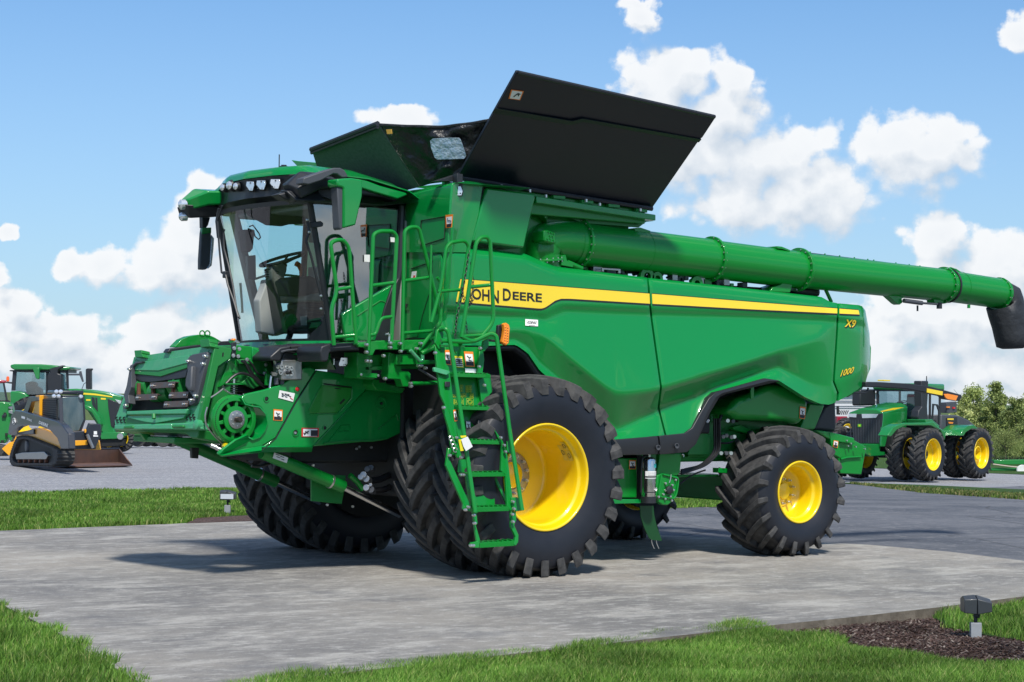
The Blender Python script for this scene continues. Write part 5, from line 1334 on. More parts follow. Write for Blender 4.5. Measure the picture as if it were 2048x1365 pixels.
# rolled lip of the guard and the lower scoop
lip = [(842,462),(862,500),(905,512),(950,518),(985,560),(996,612),(980,660),(948,698),(908,712),(880,695)]
m = MB(); a = PL(lip, 'B', Y=YS - .02); b = [p + Vector((-.03, .16, 0)) for p in a]; m.loft([a, b]); m.build("guard_lip", GREENP, comb, solid=.012)
m = MB(); a = PL([(870,682),(800,714),(730,767),(704,800),(722,810),(960,780)], 'B', Y=YS - .06); b = PL([(885,697),(905,706),(840,740),(745,790),(740,795),(958,752)], 'B', Y=YS + .01)
m.loft([a, b]); m.build("guard_scoop", GREENP, comb, solid=.02)
m = MB(); m.prism(PL([(1284,299),(1400,315),(1612,352),(1620,372),(1262,755),(1043,755),(962,755),(1045,702),(1162,492)], 'B', Y=YS), (0, .05, 0)); m.build("access_panel", GREENP, comb, bevel=.012, seg=3)
m = MB(); a = PL([(958,752),(1262,752)], 'B', Y=YS); b = PL([(720,810),(960,782),(1262,782)], 'B', Y=YS + .10)
m.loft([PL([(735,792),(958,752),(1262,752)], 'B', Y=YS - .002), PL([(722,812),(962,783),(1255,781)], 'B', Y=YS + .12)]); m.build("guard_lower_edge", GREENP, comb, solid=.015)
line_on("panel_gap", [(1284,299),(1162,492),(1045,702),(962,775)], 'B', .005, DARK, Y=YS - .002)
line_on("hatch_gap", [(1328,380),(1494,402)], 'B', .007, DARK, Y=YS - .003)
m = MB(); m.prism(PL([(1318,388),(1494,404),(1490,462),(1408,552),(1250,556),(1243,530),(1300,415)], 'B', Y=YS - .012), (0, .02, 0)); m.build("service_hatch", mat("green_hatch", (.003,.20,.012), .4, coat=.3), comb, bevel=.006)
line_on("hatch_rim", [(1496,400),(1494,465),(1412,558),(1300,562),(1248,560),(1238,535)], 'B', .007, GREENP, Y=YS - .004)
for pts in ([(1420,496),(1448,468),(1455,476),(1430,503)], [(1395,404),(1430,408),(1430,413),(1395,411)]): plate('B', pts, YS - .014, .004, "hatch_slot", DARK, comb, bevel=0)
for (a, b, r_, m_) in ((1170,412,.022,REDM),(988,470,.02,DARK),(1285,550,.013,DARK),(1334,642,.016,DARK),(1160,670,.024,DARK)):
    p = P(*Z('B', (a, b)), Y=YS - .004); MB().lathe([(r_ * 1.5, -.002), (r_ * 1.5, .006), (r_ * 1.15, .006), (r_ * 1.05, .0)], p, ax_y, n=24).build("boss_ring", GREENP, comb); MB().lathe([(0, .014 if m_ is REDM else .002), (r_ * .8, .012 if m_ is REDM else .002), (r_, .0)], p, ax_y, n=20).build("red_reflector" if m_ is REDM else "bolt_recess", m_, comb)
m = MB(); p = P(*Z('B', (1160,672)), Y=YS - .015); m.lathe([(0,.0),(.012,.0),(.014,-.01)], p, ax_y, n=12); m.build("latch_key", ZINC, comb)
# rear shield towards the axle
m = MB(); m.prism(PL([(1620,368),(1700,375),(1790,392),(1880,420),(1900,500),(1860,640),(1700,712),(1335,745),(1262,752)], 'B', Y=-.92), (0, .06, 0)); m.build("rear_guard", GREENP, comb, bevel=.01)
line_on("panel_crease", [(1340,742),(1430,628),(1480,625),(1483,660),(1400,665)], 'B', .006, GREENP, Y=-.923)
line_on("panel_crease", [(1650,650),(1760,560),(1770,600)], 'B', .006, GREENM, Y=-.923)
line_on("guard_bottom_rib", [(1330,735),(1450,720),(1620,718),(1700,705)], 'B', .010, GREENM, Y=-.93)
p = P(*Z('B', (1668,497)), Y=-.925); MB().lathe([(.07,.0),(.07,.008),(.055,.008),(.045,-.01),(0,-.01)], p, ax_y, n=32).build("cover_boss", GREENP, comb); MB().lathe([(.015,.0),(.012,.02),(0,.02)], p, ax_y, n=10).build("cover_knob", BLACKP, comb)
MB().prism(PL([(380,0),(900,0),(900,330),(760,330),(380,300)], 'R', Y=-.85), (0, .8, 0)).build("cab_underside", DARK, comb)
# labels on the shields
ysf = lambda u, v, l: P(u, v, Y=YS - .003 - l)
lab(ysf, Z('B', [(1030,530),(1085,535),(1083,600),(1028,596)]), .13)
RLAB = mat("red_label", (.55, .02, .02), .5)
q = Z('B', [(1197,641),(1300,643),(1298,697),(1196,695)])
o = lab(ysf, q, .12, frame=RLAB, text=False, mark=[[(.15,.75),(.3,.45),(.42,.35)], [(.2,.4),(.38,.6)], [(.12,.55),(.2,.7)]])
bq = Z('B', [(1252,655),(1294,656),(1293,691),(1251,690)]); MB().add([ysf(*p, .0075) for p in bq], [(0,1,2,3)]).build("label_text", INK, o, smooth=False)
q = Z('B', [(1066,418),(1157,437),(1146,487),(1058,463)])
o = MB().add([ysf(*p, .004) for p in q], [(0,1,2,3)]).build("instruction_label", WHITE, comb, smooth=False)
for (a, b, c_, d_) in ((1078,436,1090,439),(1096,438,1108,441),(1112,442,1124,445),(1078,452,1090,455),(1098,455,1112,459),(1120,452,1134,456),(1100,445,1120,449),(1080,444,1098,448)):
    MB().tube([ysf(*Z('B', (a, b)), .006), ysf(*Z('B', (c_, d_)), .006)], .004, 4).build("label_mark", INK, o)
MB().tube([ysf(*Z('B', (1128,462)), .006), ysf(*Z('B', (1144,474)), .006)], .004, 4).build("label_mark", REDM, o)
# hydraulic coupler block
m = MB(); m.box(P(*Z('T', (1060,820)), Y=-.99), (.24, .16, .20)); cb = m.build("hydraulic_coupler", STEEL, comb, bevel=.012)
for a, b, r_ in ((975,780,.022),(1050,792,.022),(1105,800,.022),(960,860,.020),(1105,875,.022),(1050,855,.036)):
    p = P(*Z('T', (a, b)), Y=-1.07); MB().lathe([(r_, -.0), (r_, .012), (r_ * .6, .012), (r_ * .5, .0)], p, ax_y, n=18).build("coupler_port", ZINC, comb)
p = P(*Z('T', (1058,855)), Y=-1.08); MB().lathe([(.02,.0),(.02,.05),(.012,.055),(0,.03)], p, ax_y, n=16).build("coupler_pin", BLACKP, comb)
m = MB(); m.prism(PL([(970,690),(1010,590),(1040,562),(1195,590),(1215,625),(1180,690),(1080,715)], 'T', Y=-1.05), (0, .16, 0)); m.build("coupler_cover", BLACKP, comb, bevel=.02, seg=3)
m = MB(); m.tube(PL([(840,595),(1000,615)], 'T', Y=-1.0), .014, 8); m.tube(PL([(845,600),(905,770)], 'T', Y=-1.03), .016, 8); m.build("coupler_handle", STEEL, comb)
m = MB(); m.prism(PL([(890,760),(950,710),(975,740),(930,800)], 'T', Y=-1.06), (0, .06, 0)); m.build("coupler_lever", GREYP, comb, bevel=.01)
for a in (905, 980):
    m = MB(); m.tube(PL([(a,930),(a,1020)], 'T', Y=-1.0), .026, 12); m.build("hydraulic_fitting", GREYP, comb)
m = MB(); m.tube(PL([(838,900),(822,1020),(815,1080)], 'T', Y=-.98), .012, 8); m.build("spring_rod", CHROME, comb)
m = MB(); m.tube(PL([(1170,850),(1230,860)], 'T', Y=-1.02), .04, 12); m.build("hydraulic_fitting", ZINC, comb)
for k in range(7):
    p = P(*Z('T', (840 + rng2.uniform(-20, 100), 780 + rng2.uniform(-20, 110))), Y=-1.0); MB().cyl(p, p + Vector((rng2.uniform(-.03,.03), -.06, rng2.uniform(-.02,.02))), rng2.uniform(.012,.022), n=10).build("hydraulic_fitting", [ZINC, STEEL][k % 2], comb)
plate('T', [(770,870),(860,900),(870,1045),(760,1030)], -.93, .03, "coupler_bracket", GREEN, comb, bevel=.005)
# black step moulding under the windscreen
m = MB(); m.prism(PL([(820,640),(960,515),(1150,480),(1430,460),(1560,455),(1610,470),(1540,500),(1480,560),(1460,640),(1430,650),(1200,600),(1030,565),(1000,620),(960,700),(830,690)], 'T', Y=-1.10), (0, .5, 0)); m.build("front_step_moulding", BLACKP, comb, bevel=.02)
m = MB(); m.tube(PL([(970,575),(1050,555),(1400,520)], 'T', Y=-1.12), .010, 6); m.build("moulding_rib", GREYP, comb)
plate('T', [(1200,595),(1440,635),(1440,655),(1200,615)], -1.14, .2, "step_edge", GREENP, comb, bevel=.004)
plate('T', [(1100,500),(1440,480),(1440,510),(1120,540)], -1.125, .02, "moulding_inset", DARK, comb, bevel=.004)
# lift cylinders and underside
def lift_cyl(px0, px1, px2, Y, r_, rr, tone):
    a, b, c = P(*px0, Y=Y), P(*px1, Y=Y), P(*px2, Y=Y)
    o = MB().tube([a, b], r_, 24).build("lift_cylinder", tone, comb, ang=50); d_ = (b - a).normalized()
    MB().lathe([(r_ + .001, -.01), (r_ + .008, -.01), (r_ + .008, .01), (r_ + .001, .01)], a.lerp(b, .84), d_, n=24).build("cylinder_clamp", ZINC, o)
    MB().tube([b, c], rr, 20).build("cylinder_rod", CHROME, o)
    return o
lift_cyl((524,905), (686,974), (800,1030), -.72, .066, .036, GREEN)
lift_cyl((340,872), (552,964), (640,1005), .72, .066, .034, GREENM)
q = Z('Q', [(585,245),(735,300),(720,360),(568,305)])
def cylface(u, v, l): return P(u, v, Y=-.72 - .067 - l)
o = MB().add([cylface(*p, .004) for p in q], [(0,1,2,3)]).build("instruction_label", WHITE, comb, smooth=False)
for a, b, c_, d_ in ((600,262,640,277),(650,285,690,300),(610,290,650,305),(660,315,690,326)): MB().tube([cylface(*Z('Q', (a, b)), .006), cylface(*Z('Q', (c_, d_)), .006)], .004, 4).build("label_mark", INK, o)
MB().prism(PL([(985,540),(1160,485),(1357,492),(1340,660),(1312,800),(985,768)], 'Q', Y=-.60), (0, .02, 0)).build("skid_plate", GREENM, comb, bevel=.003)
MB().box((-1.0, 0, 1.35), (2.0, 1.4, .5)).build("feeder_belly", DARK, comb, bevel=.03)
MB().box((-.35, 0, 1.35), (1.0, 1.9, 1.2)).build("drive_housing", DARK, comb, bevel=.03)
for s in (-1, 1): MB().lathe([(0, .98), (.585, .98), (.585, 1.08), (0, 1.08)], (0, 0, HF), (0, s, 0), n=32).build("final_drive", DARK, comb)
for s in (-1, 1): MB().lathe([(0, .98), (.33, .98), (.33, 1.02), (0, 1.02)], (XR, 0, HR), (0, s, 0), n=32).build("rear_hub_shield", DARK, comb)
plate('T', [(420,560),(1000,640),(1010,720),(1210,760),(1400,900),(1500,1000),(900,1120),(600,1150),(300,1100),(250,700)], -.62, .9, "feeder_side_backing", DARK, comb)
MB().prism(PL([(440,700),(760,700),(840,720),(800,735),(440,735)], 'B', Y=-.3), (0, .9, 0)).build("belly_pan", GREENM, comb, bevel=.01)
hose('Q', [(340,390),(420,400),(520,370),(580,330)], -.62, .016); hose('Q', [(120,290),(300,350),(360,395),(450,400)], -.5, .010)
hose('Q', [(1620,550),(1720,540),(1820,490)], -.75, .036); hose('Q', [(1660,660),(1760,650),(1830,620)], -.75, .034)
for a, b, r_ in ((1640,425,.03),(1600,440,.03),(1560,500,.034),(1590,545,.036),(1530,525,.03),(1590,640,.034),(1640,660,.036),(1635,610,.02)):
    p = P(*Z('Q', (a, b)), Y=-.75); MB().cyl(p, p + Vector((-.05, -.05, .02)), r_, n=14).build("hydraulic_fitting", [GREYP, STEEL][a % 3 == 0], comb, bevel=.003)
MB().tube(PL([(1400,490),(1480,560),(1540,640)], 'Q', Y=-.72), .03, 10).build("steering_link", GREEN, comb)
for a, b in ((1495,185),(1465,205),(1625,190),(1150,810),(1425,828),(998,383)):
    p = P(*Z('Q', (a, b)), Y=-.9); MB().cyl(p, p + Vector((0, -.02, 0)), .012, n=8).build("bolt", ZINC, comb)
plate('B', [(545,760),(590,760),(585,825),(547,822)], .3, .05, "stand_foot", BLACKP, comb)
plate('B', [(240,672),(300,680),(310,720),(270,715)], .3, .05, "stand_bracket", GREENM, comb)
p = P(*Z('B', (738,748)), Y=-.95); MB().cyl(p, p + Vector((.0, -.04, 0)), .03, n=14).build("yellow_cap", YELLOW, comb)
for (a, b) in ((690,760),(660,745),(720,775)):
    p = P(*Z('B', (a, b)), Y=-.9); MB().cyl(p, p + Vector((.04, -.03, -.02)), .022, n=12).build("hydraulic_fitting", ZINC, comb)
# ---------------------------------------------------------------- platform, railings, ladder
RT = .0205
def rail(z, pts, Y, r_=RT, name="handrail", parent=None, closed=False, rr=.09, m_=GREEN):
    if isinstance(Y, (list, tuple)): p = [P(*Z(z, q), Y=y) for q, y in zip(pts, Y)]
    else: p = PL(pts, z, Y=Y)
    return MB().tube(fillet(p, rr, 5), r_, 10).build(name, m_, parent or comb)
Y1 = -1.66
rail('C', [(136,770),(120,560),(155,470),(116,190),(150,172),(190,172),(222,215),(262,760)], Y1)
rail('C', [(148,455),(235,440)], Y1, .017); rail('C', [(136,725),(255,714)], Y1, .017)
rail('C', [(332,800),(360,140),(395,122),(470,122),(494,150),(462,770)], Y1)
rail('C', [(345,432),(478,415)], Y1, .018); rail('C', [(332,712),(372,712),(405,615),(470,608)], Y1, .017, rr=.05)
rail('C', [(524,800),(538,120),(570,98),(620,100),(742,600),(742,640),(618,800)], Y1)
rail('C', [(528,405),(680,385)], Y1, .018); rail('C', [(524,702),(695,688)], Y1, .018)
rail('C', [(690,640),(745,440),(775,215),(800,186),(880,175),(904,205),(888,300),(868,430),(820,700)], -2.0, .019)
rail('C', [(725,465),(850,455)], -2.0, .017); rail('C', [(680,640),(690,200)], -1.7, .012); rail('C', [(722,385),(752,420),(745,600)], -1.9, .016)
rail('C', [(862,725),(945,185),(975,155),(1010,155),(1025,185),(1045,640),(960,740),(900,752),(745,745)], [-2.2]*9, .0205)
rail('C', [(905,440),(1022,428)], -2.2, .018)
rail('C', [(862,720),(1030,710)], -2.2, .016)
# chain
def chain(z, pts, Y, n):
    p = fillet(PL(pts, z, Y=Y), .2, 6); L_ = [0]
    for i in range(1, len(p)): L_.append(L_[-1] + (p[i] - p[i-1]).length)
    m = MB()
    for k in range(n):
        s = L_[-1] * (k + .5) / n; j = max(i for i in range(len(L_)) if L_[i] <= s); j = min(j, len(p) - 2)
        c = p[j].lerp(p[j+1], (s - L_[j]) / max(1e-6, L_[j+1] - L_[j])); t = (p[j+1] - p[j]).normalized(); a = t.cross(Vector((0,1,0))).normalized() if k % 2 else Vector((0,1,0))
        h = L_[-1] / n * .72
        m.tube([c + t * h * math.cos(q) + a * .011 * math.sin(q) for q in np.linspace(0, 2*PI, 9)[:-1]], .0035, 4, closed=True)
    return m.build("safety_chain", BLACKP, comb)
chain('C', [(905,235),(880,400),(850,540),(830,640),(826,730)], -2.02, 26)
chain('C', [(915,300),(932,450),(905,540),(880,600),(895,700)], -2.1, 22); chain('C', [(862,440),(880,530),(910,545),(932,500)], -2.05, 10)
# platform beams
def beam(z, pts, Y, t, name="platform_beam", m_=GREEN, b=.008): return plate(z, pts, Y, t, name, m_, comb, bevel=b)
beam('R', [(470,285),(590,300),(600,260),(1230,250),(1370,240),(1430,300),(1260,420),(1110,410),(1100,375),(690,372),(655,445),(600,445),(575,345),(480,340)], -1.64, .05)
plate('C', [(250,755),(745,735),(760,742),(760,755),(250,770)], -1.62, .75, "platform_deck", GREENM, comb)
m = MB(); m.box((-1.2, -1.3, P(780, 690, Y=-1.62).z), (1.3, .66, .03)); m.build("platform_floor", GREENM, comb, bevel=.004)
m = MB(); m.prism(PL([(0,395),(20,330),(100,300),(400,285),(490,320),(500,380),(250,385),(120,405),(110,480),(100,520),(20,520),(10,440)], 'R', Y=-1.60), (0, .45, 0)); m.build("step_moulding", BLACKP, comb, bevel=.015, seg=3)
m = MB(); m.tube(PL([(130,350),(380,330)], 'R', Y=-1.61), .008, 6); m.build("moulding_rib", GREYP, comb)
lampface('R', [(260,468),(340,470),(342,545),(320,575),(240,575),(232,550)], lambda u, v: P(u, v, Y=-1.35))
p = P(*Z('R', (172,560)), Y=-1.4); MB().cyl(p, p + Vector((0,0,.06)), .008).build("bolt", ZINC, comb)
for pts, Y_, t in (([(465,400),(600,440),(650,500),(640,700),(700,720),(660,745),(465,720)], -1.45, .25), ([(560,440),(850,430),(850,570),(560,580)], -1.40, .2), ([(560,580),(850,570),(850,620),(560,630)], -1.45, .2),
                   ([(850,400),(950,430),(955,560),(1010,570),(1010,630),(1100,640),(1125,670),(1125,735),(1095,830),(1030,830),(1000,740),(845,730)], -1.55, .12), ([(950,430),(1240,420),(1280,500),(1420,500),(1450,545),(1330,555),(950,558)], -1.60, .2), ([(960,560),(1230,560),(1250,610),(960,615)], -1.50, .15),
                   ([(660,740),(820,740),(820,790),(1060,850),(1020,910),(700,870),(650,800)], -1.2, .2), ([(740,730),(815,735),(812,785),(738,780)], -1.21, .05)):
    plate('R', pts, Y_, t, "hinge_bracket", GREEN if t != .05 else DARK, comb, bevel=.006)
for a, b, w in ((505,655,715),(890,640,1100)):
    p0, p1 = P(*Z('R', (a, b)), Y=-1.5), P(*Z('R', (w, b + 12)), Y=-1.5)
    m = MB(); m.prism([p0, p1, p1 + Vector((0,0,-.045)), p0 + Vector((0,0,-.045))], (0, .2, 0)); m.build("hinge_flange", GREEN, comb, bevel=.004)
    for q in (p0, p1): MB().lathe([(.013,0),(.013,.01),(0,.012)], q + Vector((0,-.005,-.02)), (0,-1,0), n=8).build("bolt", ZINC, comb)
for a, b in ((583,310),(583,402),(877,290),(877,345),(1000,295),(1008,392),(1255,295),(1205,360),(590,512),(630,515),(795,448),(1230,570),(1260,572),(1315,600),(1132,790),(1136,825),(815,730),(1485,152),(1438,415)):
    p = P(*Z('R', (a, b)), Y=-1.69); MB().lathe([(.017,-.03),(.017,.0),(.014,.010),(0,.014)], p, (0,-1,0), n=10).build("bolt", ZINC, comb)
rail('R', [(1120,375),(1245,515),(1275,500),(1270,430)], -1.72, .018, "stay_loop", rr=.04, m_=GREEND)
rail('R', [(1225,610),(1460,750)], -1.65, .012, "gas_strut", m_=GREYP); rail('R', [(1140,790),(1500,780)], -1.6, .02, "tie_rod")
rail('R', [(815,180),(850,175),(862,200),(858,270)], -1.68, .010, "latch_handle", m_=ZINC, rr=.03)
rail('R', [(1500,200),(1440,330),(1255,420)], -1.72, .026, "lower_rail"); rail('R', [(1380,225),(1440,235),(1500,260)], -1.72, .022, "lower_rail")
# ladder: its own part with stringers, treads, rails
ld = empty("access_ladder", (0, -2.2, .3)); ld.parent = comb
def lp(z, pts, Y, t, name, m_=GREEN, b=.005):
    o = plate(z, pts, Y, t, name, m_, ld, bevel=b); o.matrix_parent_inverse = Matrix.Translation((0, 2.2, -.3)); return o
def lt(z, pts, Y, r_, name, m_=GREEN, rr=.06):
    o = rail(z, pts, Y, r_, name, ld, rr=rr, m_=m_); o.matrix_parent_inverse = Matrix.Translation((0, 2.2, -.3)); return o
def ly(v):      # the ladder leans outwards towards its foot
    return float(np.interp(v, [660, 1100], [-2.10, -2.58]))
def LPT(z, pt, dy=0):
    u, v = Z(z, pt); return P(u, v, Y=ly(v) + dy)
def lplate(z, pts, t, name, m_=GREEN, dy=0, b=.004, parent=None):
    poly = [LPT(z, p, dy) for p in pts]; o = MB().prism(poly, (0, t, 0)).build(name, m_, parent or ld, bevel=b)
    if parent is None: o.matrix_parent_inverse = Matrix.Translation((0, 2.2, -.3))
    return o
# upper stringer pair and back sheet
lplate('L', [(30,150),(80,150),(92,250),(110,270),(130,420),(150,610),(160,700),(165,770),(130,770),(85,480),(60,425),(40,270)], .03, "stringer")
lplate('L', [(285,150),(300,150),(310,230),(300,300),(345,310),(355,410),(330,440),(340,480),(370,495),(385,600),(358,630),(370,660),(400,690),(370,790),(350,790),(300,500),(270,300)], .03, "stringer", dy=.12)
lplate('L', [(85,155),(285,155),(300,300),(320,500),(345,700),(165,700),(130,500),(100,300)], .02, "back_sheet", dy=.16)
lplate('L', [(165,795),(340,795),(342,860),(225,870),(160,868)], .015, "toe_board", dy=.14)
lplate('L', [(205,995),(360,990),(368,1000),(370,1060),(240,1062)], .015, "toe_board", dy=.14)
lplate('L', [(75,490),(95,488),(180,770),(175,790),(155,785),(80,520)], .03, "link_arm", dy=-.03)
lplate('L', [(105,730),(125,735),(110,790),(210,1010),(235,1060),(225,1090),(190,1080),(190,1050),(92,830)], .03, "link_arm", dy=-.03)
lplate('L', [(365,620),(415,690),(440,760),(470,1010),(490,1050),(480,1090),(455,1085),(440,1060),(430,880),(405,860),(410,720)], .03, "stringer", dy=-.02)
lplate('L', [(345,860),(370,880),(445,1030),(440,1060),(360,890)], .02, "link_arm", dy=.1)
lplate('L', [(205,880),(235,880),(265,1090),(272,1160),(262,1170),(285,1250),(280,1298),(235,1298),(228,1280),(240,1268),(268,1262),(255,1180),(250,1120),(215,960)], .03, "stringer", dy=-.02)
lplate('L', [(462,1090),(490,1090),(492,1140),(480,1170),(505,1225),(503,1265),(490,1285),(478,1280),(488,1235),(462,1180)], .03, "stringer", dy=-.02)
treads = [((150,305),(345,312),20,.22), ((182,492),(370,497),20,.22), ((225,685),(398,688),22,.2), ((230,870),(430,868),24,.2), ((265,1068),(458,1062),26,.2), ((285,1270),(490,1258),28,.17)]
for (a, b, h, dp) in treads:
    p0, p1 = LPT('L', a, -.02), LPT('L', b, -.02)
    m = MB(); m.hexa([p0, p1, p1 + Vector((0,0,-h/2.8455/205)), p0 + Vector((0,0,-h/2.8455/205))], [q + Vector((0,dp,.0)) for q in (p0, p1, p1 + Vector((0,0,-h/2.8455/205)), p0 + Vector((0,0,-h/2.8455/205)))])
    o = m.build("tread", GREEN, ld, bevel=.003); o.matrix_parent_inverse = Matrix.Translation((0, 2.2, -.3))
    m = MB(); d_ = p1 - p0
    for k in range(7):
        c = p0 + d_ * ((k + .6) / 7.4); m.prism([c + Vector((0, .01, .001)), c + Vector((.018, .01, .001)), c + Vector((.05, dp * .8, .001)), c + Vector((.03, dp * .8, .001))], (0, 0, .012))
    m.build("tread_grips", GREEN, o, bevel=.001); 
lt('L', [(60,58),(85,48),(105,70),(130,220),(180,560),(258,1095)], [-2.13,-2.2,-2.22,-2.25,-2.4,-2.62], .021, "ladder_rail")
lt('L', [(180,95),(240,128),(345,78),(378,90),(455,640),(525,1085)], [-2.2,-2.2,-2.24,-2.28,-2.42,-2.62], .021, "ladder_rail")
lplate('L', [(440,690),(470,690),(485,760),(460,765),(440,750)], .02, "rail_bracket", dy=-.04); lplate('L', [(465,1010),(500,1010),(530,1085),(490,1092),(468,1060)], .02, "rail_bracket", dy=-.04)
lplate('L', [(225,960),(265,1010),(272,1100),(245,1100)], .02, "rail_bracket", dy=-.04)
lplate('L', [(40,60),(75,30),(85,60),(60,150),(75,165),(50,165),(30,130)], .03, "top_hook", dy=-.02); lplate('L', [(100,125),(195,128),(160,175),(150,195),(140,175)], .02, "top_gusset", dy=-.01)
lplate('L', [(305,120),(335,105),(335,150),(310,180),(290,180),(300,150)], .03, "top_hook", dy=-.02)
for a, b in ((80,500),(180,783),(115,772),(220,1066),(32,188),(288,162),(155,672),(425,715),(432,752),(474,1036),(480,1076),(471,1108),(474,1150),(252,1112),(256,1158),(282,268),(312,373),(192,883),(178,883),(405,672),(248,1285),(235,1285),(205,1082)):
    p = LPT('L', (a, b), -.06); o = MB().lathe([(.016,-.02),(.016,.0),(.013,.010),(0,.014)], p, (0,-1,0), n=10).build("ladder_bolt", ZINC, ld); o.matrix_parent_inverse = Matrix.Translation((0, 2.2, -.3))
lplate('L', [(22,275),(30,270),(108,290),(115,300),(95,315),(25,295)], .03, "catch_plate", GREEND, dy=-.04)
lplate('L', [(88,352),(116,352),(116,382),(88,382)], .02, "rubber_stop", BLACKP, dy=-.03)
lplate('L', [(275,570),(290,570),(288,640),(305,650),(308,760),(290,765),(285,680),(272,660)], .04, "gas_strut", BLACKP, dy=.08)
for k in range(4):
    p = LPT('L', (120 + k * 8, 675 + k * 22), -.06); o = MB().tube([p + Vector((math.cos(t), 0, math.sin(t))) * .022 for t in np.linspace(0, 5.5, 10)], .006, 5).build("latch_wire", ZINC, ld); o.matrix_parent_inverse = Matrix.Translation((0, 2.2, -.3))
def llab(quad, bar, frame=ORANGE, text=True, dy=.15, **k):
    o = lab(lambda u, v, l: P(u, v, Y=ly(v) + dy - l), Z('L', quad), bar, frame=frame, parent=ld, text=text, **k); o.matrix_parent_inverse = Matrix.Translation((0, 2.2, -.3)); return o
llab([(193,180),(245,182),(255,268),(203,265)], .16); llab([(86,172),(112,172),(122,258),(86,255)], .16, dy=.12)
YL = mat("yellow_label", (.80,.68,.02), .5)
o = llab([(138,206),(184,208),(192,272),(148,270)], .2, frame=YL, text=False); 
for k in range(4):
    a = LPT('L', (150, 226 + k * 11), .15 - .01); b = LPT('L', (184, 227 + k * 11), .15 - .01); MB().tube([a, b], .006, 4).build("label_text", INK, o)
lplate('L', [(200,276),(264,280),(267,305),(202,302)], .002, "white_label", WHITE, dy=.145, b=0)
llab([(132,514),(148,510),(157,575),(140,578)], .15, dy=-.004); llab([(203,574),(232,577),(234,634),(206,632)], .08, frame=GREYP, dy=.15)
# yellow pictograms on the back sheet
PICT = mat("yellow_pictogram", (.45,.50,.03), .5)
def pict(x0, y0, x1, y1, kind):
    m = MB(); q = [LPT('L', p, .152) for p in ((x0,y0),(x1,y0),(x1,y1),(x0,y1))]; m.tube(q, .0022, 4, closed=True)
    if kind == 'c':
        for rr_ in (.36, .22): m.tube([LPT('L', ((x0+x1)/2 + rr_*(x1-x0)*math.cos(t), (y0+y1)/2 + rr_*(y1-y0)*math.sin(t)), .152) for t in np.linspace(0, 2*PI, 13)[:-1]], .0022, 4, closed=True)
    else:
        for k in range(3):
            y = y0 + (y1-y0)*(.25 + .25*k); m.tube([LPT('L', (x0 + (x1-x0)*.15, y), .152), LPT('L', (x0 + (x1-x0)*(.5 + .12*((k*7)%3)), y + (3 if k%2 else -2)), .152)], .0022, 4)
        m.tube([LPT('L', (x0 + (x1-x0)*.7, y0 + (y1-y0)*.2), .152), LPT('L', (x0 + (x1-x0)*.55, y0 + (y1-y0)*.8), .152)], .0022, 4)
    o = m.build("pictogram", PICT, ld); o.matrix_parent_inverse = Matrix.Translation((0, 2.2, -.3))
for r_ in ((170,372,188,392,'a'),(204,376,222,394,'a'),(222,376,238,394,'a'),(170,392,188,410,'b'),(204,396,222,412,'b'),(222,396,238,412,'a'),(120,455,136,480,'a'),(138,452,155,482,'b'),(170,450,190,485,'a'),(208,448,246,486,'c'),(228,418,248,444,'c'),(190,418,205,440,'a'),(170,420,186,444,'b'),(122,426,146,440,'a')): pict(*r_)
# indicator lamp on its bracket
o = MB().prism(PL([(330,1130),(375,1118),(385,1140),(355,1250),(340,1265),(345,1230),(325,1200)], 'F', Y=-2.05), (0, .04, 0)).build("indicator_bracket", BLACKP, comb, bevel=.006)
o = MB().prism(PL([(368,1120),(385,1112),(405,1125),(411,1150),(408,1185),(404,1250),(388,1268),(370,1262),(358,1245),(368,1200),(372,1160)], 'F', Y=-2.12), (0, .05, 0)).build("indicator_lamp", AMBER, comb, bevel=.01, seg=3)
for k in range(7):
    for j in range(2):
        p = P(*Z('F', (378 + j * 16 - (k > 3) * 2, 1140 + k * 18 + j * 4)), Y=-2.125); MB().lathe([(.008, 0), (.005, .004), (0, .005)], p, (0,-1,0), n=8).build("lens_dot", mat("amber_dot", (1.0,.42,.05), .2, coat=.6), o)
MB().tube(PL([(260,1232),(340,1240)], 'F', Y=-2.05), .012, 6).build("indicator_stem", BLACKP, comb)
# tag tied to the ladder rail: a thing of its own
tg = empty("paper_tag", P(930, 880, Y=-2.5)); tag(tg, "white paper tag with yellow card tied to the ladder handrail of the combine", "tag")
def tgp(pts, Y_, name, m_):
    o = MB().prism([p - tg.location for p in PL(pts, 'L', Y=Y_)], (0, .003, 0)).build(name, m_, tg)
tgp([(178,680),(215,665),(228,690),(243,722),(205,748),(190,720)], -2.56, "tag_card", WHITE); tgp([(162,682),(180,680),(192,745),(174,748)], -2.545, "yellow_card", YL); tgp([(172,660),(205,658),(208,668),(178,672)], -2.55, "tag_tie", YL)

# ---------------------------------------------------------------- behind the front wheel
m = MB(); m.prism(PL([(0,560),(160,560),(160,742),(150,742),(0,742)], 'S', Y=-1.35) , (0, .3, 0)); 
plate('E', [(30,755),(148,755),(148,972),(30,972)], -1.38, .5, "tool_box", GREEN, comb, bevel=.01)
plate('E', [(20,980),(168,980),(168,1002),(20,1005)], -1.45, .5, "tool_shelf", GREENP, comb, bevel=.004)
plate('E', [(148,740),(175,740),(168,990),(148,980)], -1.30, .3, "box_gap", DARK, comb)
lab(lambda u, v, l: P(u, v, Y=-1.385 - l), Z('E', [(105,766),(142,767),(141,816),(104,816)]), .12)
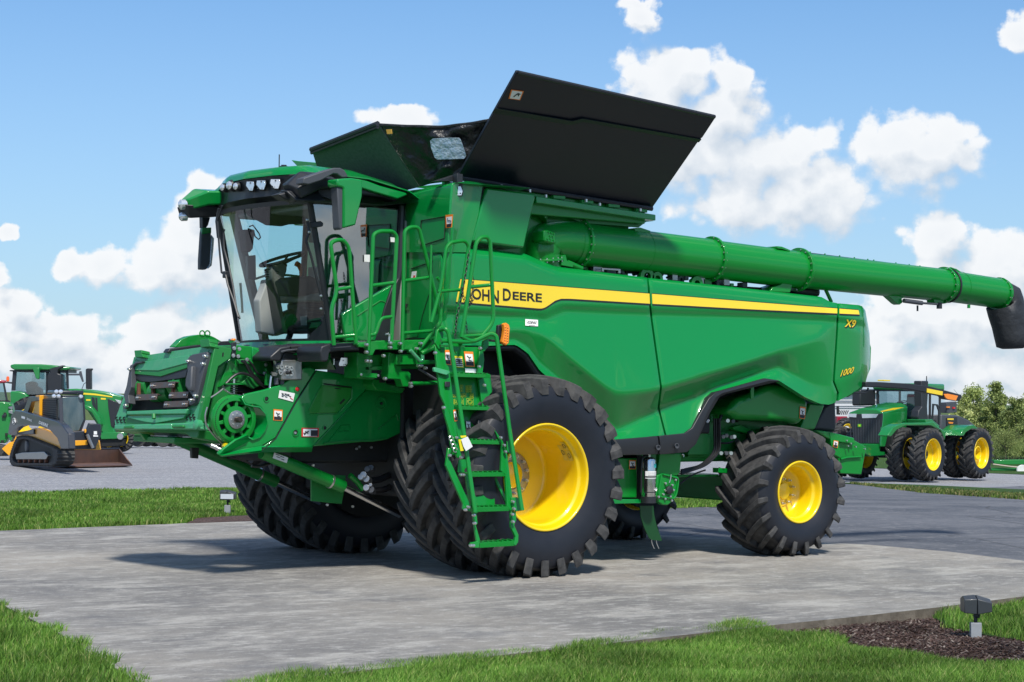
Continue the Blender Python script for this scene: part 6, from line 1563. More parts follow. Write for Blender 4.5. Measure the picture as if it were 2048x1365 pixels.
# fire extinguisher: hangs on the machine, a thing of its own
fe = empty("fire_extinguisher", P(*Z('E', (210, 990)), Y=-1.50)); tag(fe, "polished steel water fire extinguisher hanging under the combine between the wheels", "fire extinguisher")
top = P(*Z('E', (210, 755)), Y=-1.50) - fe.location; H_ = top.z; rE = .079
m = MB(); m.lathe([(0,.0),(rE*.9,.0),(rE,.02),(rE,H_*.93),(rE*.9,H_*.98),(rE*.5,H_*1.02),(0,H_*1.03)], (0,0,0), (0,0,1), n=32); m.build("cylinder", mat("polished_steel", (.60,.60,.58), .22, metal=1, bump=(3,.2,.02)), fe)
MB().lathe([(rE*.9,-.02),(rE+.006,-.02),(rE+.006,.05),(rE,.05)], (0,0,0), (0,0,1), n=32).build("base_ring", BLACKP, fe)
def cwrap(z0, z1, a0, a1, r_, name, m_):
    MB().loft([[Vector((r_ * math.sin(a), -r_ * math.cos(a), z_)) for a in np.linspace(a0, a1, 12)] for z_ in (z0, z1)]).build(name, m_, fe)
cwrap(H_*.53, H_*.70, -1.2, 1.6, rE + .002, "label", WHITE); cwrap(H_*.55, H_*.585, -1.2, 1.3, rE + .003, "label_text", INK); cwrap(H_*.605, H_*.615, -.8, 1.1, rE + .003, "label_text", INK); cwrap(H_*.655, H_*.662, -.8, .9, rE + .003, "label_text", INK)
cwrap(H_*.78, H_*.87, .1, 1.0, rE + .002, "teal_sticker", mat("teal_sticker", (.03,.42,.40), .5)); cwrap(H_*.2, H_*.22, -1.4, 1.4, rE + .002, "band", BLACKP)
MB().tube([(0,0,H_*1.0),(0,0,H_*1.1)], .02, 12).build("valve", ZINC, fe); MB().tube([(-.01,0,H_*1.09),(.09,-.01,H_*1.12)], .008, 6).build("lever", ZINC, fe)
MB().tube(fillet([(0,0,H_*1.06),(-.09,0,H_*1.06),(-.11,0,H_*.8),(-.11,0,H_*.2)], .05), .013, 8).build("hose", HOSE, fe)
MB().add([(-.0,-rE-.006,H_*.28),(.045,-rE-.002,H_*.33),(.085,-rE*.6,H_*.28),(.045,-rE-.002,H_*.23)], [(0,1,2,3)]).build("diamond_sticker", WHITE, fe, smooth=False)
# drop arm with its cover
plate('S', [(222,490),(425,490),(410,660),(385,690),(195,690),(222,560)], -1.48, .06, "drop_arm", GREEN, comb, bevel=.008)
plate('S', [(200,690),(250,665),(395,700),(405,715),(385,830),(375,880),(340,930),(300,960),(255,958),(215,930),(190,880)], -1.50, .07, "drop_arm_housing", GREEN, comb, bevel=.02, seg=3)
rim_ = rail('S', [(255,680),(400,715),(380,850),(360,900),(210,880),(240,690)], -1.51, .010, "housing_rim", rr=.05)
p = P(*Z('S', (302, 822)), Y=-1.51); MB().lathe([(.045,0),(.045,.03),(.03,.04),(0,.04)], p, (0,-1,0), n=24).build("sensor_knob", BLACKP, comb)
for a, b in ((278,762),(340,778),(350,822),(322,880),(258,862),(275,902),(335,918),(280,828),(370,730),(215,885)):
    p = P(*Z('S', (a, b)), Y=-1.515); MB().lathe([(.014,-.01),(.014,.004),(.011,.010),(0,.012)], p, (0,-1,0), n=10).build("bolt", ZINC, comb)
rail('S', [(328,680),(325,720),(312,755)], -1.53, .006, "lever_wire", m_=ZINC); rail('S', [(428,495),(445,505),(440,520)], -1.5, .008, "hook", m_=ZINC, rr=.02)
# mud flap / residue deflector hanging down
A_ = PL([(42,965),(50,1060),(80,1160),(125,1255),(150,1275)], 'S', Y=-1.42); B_ = PL([(165,965),(172,1050),(195,1150),(240,1270),(240,1285)], 'S', Y=-1.42)
MB().loft([A_, B_]).build("mud_flap", mat("dark_green_flap", (.002,.055,.010), .5), comb, solid=.012)
for a in (150, 192): rail('S', [(a,1262),(a + 2,1300),(a + 25,1355)], -1.42, .004, "flap_wire", m_=ZINC)
# between the wheels: chassis plates, hoses, duct
plate('S', [(560,200),(1000,200),(1060,330),(900,470),(760,520),(480,520),(560,380)], -1.05, .2, "chassis_plate", GREENM, comb)
plate('S', [(570,290),(690,320),(680,500),(480,500)], -1.15, .1, "chassis_gusset", GREENM, comb)
plate('S', [(890,250),(950,230),(1100,290),(1090,330),(900,270)], -1.12, .1, "chassis_gusset", GREEN, comb)
plate('S', [(760,620),(850,625),(850,670),(760,665)], -1.2, .1, "chassis_gusset", GREEN, comb)
for k, dx in enumerate((0, 18, 36, 50)):
    hose('S', [(720+dx,170),(725+dx,440),(700+dx,500),(600+dx,600),(420,640+k*12)], -1.22 - k*.02, .012)
hose('S', [(770,190),(800,110),(860,70)], -1.2, .02); hose('S', [(770,390),(830,400),(890,380)], -1.2, .012); hose('S', [(390,780),(520,680),(640,640)], -1.1, .010)
for a, b in ((790,335),(820,325),(865,340),(890,335),(770,485),(820,485),(860,485),(830,190),(880,195)):
    p = P(*Z('S', (a, b)), Y=-1.25); MB().cyl(p, p + Vector((-.03,-.06,0)), .022, n=12).build("hose_fitting", [BLACKP, GREYP, ZINC][a % 3], comb)
plate('S', [(885,145),(912,140),(915,168),(895,175)], -1.3, .02, "white_cap", WHITE, comb)
plate('S', [(400,680),(760,680),(760,700),(400,705)], -1.0, .2, "lower_rail", GREENM, comb)
rail('S', [(650,205),(665,180),(678,185),(660,210)], -1.55, .006, "latch_ring", m_=ZINC, rr=.02)
# residue duct above the rear wheel
dt = PL([(700,430),(780,400),(870,352),(960,350),(1060,410),(1090,445),(1085,520),(1040,575),(960,560),(700,545),(640,500)], 'E', Y=-1.38)
MB().prism(dt, (0, .5, 0)).build("residue_duct", GREEN, comb, bevel=.07, seg=5)
lab(lambda u, v, l: P(u, v, Y=-1.385 - l), Z('E', [(1037,473),(1069,478),(1065,543),(1034,538)]), .12)
plate('E', [(1090,455),(1175,465),(1120,600),(1040,600)], -1.30, .5, "spreader_side", GREEN, comb, bevel=.02)
plate('E', [(1170,470),(1235,430),(1240,560),(1235,615),(1115,605)], -1.15, .8, "chopper_hood", BLACKP, comb, bevel=.04)
plate('E', [(600,405),(890,350),(700,560),(590,480)], -1.1, .3, "duct_back", DARK, comb)
p = P(*Z('E', (775, 400)), Y=-1.45); MB().box(p, (.05,.02,.14)).build("small_bracket", GREEN, comb, bevel=.004)
# tailboard
plate('I', [(140,640),(270,655),(495,712),(495,765),(320,745),(230,700)], -1.25, .6, "tailboard_beam", GREEN, comb, bevel=.01)
plate('I', [(270,670),(440,700),(600,790),(598,830),(560,1045),(370,1035),(330,880)], -1.20, .06, "tailboard", GREEN, comb, bevel=.01)
plate('I', [(270,660),(340,680),(380,900),(300,860)], -1.26, .5, "tailboard_side", GREEN, comb, bevel=.01)
rail('I', [(370,905),(430,888),(555,882)], -1.22, .012, "tailboard_rib"); 
lab(lambda u, v, l: P(u, v, Y=-1.27 - l), Z('I', [(308,732),(350,740),(342,802),(300,792)]), .12)
for a, b in ((442,785),(512,792),(595,812),(468,762),(430,735),(310,755)):
    p = P(*Z('I', (a, b)), Y=-1.27); MB().cyl(p + Vector((0,.03,0)), p, .010, n=8).build("bolt", ZINC, comb)
# decals inside the front rim
for a0, a1, y0, y1 in ((.62, .86, -.10, -.03), (.35, .60, -.10, -.03), (.35, .75, -.02, .05)):
    r_ = FRIM - .066; c0 = Vector((0, YO, HF))
    def cp(a, y): return c0 + Vector((r_ * math.cos(a), y - .06, r_ * math.sin(a)))
    m = MB(); m.loft([[cp(a, y) for a in np.linspace(a0, a1, 6)] for y in (y0, y1)]); o = m.build("rim_sticker", mat("rim_sticker", (.60,.50,.12), .5), comb)
    m = MB(); cc = (a0 + a1) / 2; yy = (y0 + y1) / 2
    m.tube([cp(cc + .06 * math.cos(t), yy + .02 * math.sin(t)) * 1.0 - Vector((math.cos(cc), 0, math.sin(cc))) * .004 for t in np.linspace(0, 2*PI, 10)[:-1]], .0025, 4, closed=True); m.build("sticker_mark", INK, o)
# rear warning-lamp arm of the harvester
arm_ = PL([(600,200),(720,202),(1000,217),(1200,245),(1470,318),(1478,340),(1450,376),(1335,358),(1300,330),(1150,300),(960,266),(740,252),(600,248)], 'I', Y=-1.55)
la = MB().prism(arm_, (0, .10, 0)).build("rear_lamp_arm", BLACKP, comb, bevel=.012)
MB().prism(PL([(1157,260),(1300,288),(1296,325),(1155,297)], 'I', Y=-1.556), (0, .01, 0)).build("reflector_strip", YDECAL, la)
MB().prism(PL([(1308,312),(1350,310),(1440,328),(1430,350),(1420,372),(1345,360),(1325,345)], 'I', Y=-1.56), (0, .03, 0)).build("amber_lamp", AMBER, la, bevel=.004)
rail('I', [(480,298),(590,300),(615,285),(620,255)], -1.5, .012, "lamp_stay", m_=BLACKP)

# ================================================================ vehicles behind
class Frame:
    """local axes of a vehicle: a = towards its rear (or along), b = from its near side inwards"""
    def __init__(s, u, D, ang, zone):
        s.O = depth_pt(u, D); s.z = zone
        a = rt * math.cos(ang) + fw0 * math.sin(ang); b = Vector((-a.y, a.x, 0))
        if b.dot(fw0) < 0: b = -b
        s.a, s.b = a, b; s.rz = math.atan2(a.y, a.x)
    def side(s, pts, off):
        one = isinstance(pts[0], (int, float)); out = []
        for p in ([pts] if one else pts):
            d = pix_dir(*Z(s.z, p)); o = s.O + s.b * off; out.append(CAM + d * ((o - CAM).dot(s.b) / d.dot(s.b)))
        return out[0] if one else out
    def front(s, pts, at):
        """on the plane across the vehicle through world point at"""
        one = isinstance(pts[0], (int, float)); out = []
        for p in ([pts] if one else pts):
            d = pix_dir(*Z(s.z, p)); out.append(CAM + d * ((at - CAM).dot(s.a) / d.dot(s.a)))
        return out[0] if one else out
    def loc(s, x, y, z): return s.O + s.a * x + s.b * y + Vector((0, 0, z))
    def sp(s, pts, off, t, name, m_, par, b=.01): return MB().prism(s.side(pts, off), s.b * t).build(name, m_, par, bevel=b)
    def fpz(s, pts, at, t, name, m_, par, b=.01): return MB().prism(s.front(pts, at), s.a * t).build(name, m_, par, bevel=b)
GREENF = mat("green_tractor_paint", (.006, .19, .035), .3, coat=.7)

# --- articulated four-wheel-drive tractor on the right
T4 = Frame(1870, 74, rad(49), 'I')
tr = root_at("articulated_tractor", T4.O, 0); tag(tr, "big green articulated tractor with yellow rims and dual wheels right of the combine", "tractor")
tg_ = root_at
H0 = T4.O.z
def t4wheel(px, off, kind, dual=False, name="wheel", R=1.03):
    c = T4.side(px, off); c.z = H0 + R
    w, rim, inner = wheel_into(tr, name, c + T4.b * .33, R, .62, .60, 22, kind=kind, out=-1, dish=.30, spin=rng2.random(), sweep=.55, lug=.06, lugw=.07, res=40, detail=False, rz=T4.rz)
    return w
t4wheel((1227,865), 0, "flat"); w_ = t4wheel((1227,865), 0, "flat"); w_.location = Vector((*(T4.side((1227,865), 0) + T4.b * 1.3).xy, H0 + 1.03))
t4wheel((1665,880), 0, 'cup'); w_ = t4wheel((1665,880), 0, 'flat'); w_.location = Vector((*(T4.side((1665,880), 0) + T4.b * 1.15).xy, H0 + 1.03))
for k in (3.3, 4.3): w_ = t4wheel((1227,865), 0, 'flat'); w_.location = Vector((*(T4.side((1227,865), 0) + T4.b * k).xy, H0 + 1.03))
w_ = t4wheel((1665,880), 0, 'flat'); w_.location = Vector((*(T4.side((1665,880), 0) + T4.b * 3.4).xy, H0 + 1.03))
hn = 1.55
nt = T4.side((752,487), hn)
fr = T4.front([(440,490),(520,478),(752,487),(735,768),(600,775),(495,762)], nt)
rear_sh = T4.a * 1.9 + Vector((0, 0, .0))
m = MB(); top_f = T4.front([(440,482),(560,440),(700,450),(757,480),(738,770),(495,765)], nt); top_r = [p + rear_sh + Vector((0, 0, .25 if i < 4 else 0)) for i, p in enumerate(top_f)]
m.loft([top_f, top_r], closed=True, caps=True); m.build("hood", GREENF, tr, bevel=.05)
T4.fpz([(438,495),(752,490),(738,765),(500,762)], nt - T4.a * .03, .06, "grille", BLACKP, tr, .02)
for pts in ([(440,490),(512,492),(510,525),(440,520)], [(560,492),(712,494),(690,528),(565,532)]): T4.fpz(pts, nt - T4.a * .05, .05, "headlight", LAMP, tr, .005)
T4.fpz([(525,585),(555,585),(555,612),(525,612)], nt - T4.a * .05, .02, "front_emblem", mat("emblem_green", (.10,.45,.02), .4), tr, .003)
T4.fpz([(532,592),(548,594),(546,606),(536,604)], nt - T4.a * .055, .01, "emblem_mark", YDECAL, tr, 0)
for k in range(12): x = 455 + k * 24; T4.fpz([(x,545),(x+4,545),(x+4+(600-x)*.05,755),(x+(600-x)*.05,755)], nt - T4.a * .035, .02, "grille_bar", GREYP, tr, 0)
T4.sp([(735,468),(850,438),(950,432),(955,470),(900,462),(850,456),(740,475)], hn - .01, .02, "yellow_stripe", YDECAL, tr, 0)
T4.sp([(760,490),(960,470),(960,560),(880,590),(800,680),(775,790),(740,790)], hn - .02, .1, "hood_side", GREENF, tr, .02)
T4.sp([(500,765),(740,765),(730,830),(815,845),(810,870),(640,880),(600,855),(600,790)], hn + .1, .8, "front_frame", GREENF, tr, .03)
T4.sp([(800,690),(850,610),(940,575),(1160,572),(1210,560),(1260,610),(1330,660),(1320,730),(1280,640),(1190,600),(960,600),(880,640),(830,700)], .2, .45, "front_fender", GREENF, tr, .03)
T4.sp([(1140,545),(1200,540),(1270,600),(1265,625),(1200,610),(1145,580)], .3, .8, "step_fender", GREENF, tr, .02)
T4.sp([(840,640),(1320,640),(1500,700),(1500,820),(1000,900),(840,800)], 1.3, 1.4, "chassis", DARK, tr, .03)
T4.sp([(1290,500),(1440,505),(1530,545),(1600,600),(1590,650),(1470,700),(1280,690)], .9, 1.9, "rear_body", GREYP, tr, .05)
T4.sp([(1340,530),(1430,520),(1440,690),(1340,690)], .85, .06, "rear_grille", BLACKP, tr, .01)
T4.sp([(1345,533),(1398,533),(1398,548),(1345,547)], .83, .02, "marker", YDECAL, tr, 0); T4.sp([(1350,565),(1395,568),(1390,582),(1355,580)], .83, .02, "marker_lamp", AMBER, tr, 0)
T4.sp([(1462,690),(1480,640),(1530,600),(1580,592),(1625,628),(1560,628),(1510,660),(1490,692)], .0, .9, "rear_fender", GREENF, tr, .02)
# cab
ce = T4.side((1072,560), 1.25)
Cp = lambda x, y, z: ce + T4.a * x + T4.b * y + Vector((0, 0, z))
zt = (T4.side((1072,275), 1.25) - ce).z
for (x, y, lx, ly_) in ((0,0,0,0),(1.75,0,0,0),(0,1.8,0,0),(1.75,1.8,0,0),(.95,0,0,0)): MB().tube([Cp(x, y, -.3), Cp(x, y, zt)], .05, 8).build("cab_pillar", BLACKP, tr)
TG = glass("tractor_glass", (.62, .74, .76), .08)
for q in ([(0,0),(1.75,0)], [(0,0),(0,1.8)], [(0,1.8),(1.75,1.8)], [(1.75,0),(1.75,1.8)]):
    MB().add([Cp(*q[0], 0), Cp(*q[1], 0), Cp(*q[1], zt), Cp(*q[0], zt)], [(0,1,2,3)]).build("cab_glass", TG, tr, smooth=False)
m = MB(); m.prism([Cp(-.15,-.12,zt), Cp(1.95,-.12,zt), Cp(1.95,1.95,zt), Cp(-.15,1.95,zt)], (0,0,.26)); m.build("cab_roof", GREENF, tr, bevel=.07, seg=3)
m = MB(); m.prism([Cp(-.1,-.08,zt-.05), Cp(1.9,-.08,zt-.05), Cp(1.9,1.9,zt-.05), Cp(-.1,1.9,zt-.05)], (0,0,.06)); m.build("roof_underside", BLACKP, tr)
m = MB(); m.prism([Cp(-.1,-.1,-.35), Cp(1.9,-.1,-.35), Cp(1.9,1.9,-.35), Cp(-.1,1.9,-.35)], (0,0,.42)); m.build("cab_base", BLACKP, tr, bevel=.04)
m = MB(); m.prism([Cp(.8,.6,.1), Cp(1.3,.6,.1), Cp(1.3,.6,1.05), Cp(1.15,.6,1.1), Cp(1.05,.6,.5), Cp(.8,.6,.45)], T4.b * .55); m.build("seat", INTER, tr, bevel=.06)
m = MB(); c = Cp(.35,.9,.75); m.tube([c + Vector((.19*math.cos(t), .19*math.sin(t), .05*math.cos(t))) for t in np.linspace(0, 2*PI, 17)[:-1]], .018, 6, closed=True); m.tube([c, Cp(.15,.9,.1)], .05, 8); m.build("steering_wheel", BLACKP, tr)
T4.sp([(768,182),(822,184),(822,196),(768,194)], .9, .3, "roof_beacon", YDECAL, tr, .01)
T4.sp([(1106,192),(1170,192),(1168,300),(1160,420),(1165,545),(1140,572),(1085,572),(1075,520),(1085,460),(1112,430)], .75, .35, "exhaust_stack", BLACKP, tr, .04)
T4.sp([(552,270),(690,268),(690,415),(550,418)], 3.2, .4, "air_cleaner", BLACKP, tr, .06)
T4.sp([(1210,400),(1255,405),(1275,460),(1270,600),(1262,600),(1262,465),(1245,418),(1222,415),(1210,560),(1203,560)], .8, .04, "handrail", BLACKP, tr, 0)
T4.sp([(1335,390),(1425,380),(1428,478),(1340,485)], 3.0, .3, "rear_light_cluster", GREYP, tr, .02)
T4.sp([(1340,425),(1365,425),(1365,437),(1340,437)], 2.95, .05, "amber_light", AMBER, tr, 0); T4.sp([(1395,430),(1412,430),(1412,445),(1395,445)], 2.95, .05, "red_light", REDM, tr, 0)
T4.sp([(1152,148),(1156,148),(1157,195),(1151,195)], .9, .02, "aerial", BLACKP, tr, 0)

# --- row-crop tractor on the left, behind the loader
T8 = Frame(150, 69, rad(0), 'H')
t8 = root_at("row_crop_tractor", T8.O, 0); tag(t8, "green tractor with a yellow hood stripe and black exhaust standing behind the track loader", "tractor")
T8.sp([(650,470),(660,415),(800,408),(960,420),(1100,440),(1290,490),(1250,560),(1190,820),(1220,880),(1080,890),(1000,760),(880,590),(880,480)], 0, 1.0, "hood", GREENF, t8, .05)
T8.sp([(652,446),(800,447),(1000,460),(1180,490),(1180,500),(1000,478),(800,464),(652,462)], -.01, .02, "yellow_stripe", YDECAL, t8, 0)
T8.sp([(1128,512),(1250,560),(1190,822),(1165,800),(1140,640)], -.02, .2, "side_grille", BLACKP, t8, .01)
T8.sp([(1205,520),(1272,535),(1265,565),(1250,568)], -.03, .05, "headlight", LAMP, t8, .004)
for pts in ([(960,495),(990,500),(1010,620),(990,640),(965,560)], [(1000,500),(1020,505),(1030,690),(1035,710),(1010,640)]): T8.sp(pts, -.015, .03, "hood_vent", BLACKP, t8, .004)
T8.sp([(905,520),(950,520),(950,535),(905,535)], -.012, .01, "model_number", YDECAL, t8, 0); T8.sp([(1058,505),(1110,508),(1110,524),(1060,522)], -.012, .01, "model_number", YDECAL, t8, 0)
T8.sp([(880,575),(960,600),(1040,700),(1060,790),(1030,780),(960,660),(890,620)], -.4, .7, "front_fender", GREENF, t8, .03)
T8.sp([(1045,870),(1300,865),(1310,900),(1280,935),(1060,940)], -.1, 1.0, "front_frame", GREENF, t8, .02)
T8.sp([(1060,940),(1300,935),(1300,1010),(1060,1020)], .0, .9, "front_axle", DARK, t8, .02)
m = MB(); m.lathe([(0,-.02),(.10,-.02),(.12,.02),(.10,.06),(0,.06)], T8.side((1262,910), -.3), -T8.b, n=20); m.build("front_weight", ZINC, t8)
for px, R, off in (((1150,945), .50, .3), ((1270,1000), .55, .6)):
    c = T8.side(px, off); w, rim, inner = wheel_into(t8, "front_wheel", c, R * .9, .35, R * .5, 20, kind='flat', out=-1, dish=.12, sweep=.5, lug=.05, lugw=.06, res=36, detail=False, rz=T8.rz); w.location.z = T8.O.z + R * .9
c = T8.side((350,880), -.2); w, rim, inner = wheel_into(t8, "rear_wheel", c, 1.0, .6, .58, 22, kind='flat', out=-1, dish=.3, sweep=.5, lug=.06, lugw=.06, res=36, detail=False, rz=T8.rz); w.location.z = T8.O.z + 1.0
# cab of the row-crop tractor
T8.sp([(105,435),(200,435),(260,450),(310,500),(330,580),(300,640),(110,640)], -.1, 1.4, "cab_lower_panel", GREENF, t8, .05)
T8.sp([(170,430),(480,470),(480,640),(330,640),(300,500),(240,440)], .3, .9, "cab_floor", DARK, t8, .02)
for pts in ([(135,215),(172,215),(155,430),(118,430)], [(483,235),(510,235),(510,470),(478,470)], [(690,215),(715,215),(720,410),(700,410)], [(560,300),(575,300),(575,430),(560,430)]): T8.sp(pts, -.05, .08, "cab_pillar", BLACKP, t8, .005)
T8.sp([(170,215),(700,220),(705,415),(480,468),(300,470),(155,430)], .0, .01, "cab_glass", TG, t8, 0)
T8.sp([(170,215),(700,220),(705,415),(155,430)], 1.4, .01, "cab_glass", TG, t8, 0)
T8.sp([(105,160),(150,150),(430,152),(520,158),(740,182),(735,205),(690,215),(150,212),(110,190)], -.2, 1.8, "cab_roof", GREENF, t8, .04)
T8.sp([(100,215),(150,212),(700,212),(700,240),(150,232),(100,225)], -.1, 1.6, "roof_underside", BLACKP, t8, .01)
T8.sp([(340,188),(412,188),(412,305),(398,310),(375,300)], -.4, .15, "mirror", GREENF, t8, .02)
T8.sp([(515,200),(660,160),(665,180),(610,210),(600,245),(645,260),(648,430),(560,470),(500,470),(495,260),(525,240)], -.3, .4, "air_cleaner", BLACKP, t8, .05)
T8.sp([(898,205),(915,195),(960,195),(962,210),(950,215),(952,415),(900,412)], -.0, .3, "exhaust_stack", BLACKP, t8, .03)
T8.sp([(718,250),(830,250),(830,228),(852,222),(862,265),(878,335),(862,338),(835,270),(718,270)], -.2, .06, "mirror", GREYP, t8, .01)
T8.sp([(262,350),(320,330),(370,340),(372,380),(430,410),(430,470),(350,470),(270,440)], .5, .4, "seat", BLACKP, t8, .05)
rail_ = MB().tube(T8.side([(860,412),(880,360),(900,345)], -.1), .012, 6).build("handrail", BLACKP, t8)

# --- compact track loader
TL = Frame(60, 50, rad(115), 'H')
tl = root_at("track_loader", TL.O, 0); tag(tl, "yellow and black compact track loader with a rusty bucket on the gravel", "track loader")
YJ = mat("construction_yellow", (.80, .36, .01), .4, coat=.4); SLATE = mat("slate_grey_paint", (.016, .020, .030), .4, coat=.3)
BUCK = mat("worn_bucket_steel", (.16, .085, .06), .6, metal=.3, noise=(3, .8, (.075, .055, .05), (1, 1, 1)))
out = TL.side([(98,1150),(110,1080),(150,970),(180,925),(230,912),(300,925),(560,1030),(600,1060),(605,1130),(590,1180),(540,1212),(140,1207),(110,1190)], 0)
ctr = sum(out, Vector()) / len(out)
inr = [ctr + (p - ctr) * .86 for p in out]
def shift(l, d): return [p + d for p in l]
m = MB(); rws = [out, shift(out, TL.b * .42), shift(inr, TL.b * .42), inr, out]; m.loft([list(r) for r in rws], closed=True); m.build("rubber_track", RUBBER, tl)
m = MB(); N = len(out)
for i in range(N):
    p, q = out[i], out[(i + 1) % N]; L_ = (q - p).length; k = max(1, int(L_ / .11))
    for j in range(k):
        c = p.lerp(q, (j + .5) / k); d_ = (q - p).normalized(); n_ = d_.cross(TL.b)
        if n_.dot(c - ctr) < 0: n_ = -n_
        m.hexa([c - d_ * .025, c + d_ * .025, c + d_ * .02 + n_ * .035, c - d_ * .02 + n_ * .035], [x + TL.b * .42 for x in (c - d_ * .025, c + d_ * .025, c + d_ * .02 + n_ * .035, c - d_ * .02 + n_ * .035)])
m.build("track_lugs", RUBBER, tl)
MB().prism(shift(inr, TL.b * .1), TL.b * .25).build("track_frame_back", DARK, tl)
TL.sp([(160,1095),(230,1080),(460,1070),(500,1110),(480,1150),(170,1150)], .02, .2, "track_frame", STEEL, tl, .01)
for x in (190, 245, 300, 360, 415, 470): m = MB(); m.lathe([(0,.0),(.05,.0),(.055,.03),(.055,.2)], TL.side((x,1170), .02) + TL.b * .0, TL.b, n=16); m.build("track_roller", RUST, tl)
m = MB(); m.lathe([(0,.0),(.14,.0),(.17,.04),(.17,.2)], TL.side((270,1010), .05), TL.b, n=20); m.build("drive_sprocket", GREYP, tl)
TL.sp([(168,900),(240,870),(355,820),(470,830),(560,870),(620,950),(635,1050),(600,1040),(420,955),(300,905),(180,915)], .1, 1.0, "body", YJ, tl, .02)
TL.sp([(170,870),(352,835),(352,885),(200,895)], .05, .1, "body_step", SLATE, tl, .01)
m = MB(); m.prism(TL.side([(82,880),(100,780),(120,680),(160,635),(230,645),(600,752),(650,790),(715,880),(722,1040),(640,1040),(600,930),(520,840),(420,805),(250,790),(185,815),(100,895)], -.12), TL.b * .16); m.build("lift_arm", SLATE, tl, bevel=.015)
TL.sp([(245,640),(300,500),(335,490),(390,500),(392,535),(330,545),(290,660)], -.0, .12, "rear_link", SLATE, tl, .01)
TL.sp([(345,690),(375,480),(416,477),(412,695)], .05, .3, "rear_post", YJ, tl, .01)
TL.sp([(412,480),(600,475),(615,500),(625,760),(590,750),(412,690)], .15, .1, "cab_side", SLATE, tl, .01)
TL.sp([(425,515),(590,510),(595,735),(425,685)], .13, .03, "side_screen", DARK, tl, 0)
for k in range(9): TL.sp([(428,525 + k*20),(592,520 + k*24),(592,524 + k*24),(428,529 + k*20)], .12, .01, "screen_bar", GREYP, tl, 0)
at = TL.side((605,480), .15)
TL.fpz([(600,478),(880,478),(890,560),(900,740),(850,880),(700,880),(640,790),(610,700)], at, .06, "cab_front", SLATE, tl, .015)
TL.fpz([(625,500),(850,492),(868,560),(880,730),(830,850),(720,862),(640,690)], at - TL.a * .03, .02, "door_glass", mat("loader_glass", (.05,.09,.11), .2, coat=.25, noise=(5,.8,(.13,.17,.18),(1.5,1.5,.4))), tl, .01)
m = MB(); c_ = TL.front([(600,470),(880,470)], at); m.prism([c_[0], c_[1], c_[1] + TL.a * 1.2, c_[0] + TL.a * 1.2], (0, 0, .1)); m.build("cab_roof", SLATE, tl, bevel=.03)
for p in ((595,440),(640,440),(570,487),(618,487),(850,492)): m = MB(); m.lathe([(0,.02),(.04,.01),(.055,-.02),(.05,-.06)], TL.front(p, at - TL.a * .1), -TL.a, n=14); m.build("work_lamp", LAMP, tl)
fa = TL.side((640,1050), .1) - TL.a * .08
TL.fpz([(640,860),(1010,850),(1010,1045),(640,1045)], fa, .05, "front_plate", SLATE, tl, .02)
TL.fpz([(740,955),(915,950),(920,1000),(760,1010)], fa - TL.a * .06, .05, "front_yellow_bar", YJ, tl, .01)
TL.fpz([(650,880),(668,858),(692,870),(675,905),(650,900)], fa - TL.a * .1, .05, "arm_stop", YJ, tl, .01); TL.fpz([(885,835),(905,830),(912,870),(890,875)], fa - TL.a * .1, .05, "arm_stop", YJ, tl, .01)
TL.fpz([(900,880),(940,770),(1060,780),(1066,890),(1000,1035),(960,1030),(930,940)], fa - TL.a * .12, .18, "lift_arm", SLATE, tl, .02)
for a_, b_ in (((705,920),(745,1030)), ((915,890),(975,1030))): 
    m = MB(); q = TL.front([a_, b_], fa - TL.a * .2); m.tube(q, .04, 10); m.build("tilt_cylinder", STEEL, tl)
TL.fpz([(985,855),(1018,855),(1020,890),(985,890)], fa - TL.a * .135, .01, "warning_label", WHITE, tl, 0); TL.fpz([(980,895),(1030,900),(1030,912),(980,912)], fa - TL.a * .135, .01, "warning_label", WHITE, tl, 0)
# bucket: floor, back, two end plates
bo = at - TL.a * .75
fr_ = [TL.front((600,1048), ground_at(*Z('H', (570,1203)), .02)), TL.front((1250,1038), ground_at(*Z('H', (1245,1185)), .02))]; lo_b = [Vector((*(p).xy, 0)) for p in fr_]
cutl, cutr = depth_pt(0, 1), None
z0 = TL.O.z + .03
def onz(p, z_): 
    u, v = Z('H', p); d = pix_dir(u, v); t = (z_ - CAM.z) / d.z; return CAM + d * t
lipL, lipR = ground_at(*Z('H', (725,1228)), .0), ground_at(*Z('H', (1388,1214)), .0)
heL, heR = ground_at(*Z('H', (570,1203)), .02), ground_at(*Z('H', (1245,1185)), .02)
m = MB(); m.add([fr_[0], fr_[1], heR, heL], [(0,1,2,3)]); m.add([heL, heR, lipR, lipL], [(0,1,2,3)]); m.build("bucket", BUCK, tl, solid=.03)
for A_, B_, C_ in ((fr_[0], heL, lipL), (fr_[1], heR, lipR)): m = MB(); m.add([A_, B_, C_, A_.lerp(C_, .1)], [(0,1,2,3)]); m.build("bucket_end", BUCK, tl, solid=.03)
m = MB(); m.tube([fr_[0], fr_[1]], .025, 6); m.build("bucket_top_edge", SLATE, tl)
tfn = lambda u, v: TL.side(((u - 0) * 5.25, (v - 700) * 5.25), -.135)
def hq(*p): return [(a / 5.25, 700 + b / 5.25) for a, b in p]
q = hq((412,745),(508,782),(405,775),(500,812)); letter("DEERE", "lettering", WHITE, *q, tfn, parent=tl, bold=.03)
q = hq((282,712),(335,735),(280,735),(332,755)); letter("333G", "lettering", WHITE, *q, tfn, parent=tl, bold=.02)
TL.sp([(225,695),(262,705),(260,728),(225,718)], -.135, .005, "decal", WHITE, tl, 0)
